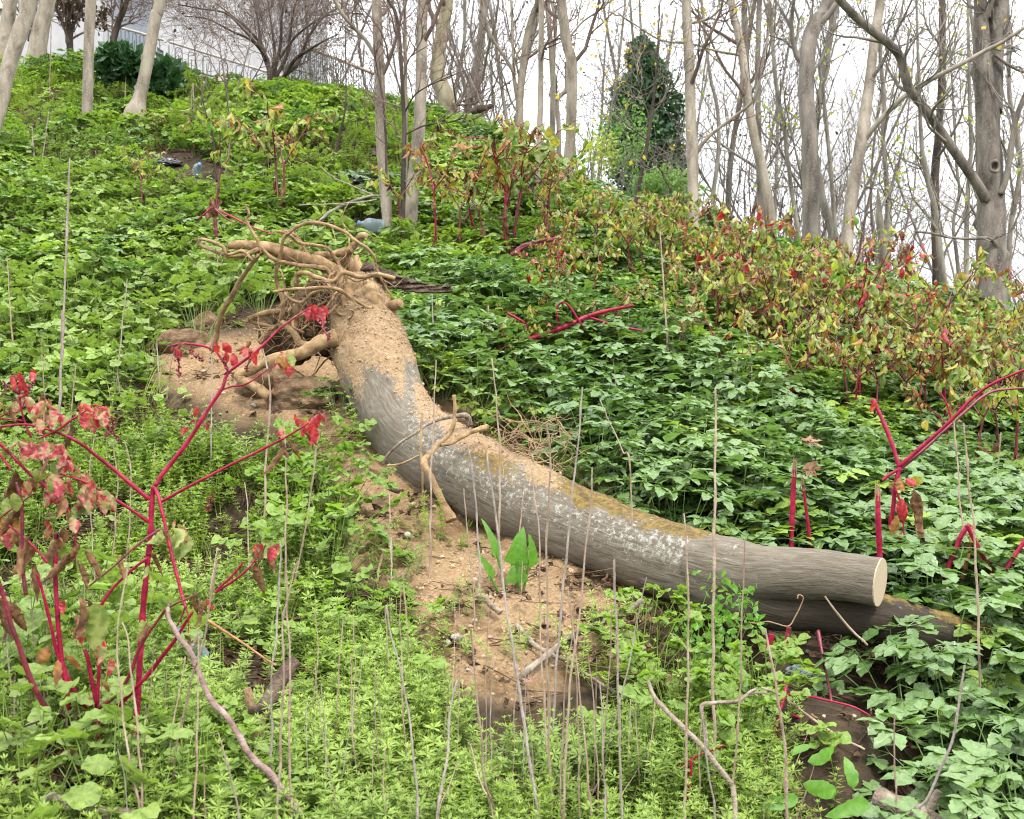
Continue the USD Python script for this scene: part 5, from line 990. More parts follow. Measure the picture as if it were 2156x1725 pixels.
# ------------------------------------------------------------------ dry stalks
STALKS = """D 122,945 130,760 140,500 145,338;6 D 31,790 22,660 15,543;4 D 244,830 256,700 268,588;4 M 97,260 92,120 88,0 70,-120;4 M 282,330 285,200 278,0;3 M 295,1010 298,600 296,300 302,95;4 M 398,720 404,400 410,150 420,-200;6 M 468,610 490,400 512,168;4 M 1072,255 1066,140 1058,18;3 M 1134,305 1150,190 1172,78;3 M 1424,870 1425,600 1424,300 1432,0;4
M 1770,1430 1785,1100 1792,800 1818,480 1818,300 1800,180 1768,60;6 M 1924,1740 1926,1300 1930,1000 1918,700 1910,500;5 M 1972,1740 2020,1480 2070,1200 2110,900 2148,655;5 M 828,1740 858,1450 876,1200 884,950 862,760 838,675;4 M 745,1720 775,1300 792,1000 778,820 768,700;4 M 640,1720 625,1350 605,900 632,665;4 M 700,965 716,800 722,658;3 M 1034,960 1040,830 1042,695;3 M 1675,1715 1674,1400 1668,1150 1650,955;4 M 1415,1740 1440,1550 1462,1402;5
N 1155,1520 1200,1200 1260,900 1310,720 1350,600 1410,300 1455,-20;6 N 1308,1740 1322,1300 1330,1000 1342,480;6 N 965,1740 945,1450 928,1200 905,900 878,700 850,500 818,398;6 N 940,1740 905,1500 850,1250 828,1080 805,750 788,560 820,250 862,0;6 N 955,1450 985,1100 1020,800 1042,500;3 N 1135,1420 1175,1050 1215,800 1245,630;4 N 1828,1520 1825,1200 1830,800 1865,400 1892,0 1892,-140;6 N 1868,1740 1880,1300 1905,800 1900,400 1938,250 2012,-20;6 N 1962,1740 1955,1300 1948,800 1945,500 1932,300 1925,-40;6 N 852,1740 838,1500 803,1255;4 N 1602,1740 1560,1480 1520,1320 1474,1145;5 N 1610,1740 1570,1550 1535,1320;4 N 1382,1740 1378,1550 1374,1338;3 N 1836,1460 1848,1370 1860,1285;3 N 2112,1010 2135,760 2140,560 2122,318;3 N 90,950 70,750 45,500 30,250;3 N 322,900 318,500 312,50;3 N 295,900 240,600 215,300 210,60;3
G 1756,1190 1742,900 1718,720 1690,560 1650,430 1620,275;6 G 1645,260 1648,120 1650,-10;5 G 1722,610 1712,380 1700,145;4 G 1842,1190 1862,1040 1882,900 1892,750 1926,595;7 G 1848,1185 1890,1050 1932,928;4 G 2085,1190 2050,1050 2030,900 2005,600 1990,450 1978,378;6 G 2072,1160 2035,1050 2005,970 1983,865;5 G 866,1190 864,1060 858,945;4 G 1625,640 1632,480 1620,290;4
K 746,755 756,560 766,400 782,0;5 D 917,770 913,700 909,620;4 K 1204,1110 1214,800 1208,550 1190,300 1172,130 1158,-10;5 D 1036,765 1032,700 1028,643;5 D 1135,1740 1118,1620 1095,1470 1075,1340 1062,1250 1049,1117 1036,1024 1027,956;7 K 1078,1460 1062,1200 1048,950 1020,720 988,545;5 K 1040,1620 1030,1500 1005,1300 985,1080 968,868;4 D 1160,1660 1150,1560 1141,1400 1138,1297 1136,1133 1127,1055 1116,968;5 D 1160,1680 1156,1500 1152,1297 1153,1164 1156,961 1149,897;6 D 1165,1520 1172,1400 1182,1274 1193,1164 1206,1039 1218,930 1225,815;6 D 1185,1740 1200,1450 1220,1297 1239,1102 1249,987;6 D 1093,1122 1099,1070 1105,1018;4 D 1311,1740 1305,1560 1299,1400 1296,1258 1292,1178;5 D 1298,875 1296,815 1291,756;4 K 475,1740 480,1400 472,1100 470,905;4 K 582,1740 572,1600 560,1448;3 K 2090,750 2040,620 2000,520 1940,400 1885,268;4
H 728,1190 736,800 745,400 740,200 733,-10 728,-110;6 D 1504,1640 1502,1400 1503,1180 1506,1000 1508,818;8 H 925,1120 948,850 962,600 970,300 980,0;5 H 462,1190 452,800 440,350 428,88;5 H 1158,1190 1150,900 1130,750 1108,600 1085,470 1070,378;8 H 1617,1190 1612,900 1608,728;5 H 1690,1190 1760,1080 1850,850 1880,700 1900,535;8 D 2064,1590 2061,1460 2060,1335 2053,1135 2042,1044 2029,892;7 D 2035,1290 2028,1150 2020,1040 2010,888;6 F 332,1090 318,850 300,700 280,588;4 F 1958,1740 1975,1550 2002,1295;5 F 1738,650 1770,420 1800,188;4 H 335,1150 320,980 290,700 262,450 240,200;5 H 400,1150 385,900 415,500 418,300;4 H 345,1000 355,750 360,500;3 D 1412,820 1400,650 1390,488;5 D 1180,1720 1188,1480 1204,1330;4 D 1258,1680 1250,1500 1238,1380;4 D 1275,1720 1270,1560 1262,1440;4 D 1220,1700 1216,1520 1212,1400;4 D 1345,1640 1338,1480;4 H 785,1150 790,900 800,740;4 H 850,1190 830,1000 810,850 790,700;5
A 452,1740 455,1500 465,1250 470,1068;5 A 420,1740 422,1660;3 A 285,1100 310,900 330,745;3 A 335,600 340,400 345,160;3 A 840,700 848,560 852,410;3 A 232,1080 222,960 218,860;3 A 1285,830 1290,650 1296,560;2.5 A 1310,830 1305,700 1300,560;2.5 A 650,1120 648,1060 643,1018;4 A 795,600 800,480 798,360;2.5
D 812,1733 808,1654 810,1575;4.0 D 799,1675 793,1546 789,1417;3.0 D 786,1709 783,1636 786,1562;2.8 D 1325,1628 1324,1551 1328,1474;4.0 D 687,1671 685,1555 677,1438;3.0 D 1133,1722 1119,1575 1113,1427;2.1 D 1358,1647 1371,1558 1378,1469;3.8 D 857,1624 845,1432 842,1240;3.5 D 714,1684 741,1518 768,1353;2.4 D 754,1655 741,1518 739,1382;3.8 D 1025,1686 1023,1593 1025,1500;2.5 D 961,1627 969,1442 966,1257;2.4 D 941,1589 953,1430 960,1270;2.6 D 650,1697 645,1586 647,1475;2.9 D 816,1633 800,1506 789,1380;2.2 D 704,1579 711,1441 721,1302;3.6 D 1023,1687 1022,1480 1030,1273;2.8 D 1075,1693 1082,1581 1077,1468;2.0 D 1275,1597 1321,1406 1362,1215;4.0 D 1080,1592 1090,1386 1100,1181;2.2 D 1100,1649 1104,1518 1106,1387;2.9 D 736,1639 745,1470 748,1301;2.9 D 939,1624 937,1531 945,1437;3.5 D 1178,1670 1182,1606 1190,1543;2.9 D 710,1734 682,1560 662,1387;2.5 D 1039,1693 1033,1536 1038,1379;3.2""".split('\n')
items = []
import re
for line in STALKS:
    for zone, s, w in re.findall(r'([A-Z]) ([-0-9., ]+);([0-9.]+)', line):
        items.append((zone, s.strip(), float(w)))
rows = []
for zone, s, w in items:
    q = px(zone, s); b = q[0].copy()
    if b[1] > 1715: b[1] = 1790
    gp = on_ground(b[None], .10)[0]; d = gp[1]
    if zone == 'K' and 600 < q[0, 1] < 1250 and q[0, 0] > 880 and q[-1, 1] < 1060 and q[0, 1] < 1230: d = min(d, 4.55)
    if w >= 6: d = min(d, 6)
    rows.append((q, d, w))
rows.sort(key=lambda r: r[0][-1, 0]); cnt = {}
g = np.random.default_rng(31)
def spot(q):
    x, y = q[0]
    if y < 600: return 'on the upper slope'
    if x < 600: return 'by the big crimson pokeweed' if y > 1000 else 'in weeds left of the roots'
    if x > 1420: return 'in front of the sawn limb' if y > 1300 and x < 1950 else 'among the right-hand alexanders'
    return 'in the sand before the trunk' if y < 1480 else 'at the bottom middle'
for k, (q, d, w) in enumerate(rows):
    hgt = (q[0, 1] - q[-1, 1]) / FPX * d
    size = 'stout tall' if w >= 6 else 'short thin' if hgt < .35 else 'thin tall' if hgt > .8 else 'thin'
    key = (size, spot(q)); cnt[key] = cnt.get(key, 0) + 1
    P = W(q, d + g.normal(0, .01) + np.linspace(0, g.normal(0, .06), len(q))); b = P[0].copy(); z = H(b[0], b[1]) - .12
    dn = norm(P[0] - P[min(1, len(P) - 1)]); P = np.vstack([[b[0] + dn[0] * .05, b[1], min(z, b[2] - .05)], P]); n = 44
    C = spline(P, n); C = C + (np.stack([meshkit.fbm(C * 9 + i * 3.3, 2, 40 + k) for i in range(3)], 1) - .5) * .012
    R = np.linspace(w, w * .55, n) * d / FPX / 2 * .95
    for j in g.integers(4, n - 1, 6): R[j] *= 1.35          # nodes
    tag(emit(None, 'dry_stalk', tube(C, R, 8), M['stalk_grey' if k % 4 == 0 else 'stalk']), '%s dry %s stalk %s, %s from left' % (size, 'grey' if k % 4 == 0 else 'tan', spot(q), nth(cnt[key] - 1)), 'stalk', 'dry stalks of last year standing on the slope')
# ------------------------------------------------------------------ wall, pier and railings on the hilltop
def box(lo, hi):
    m = trimesh.creation.box(bounds=[lo, hi]); return np.array(m.vertices), np.array(m.faces)
def prism(base, zlo, zhi):
    """upright block over a plan outline (n,2), zlo/zhi per corner"""
    b = np.asarray(base, float); n = len(b); zl = np.broadcast_to(zlo, n); zh = np.broadcast_to(zhi, n)
    v = np.vstack([np.column_stack([b, zl]), np.column_stack([b, zh])]); a = np.arange(n); c = (a + 1) % n
    f = [np.stack([a, c, c + n], 1), np.stack([a, c + n, a + n], 1)]
    f += [np.array([[0, k + 1, k] for k in range(1, n - 1)]), np.array([[n, n + k, n + k + 1] for k in range(1, n - 1)])]
    return v, np.vstack(f)
def gpt(zone, s, d): return W(px(zone, s), d)[0]
# white rendered house wall with a grey corner pier
wl, wr = gpt('D', '318,130', 22.0), gpt('D', '690,130', 27.0)
hd = norm((wr - wl) * [1, 1, 0])[:2]; hn = np.array([-hd[1], hd[0]])
hs = thing('white_house', 'white rendered house wall behind the hilltop railing with a grey pier at its left corner', 'building', [wl[0], wl[1], wl[2] - 1.5])
ln = np.linalg.norm((wr - wl)[:2])
def along_wall(a, b, out, dep): return np.array([wl[:2] + hd * a - hn * out, wl[:2] + hd * b - hn * out, wl[:2] + hd * b + hn * dep, wl[:2] + hd * a + hn * dep])
emit(hs, 'wall', prism(along_wall(0, ln, 0, 5.0), wl[2] - 3.5, wl[2] + 4.2), M['plaster'], smooth=False)
emit(hs, 'plinth', prism(along_wall(.004, ln + .03, .06, -.003), wl[2] - 3.5, [wl[2] + .30, wl[2] - .75, wl[2] - .75, wl[2] + .30]), M['plaster'], smooth=False)
emit(hs, 'moulding', prism(along_wall(.004, ln + .06, .10, -.003), [wl[2] + .302, wl[2] - .748, wl[2] - .748, wl[2] + .302], [wl[2] + .36, wl[2] - .69, wl[2] - .69, wl[2] + .36]), M['plaster'], smooth=False)
emit(hs, 'pier', prism(along_wall(-.52, -.002, .16, .5), wl[2] - 3.5, wl[2] + 4.4), M['pier'], smooth=False)
emit(hs, 'cornice', prism(along_wall(-.56, ln + .1, .22, .3), wl[2] + 4.402, wl[2] + 4.62), M['plaster'], smooth=False)
emit(hs, 'roof', prism(along_wall(-.3, ln, -.31, 5.2), wl[2] + 4.202, wl[2] + 4.5), M['rail'], smooth=False)
bl = gpt('D', '-60,60', 24)
bw = thing('beige_house', 'beige house wall glimpsed behind the trunks at the upper left corner', 'building', [bl[0], bl[1], bl[2] - 1])
emit(bw, 'wall', prism([bl[:2], bl[:2] + [1.45, .3], bl[:2] + [1.1, 3.5], bl[:2] + [-1, 3.2]], bl[2] - 3, bl[2] + 3.0), M['beige'], smooth=False)
emit(bw, 'cornice', prism([bl[:2] + [-.05, -.1], bl[:2] + [1.5, .2], bl[:2] + [1.5, .295], bl[:2] + [-.05, -.003]], bl[2] + .45, bl[2] + .56), M['beige'], smooth=False)

def rail_run(name, label, top, dt, low, dl, nbar, hoops, colb, colr, rt=.018, rb=.007, posts=()):
    """railing along a measured top line; low gives its lower line"""
    T, L = spline(W(px('D', top), dt), 80), spline(W(px('D', low), dl), 80)
    t = thing(name, label, 'railing', L[0])
    emit(t, 'top_rail', tube(T, rt, 8), colr); emit(t, 'bottom_rail', tube(L, rt * .7, 8), colb)
    u = np.linspace(.01, .99, nbar); at = lambda P, s: np.array([np.interp(s, np.linspace(0, 1, 80), P[:, i]) for i in range(3)])
    for k, s in enumerate(u):
        a, b = at(L, s), at(T, s); b = np.array([a[0], a[1], b[2]])
        if hoops:
            if k % 2 == 0 and k + 1 < nbar:
                a2 = at(L, u[k + 1]); b2 = np.array([a2[0], a2[1], at(T, u[k + 1])[2]]); r = np.linalg.norm((a2 - a)[:2]) / 2; m = (a + a2) / 2; h = b - [0, 0, .10 + r]; h2 = b2 - [0, 0, .10 + r]
                th = np.linspace(0, math.pi, 9); arc = [(h + h2) / 2 + (h - h2) / 2 * math.cos(x) + np.array([0, 0, r * 1.1 * math.sin(x)]) for x in th]
                emit(t, 'hoop', tube(np.vstack([[a - [0, 0, .25]], arc, [a2 - [0, 0, .25]]]), rb, 6), colb)
            if k % 2 == 0: 
                c = at(L, min(1, s + .5 / nbar)); emit(t, 'bar', tube(np.array([c - [0, 0, .2], [c[0], c[1], at(T, min(1, s + .5 / nbar))[2] - .22]]), rb, 6), colb)
        else: emit(t, 'bar', tube(np.array([a - [0, 0, .3], b - [0, 0, .004]]), rb, 6), colb)
    for s in posts:
        a, b = at(L, s), at(T, s); emit(t, 'post', box([a[0] - .035, a[1] - .035, a[2] - .7], [a[0] + .035, a[1] + .035, b[2] + .06]), M['plaster'], smooth=30)
    return t
rail_run('hoop_railing', 'green hoop-topped iron railing running down before the white wall', '205,46 216,50 262,61 312,75 420,108 547,147 600,163 672,184', (17.6, 19.5), '205,118 262,124 312,128 383,144 547,186 600,198 672,213', (17.6, 19.5), 44, True, M['iron'], M['rail'], .022, .008, posts=(.02, .32, .385))
rail_run('bar_railing', 'tall railing of thin upright bars under a rusty rail, right of the bare shrub', '632,95 700,121 786,155 800,160', (18.5, 19.5), '632,186 700,203 786,222 800,225', (18.5, 19.5), 46, False, M['iron'], M['rust'], .028, .007)
st = thing('step_block', 'pinkish stone step between the ivy mound and the bare shrub under the railing', 'step', gpt('A', '1500,585', 16.5))
a, b = gpt('A', '1440,600', 16.5), gpt('A', '1640,620', 17.2)
emit(st, 'tread', prism([a[:2], b[:2], b[:2] + [0, 1.2], a[:2] + [0, 1.2]], a[2] - .5, a[2] + .22), M['pink'], smooth=False)
emit(st, 'riser', prism([a[:2] + [-.02, -.16], b[:2] + [0, -.16], b[:2] + [0, -.003], a[:2] + [-.02, -.003]], a[2] - .6, a[2] + .08), M['pink'], smooth=False)

# ------------------------------------------------------------------ sticks and logs
def stick(name, label, cat, parts):
    t = thing(name, label, cat, W(px(parts[0][1], parts[0][2])[:1], np.atleast_1d(parts[0][3])[0])[0])
    for k, (nm, z, s, d, w, m) in enumerate(parts):
        q = px(z, s); dd = np.interp(np.linspace(0, 1, len(q)), np.linspace(0, 1, np.size(d)), np.atleast_1d(d))
        d = np.minimum(dd, np.maximum(on_ground(q, .05)[:, 1], dd - .45))          # resting on the soil, not sunk in it
        emit(t, nm, limb(z, s, d, w, n=60, sides=12, wob=.016, seed=1000 + k + len(label)), M[m])
    return t
stick('fallen_branch', 'long curved pinkish branch sloping across the lower left to the bottom edge', 'branch', [('stem', 'N', '1130,300 1135,370 1170,430 1210,510 1270,580 1320,700 1375,830 1430,940 1495,1000 1560,1080 1640,1230 1720,1330 1810,1410 1900,1520 1980,1630 2060,1740', (2.85, 2.75, 2.65), (9, 11, 13, 14, 14), 'stick'), ('fork', 'N', '1290,575 1320,530 1345,460', 2.83, (9, 6), 'stick'), ('fork', 'N', '1135,330 1140,290 1165,245', 2.85, (7, 4), 'stick'), ('mossy_twig', 'N', '1760,1340 1800,1420 1850,1530 1920,1620 1990,1690', 2.7, (5, 8, 7), 'dead_wood'), ('spur', 'N', '1500,1000 1510,975 1505,960', 2.76, (12, 6), 'stick')])
stick('fallen_branch', 'pale forked dead branch lying on the sand below the trunk, left of the fork', 'branch', [('stem', 'H', '555,250 500,300 420,335 350,360 280,395 215,430 150,485 60,560 30,590', (4.15, 4.1, 4.0), (9, 14, 13, 12, 16, 14), 'dead_wood'), ('spur', 'H', '400,345 420,315 430,300', 4.1, (8, 4), 'dead_wood')])
stick('fallen_branch', 'second pale dead branch crossing under the forked one on the sand', 'branch', [('stem', 'K', '1065,1590 1110,1605 1160,1650 1220,1700', (4.25, 4.2), (14, 12), 'dead_wood'), ('stem', 'H', '20,362 60,405 100,450 170,485 250,522 340,585 440,652', (4.18, 4.0), (11, 10, 8, 7), 'dead_wood')])
stick('fallen_branch', 'grey dead branch slanting down to the right at the lower right of the middle', 'branch', [('stem', 'H', '573,600 600,665 650,722 730,800 805,878 870,960 930,1040', (3.15, 3.0, 2.95), (8, 10, 11, 11), 'dead_wood'), ('stem', 'H', '930,1040 940,1110 945,1190', (2.95, 2.9), (11, 10), 'dead_wood')])
stick('fallen_branch', 'crooked grey twig arching over the stalks at the lower right of the middle', 'branch', [('stem', 'H', '825,900 812,800 800,706 850,690 910,688 960,682 1000,645 1030,630', (3.05, 3.1), (9, 9, 8, 8, 6), 'dead_wood'), ('fork', 'H', '990,652 1040,650 1075,656', 3.1, (5, 4), 'dead_wood'), ('fork', 'H', '1050,625 1090,640 1125,655', 3.2, (5, 5), 'dead_wood')])
stick('fallen_branch', 'thin brown branch lying over the dark soil under the alexanders', 'branch', [('stem', 'H', '1160,680 1250,745 1380,835 1485,895', (3.75, 3.55), (5, 6, 5), 'stalk')])
stick('rotten_log', 'rotten broken log with a pale sawn end standing in the grass at the lower left', 'log', [('stem', 'N', '1985,660 1930,730 1870,820 1830,900 1790,960 1750,1020', (3.3, 3.15), (30, 34, 36, 34), 'dark_wood'), ('stem', 'N', '1760,985 1735,1060 1720,1200 1690,1330 1660,1450 1640,1560', (3.15, 3.05, 3.0), (32, 34, 36, 30, 26), 'split_wood'), ('stub', 'N', '1690,960 1680,900 1668,850', 3.12, (22, 18), 'split_wood'), ('stub', 'N', '1790,965 1740,985 1680,1000', 3.1, (26, 18), 'dark_wood')])
stick('rotten_log', 'grey log lying at the bottom left corner', 'log', [('stem', 'N', '480,1650 560,1650 700,1690 850,1690 940,1710', (2.55, 2.5), (26, 30, 26, 22), 'dead_wood'), ('stem', 'N', '300,1600 360,1580 420,1610 490,1650', 2.56, (14, 18, 24), 'dead_wood')])
stick('fallen_branch', 'pale forked twig standing by the grey log in the bottom left corner', 'branch', [('stem', 'N', '260,1740 285,1640 310,1560 375,1535', 2.45, (6, 6, 4), 'stalk_grey'), ('fork', 'N', '270,1690 310,1640 330,1620', 2.45, (5, 3), 'stalk_grey')])
stick('rotten_log', 'smooth grey log half hidden at the bottom right corner', 'log', [('stem', 'H', '1540,1085 1600,1110 1700,1150 1800,1200', (3.2, 3.1), (40, 46, 46), 'dead_wood'), ('root', 'H', '1800,1060 1785,1090 1765,1150 1790,1190', 3.1, (16, 18, 16), 'dead_wood')])
stick('rotten_log', 'dark broken log end lying on the crest beside the mottled plane trunk', 'log', [('stem', 'B', '1560,760 1620,735 1710,715', 13.2, (10, 16, 9), 'dark_wood'), ('twig', 'B', '1630,725 1600,640 1560,550 1520,440 1505,290', 13.2, (5, 4, 3), 'bark_far')])
stick('rotten_log', 'small dark stump beside the pale pair of trunks', 'stump', [('stem', 'B', '900,1060 898,1010', 11.4, (16, 13), 'dark_wood')])
stick('fallen_branch', 'thin grey branch arching down to the left from the foot of the pale trunks', 'branch', [('stem', 'B', '945,1320 880,1322 780,1350 680,1390 590,1440 530,1500', (9.3, 8.9), (4, 6, 7, 6), 'bark_far'), ('twig', 'B', '920,1345 800,1365 600,1375 400,1385', (9.2, 8.9), (3, 2), 'stalk_grey'), ('twig', 'B', '560,1470 470,1540 400,1590', 8.9, (4, 3), 'stalk_grey'), ('twig', 'B', '910,1320 760,1255 620,1190 540,1120', 9.4, (3, 2), 'stalk_grey')])
stick('fallen_branch', 'short tan stick lying on the sand left of the forked branch', 'branch', [('stem', 'K', '435,1275 410,1350 395,1430 390,1500', 4.6, (6, 5, 5), 'split_wood')])
stick('fallen_branch', 'short dark stick on the soil behind the trunk, right of the middle', 'branch', [('stem', 'K', '1790,790 1900,800 2040,815', 5.3, (10, 12, 10), 'dark_wood'), ('stub', 'K', '1850,830 1900,800 1950,785', 5.25, (5, 5), 'stalk')])
stick('fallen_branch', 'short dark bark piece lying on the sand under the left flank of the trunk', 'branch', [('stem', 'K', '330,780 400,820 470,860 530,885', (5.2, 5.1), (10, 14, 9), 'dark_wood')])

# ------------------------------------------------------------------ stones, dead leaves, litter
g = np.random.default_rng(91)
def stone(center, r, sd):
    m = trimesh.creation.icosphere(2, 1.0); v = np.array(m.vertices); v = v * (1 + (meshkit.fbm(v * 1.6 + sd, 3, sd) - .5)[:, None] * .7) * [1, .8, .62] @ rotz(sd).T
    return v * r + center, np.array(m.faces)
STN = [('868,1071', 9, 'pale oval pebble beside the russet leaf under the trunk'), ('942,1363', 10, 'pale pebble in the lower pair on the sand'), ('962,1353', 13, 'white-flecked stone in the lower pair on the sand'), ('920,1307', 8, 'pebble above the lower pair on the sand'), ('858,1136', 11, 'rounded grey stone in the middle of the sand'), ('722,904', 5, 'small pale pebble by the left flank of the trunk'), ('1797,1518', 7, 'white pebble on the dark soil under the fork'), ('1735,1517', 5, 'small pebble on the dark soil under the fork, left of the white one'),
       ('1770,1470', 5, 'tiny pebble on the dark soil below the dark limb'), ('850,1260', 14, 'dark clod-like stone at the edge of the sand'), ('700,1205', 9, 'flat stone at the left edge of the sand'), ('805,890', 6, 'pebble at the upper end of the sand'), ('1348,1378', 6, 'small pale pebble beside the dock leaf under the trunk'), ('535,860', 8, 'pale chip on the sand left of the trunk'), ('430,790', 8, 'stone on the sand under the root plate'), ('470,835', 6, 'small stone left of the bent root'), ('1700,1380', 6, 'grey pebble in the shade under the dark limb'), ('1000,1315', 7, 'tan pebble by the end of the dead branch'), ('760,1100', 5, 'small pebble half-way down the sand on the left'), ('890,1200', 6, 'tan pebble in the centre of the sand'), ('985,1420', 6, 'pebble at the lower tip of the sand'), ('930,1180', 5, 'small grey pebble near the trunk on the sand')]
for k, (s, r, lab) in enumerate(STN):
    p = on_ground(px('D', s))[0]; lone('stone', stone(p + [0, 0, r * p[1] / FPX * .3 + .012], r * p[1] / FPX, 7 + k), M['stone' if k % 3 else 'stone_tan'], lab, 'stone')
for k, (s, r, lab) in enumerate((('385,728', (.16, .13, .11), 'big sandy clod at the left end of the bare scar'), ('575,820', (.2, .15, .14), 'dark lumpy soil heap under the bent root'), ('640,840', (.2, .16, .13), 'crumbly soil heap against the left flank of the trunk'), ('440,690', (.12, .1, .1), 'dark clod in the hollow left by the roots'))):
    p = on_ground(px('D', s))[0]; lone('soil_clod', clod(p, r, 300 + k, .3), M['clod'], lab, 'clod')
LEAFS = [('1120,1458', 34, 0, 'tan dead plane leaf on the lower tip of the sand'), ('845,1052', 34, 1, 'russet dead leaf lying on the sand under the trunk'), ('1268,1350', 32, 0, 'dead leaf leaning under the forked dead branch'), ('1318,1448', 34, 1, 'dark red dead leaf on the shaded soil below the forked branch'), ('1400,1455', 40, 0, 'large dead leaf right of the dark red one'), ('1428,1492', 38, 0, 'curled brown dead leaf lowest of the group below the forked branch'), ('1085,1545', 26, 0, 'reddish tan leaf among the cleavers, left of a thick stalk'), ('1112,1690', 40, 0, 'large curled brown leaf at the bottom middle'),
         ('1000,1605', 36, 0, 'tan leaf behind the stalks at the bottom middle'), ('1355,1660', 30, 0, 'tan leaf at the bottom, left of the crimson twig'), ('1405,1650', 28, 0, 'brown leaf at the bottom under the crimson twig'), ('562,1478', 34, 1, 'rust dead leaf beside the rotten log'), ('600,1480', 24, 0, 'small tan leaf above the rotten log'), ('30,1462', 36, 0, 'tan dead leaf under the crimson stems at the left edge'), ('95,1466', 34, 0, 'tan dead leaf second from the left edge under the crimson stems'), ('150,1470', 30, 0, 'tan dead leaf third from the left edge under the crimson stems'), ('45,1575', 28, 1, 'brown dead leaf at the left edge low down'), ('590,1000', 30, 0, 'brown dead leaf under the celandine left of the trunk'), ('690,1020', 26, 0, 'pale dead leaf by the celandine left of the trunk'), ('655,1530', 26, 0, 'pink-tan leaf in the grass right of the rotten log'), ('1060,1110', 30, 0, 'dead leaf below the lower edge of the trunk'), ('500,1315', 28, 1, 'brown leaf in the grass right of the crimson pokeweed'), ('960,825', 34, 1, 'brown leaf on the bank behind the trunk'), ('1300,1520', 30, 0, 'brown leaf in the shade among the stalks'), ('1720,1530', 24, 0, 'pale leaf on the dark soil by the lying stick'), ('1180,1030', 24, 0, 'pale dead leaf on the dug bank behind the trunk')]
for k, (s, r, red, lab) in enumerate(LEAFS):
    p = on_ground(px('D', s), .05)[0]; rr = r * p[1] / FPX; a = g.uniform(0, 6.28)
    lone('dead_leaf', fan(plane_outline(rr, g), p + [0, 0, .03], [math.cos(a), math.sin(a), g.normal(.15, .2)], [-math.sin(a), math.cos(a), g.normal(.1, .25)], g, -.25, .04), M['plane_red' if red else 'plane_leaf'], lab, 'leaf')
for s, d, r, dv, sd, lab in (('1690,925', 4.7, 42, [.6, -.5, -.3], [.5, .8, .25], 'big tan plane leaf lying on top of the broken crimson stem behind the sawn limb'), ('1700,975', 4.7, 36, [.45, -.2, -.8], [.85, .1, .45], 'curled tan leaf hanging below the big one on the broken stem')):
    lone('dead_leaf', fan(plane_outline(r * d / FPX, g), W(px('D', s), d)[0], dv, sd, g, -.2, .04), M['plane_leaf'], lab, 'leaf')

def bottle(label, p, r, L, ax, name='plastic_bottle'):
    t = thing(name, label, 'bottle', p); R = rot_from(ax)
    prof = np.array([(0, 0), (.85, 0), (1, .05), (1, .28), (.93, .32), (1, .36), (1, .62), (.8, .74), (.4, .86), (.36, .9), (.36, 1)]); n = 20; a = np.arange(n) / n * 2 * np.pi
    v = np.array([[r * q * math.cos(x), r * q * math.sin(x), L * z] for q, z in prof for x in a]) @ R.T + p; f = []
    for k in range(len(prof) - 1):
        for j in range(n): f += [[k * n + j, k * n + (j + 1) % n, (k + 1) * n + (j + 1) % n], [k * n + j, (k + 1) * n + (j + 1) % n, (k + 1) * n + j]]
    emit(t, 'body', (v, np.array(f)), M['clear'])
    c = np.array([p + R @ np.array([0, 0, L]), p + R @ np.array([0, 0, L * 1.06])]); emit(t, 'cap', tube(c, r * .42, 14), M['label_blue'])
    return t
p = on_ground(px('D', '790,492'), .03)[0]; bottle('greenish clear plastic bottle lying at the foot of the pale trunks', p + [.07, 0, .06], .06, .22, [-1, -.5, .06])
p = on_ground(px('D', '412,372'), .03)[0]; bottle('clear plastic bottle lying on the upper left slope', p + [0, 0, .04], .042, .19, [.4, -.8, .2])
p = on_ground(px('D', '425,1405'), .03)[0]; bottle('crumpled clear bottle with blue wrapper behind the curved branch at the lower left', p + [0, 0, .03], .032, .15, [-.3, -.5, .6])
def scrap(name, label, s, size, m, lift=.03):
    p = on_ground(px('D', s), lift)[0]; v, f = clod(p, size, int(p[0] * 100) % 50 + 400, .55, 3); lone(name, (v, f), M[m], label, 'litter', smooth=False)
scrap('black_bag', 'crumpled black plastic on the litter patch of the upper left slope', '348,345', (.16, .1, .06), 'bag_black'); scrap('black_bag', 'black plastic bag half hidden left of the pale trunk pair', '765,383', (.2, .12, .07), 'bag_black')
scrap('white_scrap', 'crumpled white plastic behind the fallen trunk', '1322,1032', (.045, .04, .03), 'bag_white'); scrap('white_scrap', 'small white scrap in the weeds behind the trunk', '1230,945', (.03, .03, .03), 'bag_white'); scrap('white_scrap', 'clear crumpled plastic scrap on the dark soil under the fork', '1683,1415', (.045, .035, .03), 'clear'); scrap('white_scrap', 'pale scrap in the litter beside it, right, behind the trunk', '1296,955', (.025, .025, .025), 'bag_white'); scrap('white_scrap', 'white scrap in the grass of the upper middle slope', '660,365', (.06, .05, .03), 'bag_white')

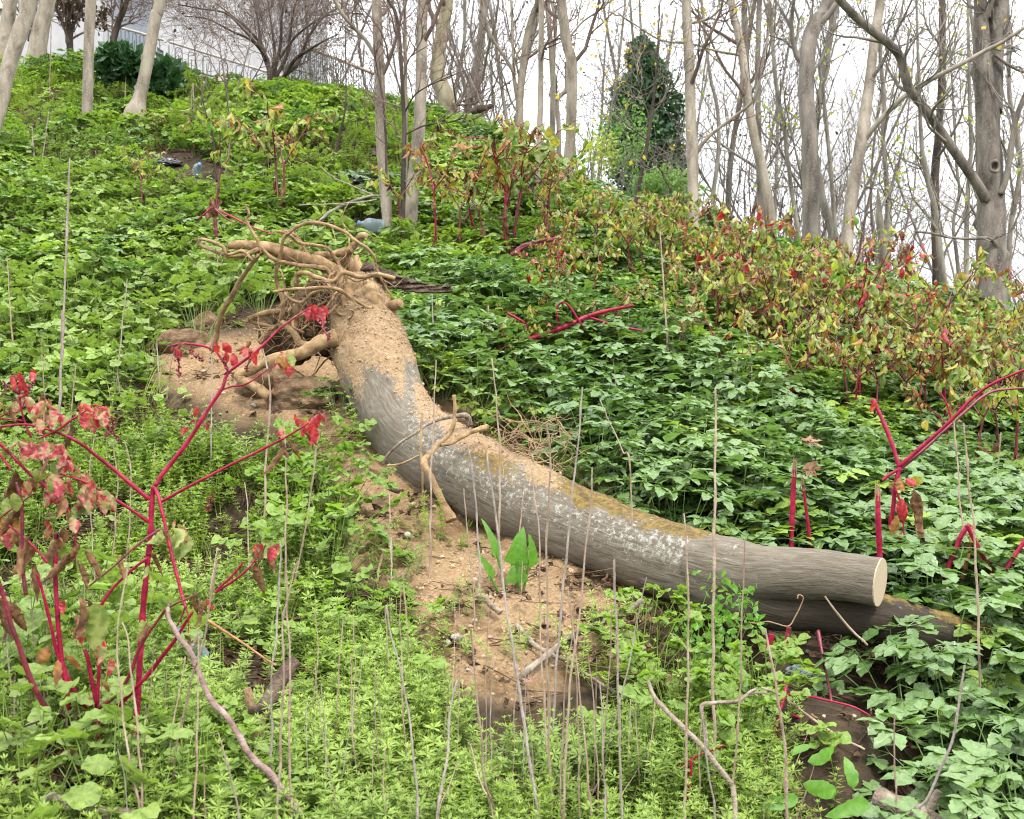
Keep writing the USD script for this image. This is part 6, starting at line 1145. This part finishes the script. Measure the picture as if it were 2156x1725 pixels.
# ------------------------------------------------------------------ leafy plants
def stalk_arc(a, b, r, sag=.12, n=9):
    P = a + (b - a) * np.linspace(0, 1, n)[:, None]; P[:, 2] += np.sin(np.linspace(0, math.pi, n)) * sag * np.linalg.norm(b - a); return tube(P, np.linspace(r, r * .6, n), 5)
def alex_leaf(tip, d, size, g, stem=None, r=.003):
    """one leaf of three times three toothed leaflets, at the end of its stalk"""
    mb = MB(); d = norm(np.asarray(d, float)); flat = norm(np.array([d[0], d[1], g.normal(-.12, .15)])); side = norm(np.cross([0, 0, 1.0], flat)); side = norm(side + [0, 0, g.normal(0, .18)])
    if stem is not None: mb.add(*stalk_arc(stem, tip, r))
    for j, (a, s0) in enumerate(((0, .55), (.95, .34), (-.95, .34))):
        dj = flat * math.cos(a) + side * math.sin(a); c = tip + dj * size * s0
        mb.add(*tubes(np.array([[tip, (tip + c) / 2, c]]), np.full((1, 3), r * .5), 3))
        for b in (0, 1.05, -1.05):
            db = flat * math.cos(a + b) + side * math.sin(a + b); sz = size * g.uniform(.48, .62) * (1.15 if b == 0 else .95); sd = np.cross([0, 0, 1.0], db) + [0, 0, g.normal(0, .25)]
            mb.add(*fan(ovate_outline(sz, sz * g.uniform(.58, .72), g, .11, 9, .12 if b == 0 else .06), c + db * size * .03, db + [0, 0, g.normal(-.16, .16)], sd, g, .2, .014))
    return mb
def lobed_leaf(tip, d, size, g, stem=None, r=.0025):
    """soft pinnate leaf of five to seven rounded lobes"""
    mb = MB(); flat = norm(np.array([d[0], d[1], g.normal(-.1, .42)])); side = norm(np.cross([0, 0, 1.0], flat) + [0, 0, g.normal(0, .45)])
    if stem is not None: mb.add(*stalk_arc(stem, tip, r))
    mb.add(*tubes(np.array([[tip, tip + flat * size * .4, tip + flat * size * .8]]), np.full((1, 3), r * .5), 3))
    for k in range(3):
        for sgn in (-1, 1):
            dj = norm(flat * .45 + side * sgn); sz = size * (.34, .44, .48)[k] * g.uniform(.85, 1.15)
            mb.add(*fan(mallow_outline(sz * .5, g, 3, .3, 11), tip + flat * size * (.12 + .24 * k), dj + [0, 0, g.normal(-.1, .3)], np.cross([0, 0, 1.0], dj) + [0, 0, g.normal(0, .35)], g, .2, .05))
    mb.add(*fan(mallow_outline(size * .30, g, 3, .32, 13), tip + flat * size * .68, flat, side, g, .15, .04))
    return mb
def mallow_leaf(tip, d, size, g, stem=None, r=.0022):
    mb = MB(); tilt = g.normal(0, .45); flat = norm(np.array([d[0], d[1], tilt])); side = norm(np.cross([0, 0, 1.0], flat) + [0, 0, g.normal(0, .4)])
    if stem is not None: mb.add(*stalk_arc(stem, tip, r))
    return mb.add(*fan(mallow_outline(size * .5, g, 5, .2, 22), tip - flat * size * .2, flat, side, g, -.12 if g.random() < .5 else .15, .035))
def rosette(parent, kind, n, g, h, spread, size, m, join=False):
    fn = {'alex': alex_leaf, 'lobed': lobed_leaf, 'mallow': mallow_leaf}[kind]; allm = MB()
    for k in range(n):
        a = k * 2.4 + g.normal(0, .25); q = (k + .5) / n; rr = spread * (.25 + .8 * q ** .7) * g.uniform(.85, 1.15); hh = h * (1.05 - .65 * q) * g.uniform(.85, 1.1)
        d = np.array([math.cos(a), math.sin(a), 0]); tip = np.array([d[0] * rr, d[1] * rr, hh]); mb = fn(tip, d, size * g.uniform(.8, 1.2), g, np.array([d[0] * .02, d[1] * .02, -.06]))
        if join: allm.add(*mb.arrays())
        else: emit(parent, 'leaf', mb, M[m], smooth=30 if False else False, world=False)
    return allm
PLANT = {}
for nm, kind, cls, n, h, sp, size, m in (('alexanders', 'alex', 4, 13, .38, .26, .135, 'alex'), ('bright_alexanders', 'alex', 2, 12, .30, .26, .125, 'alex_light'), ('celandine', 'lobed', 3, 13, .30, .20, .13, 'celandine'), ('mallow', 'mallow', 3, 15, .30, .22, .105, 'mallow')):
    for k in range(cls):
        c = form(nm + '_form_' + 'abcd'[k]); g = np.random.default_rng(800 + k * 7 + len(nm)); rosette(c, kind, n, g, h, sp, size, m); PLANT.setdefault(nm, []).append(c)

taken = []
def put(nm, s, lab, group, cat, scale=1.0, lift=.0, d=None):
    p = on_ground(px('D', s), lift)[0]; p[2] = H(p[0], p[1]); g = np.random.default_rng(int(abs(p[0] * 977 + p[1] * 313)) % 100000)
    nx_, ny_ = (H(p[0] + .1, p[1]) - H(p[0] - .1, p[1])) / .2, (H(p[0], p[1] + .1) - H(p[0], p[1] - .1)) / .2
    c = PLANT[nm][int(g.integers(0, len(PLANT[nm])))]; taken.append(p)
    place(c, nm.replace('bright_', ''), lab, cat, p, g.uniform(0, 6.28), scale * g.uniform(.85, 1.2), group, (math.degrees(math.atan(ny_)) * .4, -math.degrees(math.atan(nx_)) * .4))
g = np.random.default_rng(19)
def fill(nm, poly, n, lab, group, cat, gap, scale=1.0, lift=.2):
    P = px('D', poly); lo, hi = P.min(0), P.max(0); got = []
    for _ in range(n * 60):
        q = g.uniform(lo, hi)
        if not contains_xy(Polygon(P), q[0], q[1]): continue
        w = on_ground(q[None], lift)[0]
        if any(np.hypot(*(w[:2] - o[:2])) < gap for o in got): continue
        got.append(w)
        if len(got) == n: break
    got.sort(key=lambda w: S(w)[0, 0])
    for k, w in enumerate(got):
        q = S(np.array([w[0], w[1], w[2]]))[0]; put(nm, '%f,%f' % tuple(q), '%s, %s from left' % (lab, nth(k)), group, cat, scale, lift)
fill('alexanders', '1900,1390 1960,1350 2040,1370 2180,1390 2180,1725 2030,1725 1990,1640 2020,1560 2000,1480 1920,1430', 17, 'glossy alexanders at the lower right below the dark limb', 'alexanders at the lower right', 'plant', .20, .95, .25)
fill('alexanders', '1250,880 1420,840 1600,850 1850,930 2180,1040 2180,1260 1960,1240 1860,1170 1640,1130 1500,1090 1350,1010 1230,960', 64, 'glossy alexanders behind the fallen trunk', 'alexanders behind the trunk on the right', 'plant', .17, .95, .30)
fill('alexanders', '860,560 1000,560 1250,640 1500,760 1700,850 1400,830 1240,880 1120,860 960,790 870,700', 46, 'green alexanders on the slope above the trunk', 'alexanders above the trunk', 'plant', .24, 1.0, .25)
fill('bright_alexanders', '850,740 960,760 1100,860 1180,900 1100,880 960,810 870,790', 8, 'bright green young alexanders along the top of the dug bank', 'young alexanders along the bank', 'plant', .16, .75, .15)
fill('celandine', '600,920 740,940 770,1010 740,1080 720,1180 640,1200 590,1060', 9, 'light green lobed celandine left of the sandy scar', 'celandine beside the sand', 'plant', .14, .95, .18)
fill('celandine', '1360,1260 1500,1250 1620,1400 1640,1500 1500,1560 1400,1480 1340,1360', 11, 'light green celandine among the stalks under the trunk', 'celandine under the trunk', 'plant', .13, .85, .15)
fill('celandine', '150,1560 420,1540 640,1600 640,1725 320,1725', 9, 'bright green lobed plants at the bottom left', 'lobed plants at the bottom left', 'plant', .16, .6, .12)
fill('celandine', '600,1290 830,1260 860,1420 700,1460 600,1400', 6, 'fresh green lobed plant at the left edge of the sand, lower part', 'lobed plants left of the sand', 'plant', .16, .8, .12)
fill('mallow', '0,1480 250,1490 300,1560 240,1640 0,1640', 5, 'round-leaved mallow at the foot of the big crimson pokeweed', 'mallows by the big pokeweed', 'plant', .16, .95, .2)
fill('mallow', '0,1190 230,1200 290,1300 120,1430 0,1400', 8, 'round-leaved mallow behind the crimson stems at the left edge', 'mallows behind the crimson stems', 'plant', .17, 1.0, .2)
fill('mallow', '0,560 320,600 330,700 250,800 0,800', 30, 'pale green mallow on the left slope beside the root plate', 'mallows of the left slope', 'plant', .2, .95, .18)
fill('mallow', '330,560 700,490 560,600 430,660 340,640', 16, 'mallow overhanging the hollow behind the roots', 'mallows over the hollow', 'plant', .18, 1.05, .2)
put('alexanders', '712,862', 'small dark green lobed plant growing against the left flank of the trunk', None, 'plant', .5, .05)
# dock and arum with big single leaves
def wavy(t): return np.sin(np.pi * np.clip(t, 0, 1) ** .75) ** .7
def bigleaf(t, z, s, dist, up, L, Wd, m, g, curl=.5):
    q = px(z, s); P = W(q, dist); a, b = P[0], P[-1]; dv = norm(P[-1] - P[-2]) if len(P) > 2 else norm(b - a)
    emit(t, 'leaf', MB().add(*blade(P[-2], P[-1] - P[-2] + [0, 0, 0], up, np.linalg.norm(P[-1] - P[-2]), Wd, g, 12, curl, .22, .035, wavy)).add(*tube(spline(P[:-1], 10), .0045, 6)) if len(P) > 2 else blade(a, b - a, up, np.linalg.norm(b - a), Wd, g, 12, curl, .22, .035, wavy), M[m])
dk = thing('dock', 'dock plant with broad wavy leaves at the lower right', 'plant', on_ground(px('D', '1680,1640'))[0])
g = np.random.default_rng(61)
for s, dd, up, wd in (('1690,1650 1820,1692', (3.2, 3.05), [.1, .5, .85], .05), ('1668,1592 1718,1536', (3.35, 3.4), [.7, .3, .5], .042), ('1797,1660 1793,1586', 3.2, [.95, .25, .1], .042), ('1700,1604 1790,1580', (3.3, 3.25), [.1, .6, .8], .042), ('1680,1680 1610,1700', (3.1, 3.0), [.2, .6, .7], .04), ('1830,1690 1760,1716', (3.05, 2.95), [.1, .6, .8], .045)): bigleaf(dk, 'D', s, dd, up, 0, wd, 'dock', g, .9)
lone('dock_leaf', blade(W(px('D', '1318,1325'), 4.0)[0], [.05, -.25, -1], [1, .1, 0], .12, .075, g, 10, .3, .15, .03, wavy), M['mallow'], 'single broad grey-green dock leaf hanging below the forked dead branch', 'leaf')
ar = thing('arum', 'arum with upright arrow-shaped glossy leaves before the middle of the trunk', 'plant', on_ground(px('D', '1085,1290'))[0])
for s, e, up, wd in (('1068,1270', '1030,1100', [.8, .6, .2], .05), ('1085,1280', '1090,1120', [.8, -.3, .3], .11), ('1090,1285', '1125,1130', [.6, .7, .3], .09), ('1095,1290', '1090,1180', [.9, -.2, .3], .10), ('1060,1290', '1015,1165', [.5, .8, .1], .06)):
    a, b = W(px('D', s), 4.45)[0], W(px('D', e), 4.42)[0]; L = np.linalg.norm(b - a) * .48; d = norm(norm(b - a) + g.normal(0, .12, 3) + [0, -.25, 0]); st0 = b - norm(b - a) * L * .9
    emit(ar, 'leaf', MB().add(*blade(st0, d, up, L * 1.15, wd * .95, g, 14, g.uniform(.3, .9), .42, .02, lambda t: np.where(t < .14, .35 + t / .14 * .65, np.maximum(1 - (t - .14) / .86, 0) ** .7))).add(*tube(spline(np.array([a - [0, 0, .06], a * .5 + st0 * .5 + [.006, 0, 0], st0 + d * L * .1]), 12), .005, 7)), M['dock'])
# small-leaved climber on the stalks in front of the fork
cl = thing('climbing_vine', 'small-leaved green climber winding up the dry stalks in front of the fork', 'plant', on_ground(px('D', '1510,1560'))[0])
mbs, mbl = MB(), []
for s, d in (('1510,1580 1500,1400 1508,1280 1502,1190', 3.9), ('1560,1560 1545,1400 1560,1280 1568,1250 1600,1320', 3.85), ('1450,1500 1470,1400 1440,1320', 3.9), ('1535,1500 1530,1400 1520,1300 1560,1230', 3.85)):
    P = spline(W(px('D', s), d), 60); P = P + np.stack([np.sin(np.arange(60) * .6), np.cos(np.arange(60) * .6), 0 * np.arange(60)], 1) * .012
    mbs.add(*tube(P, .0014, 5)); mbl.append(P[g.integers(0, 60, 75)] + g.normal(0, .022, (75, 3)))
emit(cl, 'stem', mbs, M['dock']); emit(cl, 'leaves', leaflets(np.vstack(mbl), .034, g, .6), M['dock'], smooth=False, kind='stuff')

# ------------------------------------------------------------------ ground cover nobody could count
def cleaver_clump(g, n=7, h=.26, spread=.10):
    mb = MB(); st = np.stack([g.normal(0, spread, n), g.normal(0, spread, n), np.full(n, -.03)], 1)
    P, R = grow(st, np.stack([g.normal(0, .3, n), g.normal(0, .3, n), np.ones(n)], 1), g.uniform(.6, 1.1, n) * h, np.full(n, .0013), 9, .1, .02, .6, g); mb.add(*tubes(P, R, 3))
    C, A, Lf = [], [], []
    for i in range(n):
        for k in range(2, 9):
            m = 7; a = np.arange(m) / m * 6.28 + g.uniform(0, 1); L = .026 * (1.1 - .5 * abs(k / 8 - .55)) * (.6 if k == 8 else 1) * g.uniform(.8, 1.2)
            C.append(np.repeat(P[i, k][None], m, 0)); A.append(np.stack([np.cos(a), np.sin(a), g.normal(.25 if k < 8 else .8, .2, m)], 1)); Lf.append(np.full(m, L))
    C, A, Lf = np.vstack(C), norm(np.vstack(A)), np.concatenate(Lf)[:, None]; n_ = len(C); s = norm(np.cross(A, np.tile([0, 0, 1.0], (n_, 1)))) * Lf * .15
    v = np.stack([C, C + A * Lf * .55 + s, C + A * Lf, C + A * Lf * .55 - s], 1).reshape(-1, 3); f = (np.array([[0, 1, 2], [0, 2, 3]])[None] + (np.arange(n_) * 4)[:, None, None]).reshape(-1, 3)
    return mb.add(v, f).arrays()
def grass_tuft(g, n=16, h=.22):
    mb = MB()
    for k in range(n):
        a = g.uniform(0, 6.28); mb.add(*blade(np.array([g.normal(0, .025), g.normal(0, .025), -.02]), [math.cos(a) * .4, math.sin(a) * .4, 1], [-math.sin(a), math.cos(a), 0], h * g.uniform(.5, 1.1), .0055, g, 4, g.uniform(.2, 1.1), .2, .02, lambda t: 1 - t * .9))
    return mb.arrays()
def chips(g, n=9):
    mb = MB()
    for k in range(n): mb.add(*fan(ovate_outline(.045 * g.uniform(.5, 1.3), .022, g, .2, 5), np.array([g.normal(0, .08), g.normal(0, .08), g.uniform(.0, .02)]), g.normal(0, 1, 3) * [1, 1, .3], g.normal(0, 1, 3) * [1, 1, .4], g, .2, .12))
    for k in range(4):
        a = np.array([g.normal(0, .08), g.normal(0, .08), .01]); mb.add(*tube(np.array([a, a + g.normal(0, .06, 3) * [1, 1, .15], a + g.normal(0, .12, 3) * [1, 1, .1]]), .0018, 4))
    return mb.arrays()
def scatter(name, label, cat, protos, pos, scl, g, tilt=6, lay=False):
    path = '/World/' + name; pi = UsdGeom.PointInstancer.Define(stage, path); rel = []
    for k, (vf, m) in enumerate(protos):
        gm = usdkit.mesh(stage, path + '/' + name + '_form' + ('' if k == 0 else '_%03d' % k), vf, M[m], smooth=False); gm.CreateDoubleSidedAttr(True); rel.append(gm.GetPath())
    n = len(pos); pi.CreatePrototypesRel().SetTargets(rel); pi.CreateProtoIndicesAttr(Vt.IntArray.FromNumpy(g.integers(0, len(protos), n).astype(np.int32)))
    pi.CreatePositionsAttr(Vt.Vec3fArray.FromNumpy(pos.astype(np.float32)))
    a, tx, ty = g.uniform(0, 2 * np.pi, n), np.radians(g.normal(0, tilt, n)), np.radians(g.normal(0, tilt, n))
    if lay: tx, ty = g.uniform(0, 6.28, n), g.uniform(0, 6.28, n)
    ca, sa, cx, sx, cy, sy = np.cos(a / 2), np.sin(a / 2), np.cos(tx / 2), np.sin(tx / 2), np.cos(ty / 2), np.sin(ty / 2)
    qw, qx, qy, qz = cx * cy * ca + sx * sy * sa, sx * cy * ca - cx * sy * sa, cx * sy * ca + sx * cy * sa, cx * cy * sa - sx * sy * ca
    pi.CreateOrientationsAttr([Gf.Quath(float(w), float(x), float(y), float(z)) for w, x, y, z in zip(qw, qx, qy, qz)])
    pi.CreateScalesAttr(Vt.Vec3fArray.FromNumpy((np.asarray(scl)[:, None] * np.ones(3)).astype(np.float32)))
    tag(pi, label, cat, None, 'stuff')

def sample(n, dlo, dhi, g, power=1.0, wide=.62):
    d = dlo + (dhi - dlo) * g.random(n) ** power; x = g.uniform(-wide, wide, n) * d; z = H(x, d); s, k = bare(x, d, z); s2, k2_ = bare(x * (d + .34) / d, d + .34); s = np.maximum(s, .9 * s2); k = np.maximum(k, .9 * k2_); q = S(np.stack([x, d, z], 1)); 
    for a, b, rx, ry in ((580, 1500, 90, 130), (500, 1480, 60, 80), (180, 1715, 170, 70), (1130, 1340, 190, 110), (1250, 1330, 130, 90), (1830, 1560, 150, 120), (1900, 1710, 110, 60), (1560, 1440, 60, 60), (365, 350, 60, 30), (430, 375, 50, 40), (790, 500, 60, 40), (990, 1330, 120, 110), (560, 690, 140, 60)):
        s = np.maximum(s, .93 * smoothstep(1.25, .75, np.hypot((q[:, 0] - a) / rx, (q[:, 1] - b) / ry)))
    return np.stack([x, d, z], 1), q, np.clip((s + k) * 2.2 - .1, 0, 1)
def patch(p, sc, seed): return meshkit.fbm(np.stack([p[:, 0], p[:, 1], 0 * p[:, 0]], 1) * sc, 3, seed)
g = np.random.default_rng(1234)
G_ = lambda q, a, b, sx, sy: np.exp(-((q[:, 0] - a) / sx) ** 2 - ((q[:, 1] - b) / sy) ** 2)
CLV = [(cleaver_clump(np.random.default_rng(900 + k), 8, .17 + .04 * k, .08), 'cleavers') for k in range(3)]
p1, q1, s1 = sample(9000, 2.1, 5.8, g, .8); n1 = patch(p1, 1.6, 5)
w1 = (1 - smoothstep(1250, 1500, q1[:, 0] + 250 * (q1[:, 1] > 1600))) * (1 - s1 * .97) * smoothstep(.33, .50, n1 + .10) * smoothstep(.25, .45, meshkit.noise(p1 * 5.5, 12) + .08)
w1 = np.maximum(w1, .8 * smoothstep(.25, .45, meshkit.noise(p1 * 6, 14) + .05) * (1 - s1) * smoothstep(1480, 1560, q1[:, 1]) * smoothstep(1000, 1100, q1[:, 0]) * (1 - smoothstep(1560, 1700, q1[:, 0])))
p2, q2, s2_ = sample(9000, 5.4, 17, g, .75, .58); n2_ = patch(p2, .8, 6)
w2 = (1 - smoothstep(850, 1300, q2[:, 0])) * (1 - s2_) * smoothstep(.36, .52, n2_ + .14 * (q2[:, 0] < 900) * (q2[:, 1] < 500)) * .95 + .25 * (1 - s2_) * (q2[:, 0] > 850)
k1, k2 = g.random(len(p1)) < w1 * .62, g.random(len(p2)) < w2 * .8
pos = np.vstack([p1[k1], p2[k2]]); scl = np.concatenate([g.uniform(.6, 1.3, k1.sum()), g.uniform(.6, 1.1, k2.sum())])
scatter('cleavers', 'bright yellow-green cleavers carpeting the left and lower slope', 'ground cover', CLV, pos, scl, g, 10)
# broad-leaved carpet farther up
def low(kind, n, h, sp, size, seed): return rosette(None, kind, n, np.random.default_rng(seed), h, sp, size, None, True).arrays()
BR = [(low('alex', 11, .20, .28, .14, 950), 'alex_light'), (low('alex', 10, .22, .26, .13, 951), 'alex'), (low('lobed', 11, .17, .22, .15, 952), 'celandine'), (low('alex', 10, .18, .24, .12, 953), 'alex_light')]
p3, q3, s3 = sample(16000, 6.2, 18, g, .75, .60); n3_ = patch(p3, .9, 8)
w3 = (1 - s3) * np.clip(.15 + smoothstep(.44, .56, n3_) + smoothstep(700, 1000, q3[:, 0]) * .7, 0, 1) * smoothstep(-50, 150, q3[:, 1])
k3 = g.random(len(p3)) < w3 * .42
scatter('hillside_herbs', 'green leafy herbs covering the upper slope up to the crest', 'ground cover', BR, p3[k3], g.uniform(.4, 1.05, k3.sum()), g, 14)
MW = [(low('mallow', 16, .20, .24, .095, 960), 'mallow'), (low('mallow', 14, .17, .2, .08, 961), 'mallow'), (low('mallow', 14, .18, .2, .075, 962), 'celandine')]
p4, q4, s4 = sample(9000, 5.6, 13, g, .8, .60)
w4 = (1 - s4) * np.clip(G_(q4, 60, 620, 330, 260) + G_(q4, 560, 560, 260, 130) + .12 * (q4[:, 0] < 700), 0, 1); k4 = g.random(len(p4)) < w4 * .72
p5, q5, s5 = sample(3000, 2.2, 5, g, .9); w5 = (1 - s5) * np.clip(G_(q5, 120, 1330, 260, 200) + G_(q5, 250, 1650, 420, 130) + .05, 0, 1) * (q5[:, 0] < 900); k5 = g.random(len(p5)) < w5 * .10
scatter('mallow_carpet', 'round-leaved mallow carpet on the left slope', 'ground cover', MW, np.vstack([p4[k4], p5[k5]]), np.concatenate([g.uniform(.55, 1.1, k4.sum()), g.uniform(.6, .9, k5.sum())]), g, 14)
AX = [(low('alex', 12, .33, .27, .135, 970), 'alex'), (low('alex', 11, .28, .25, .13, 971), 'alex'), (low('alex', 10, .28, .25, .12, 972), 'alex_light')]
p6, q6, s6 = sample(9000, 3.3, 12, g, .85, .64); w6 = (1 - s6) * smoothstep(880, 1250, q6[:, 0]) * smoothstep(480, 560, q6[:, 1]) * (1 - smoothstep(1230, 1330, q6[:, 1]) * (q6[:, 0] < 1900)); w6 = w6 * ~((q6[:, 0] < 2020) & (p6[:, 1] < 4.75)); k6 = g.random(len(p6)) < w6 * .26
scatter('alexanders_carpet', 'dense green alexanders filling the right side of the slope between the single plants', 'ground cover', AX, p6[k6], g.uniform(.6, 1.25, k6.sum()) * np.where(p6[k6][:, 1] > 6.3, .72, 1.0), g, 10)
GT = [(grass_tuft(np.random.default_rng(980), 16, .24), 'cleavers'), (grass_tuft(np.random.default_rng(981), 14, .16), 'celandine'), (grass_tuft(np.random.default_rng(982), 9, .26), 'stalk')]
p7, q7, s7 = sample(3600, 2.1, 14, g, .9); k7 = g.random(len(p7)) < (1 - s7 * .93) * .6
scatter('grass', 'thin grass blades between the weeds', 'grass', GT, p7[k7], g.uniform(.7, 1.4, k7.sum()), g, 10)
p8, q8, s8 = sample(8000, 2.1, 12, g, .9); k8 = g.random(len(p8)) < .85 * (1 - .85 * s8)
scatter('leaf_litter', 'brown leaf and twig litter on the soil between the plants', 'litter', [(chips(np.random.default_rng(990 + k)), 'litter') for k in range(3)], p8[k8] + [0, 0, .008], g.uniform(.7, 1.4, k8.sum()), g, 8)
# gravel and crumbs on the sandy scar
def crumb(sd):
    m = trimesh.creation.icosphere(1, 1.0); v = np.array(m.vertices); return v * (1 + (meshkit.fbm(v * 1.5 + sd, 2, sd) - .5)[:, None] * .9), np.array(m.faces)
p9, q9, s9 = sample(90000, 3.4, 7.6, g, 1.0, .40); k9 = g.random(len(p9)) < np.clip(bare(p9[:, 0], p9[:, 1], p9[:, 2])[0], 0, 1) ** 2 * .4
lump = np.stack([p9[:, 0], p9[:, 1], 0 * p9[:, 0]], 1); sand9, _ = bare(p9[:, 0], p9[:, 1], p9[:, 2])
z9 = p9[:, 2] + sand9 * ((meshkit.fbm(lump * 9, 4, 31) - .5) * .09)
pos = np.column_stack([p9[:, :2], z9])[k9]; scl = .0028 * np.exp(g.normal(0, .55, len(pos)))
# and the same crumbs where sand was thrown on the trunk
tp = vv.reshape(-1, 3); tm = np.tile(0, 1)
idx = g.choice(len(tp), 6000, p=(sand_m.ravel() ** 2) / (sand_m.ravel() ** 2).sum()); tp = tp[idx] + g.normal(0, .005, (6000, 3))
scatter('gravel', 'loose sandy crumbs and fine gravel on the bare scar and the root end of the trunk', 'gravel', [(crumb(k), m) for k, m in ((1, 'grain'), (2, 'grain'), (3, 'grain'), (4, 'stone_tan'))], np.vstack([pos, tp]), np.concatenate([scl, .0022 * np.exp(g.normal(0, .5, 6000))]), g, lay=True)
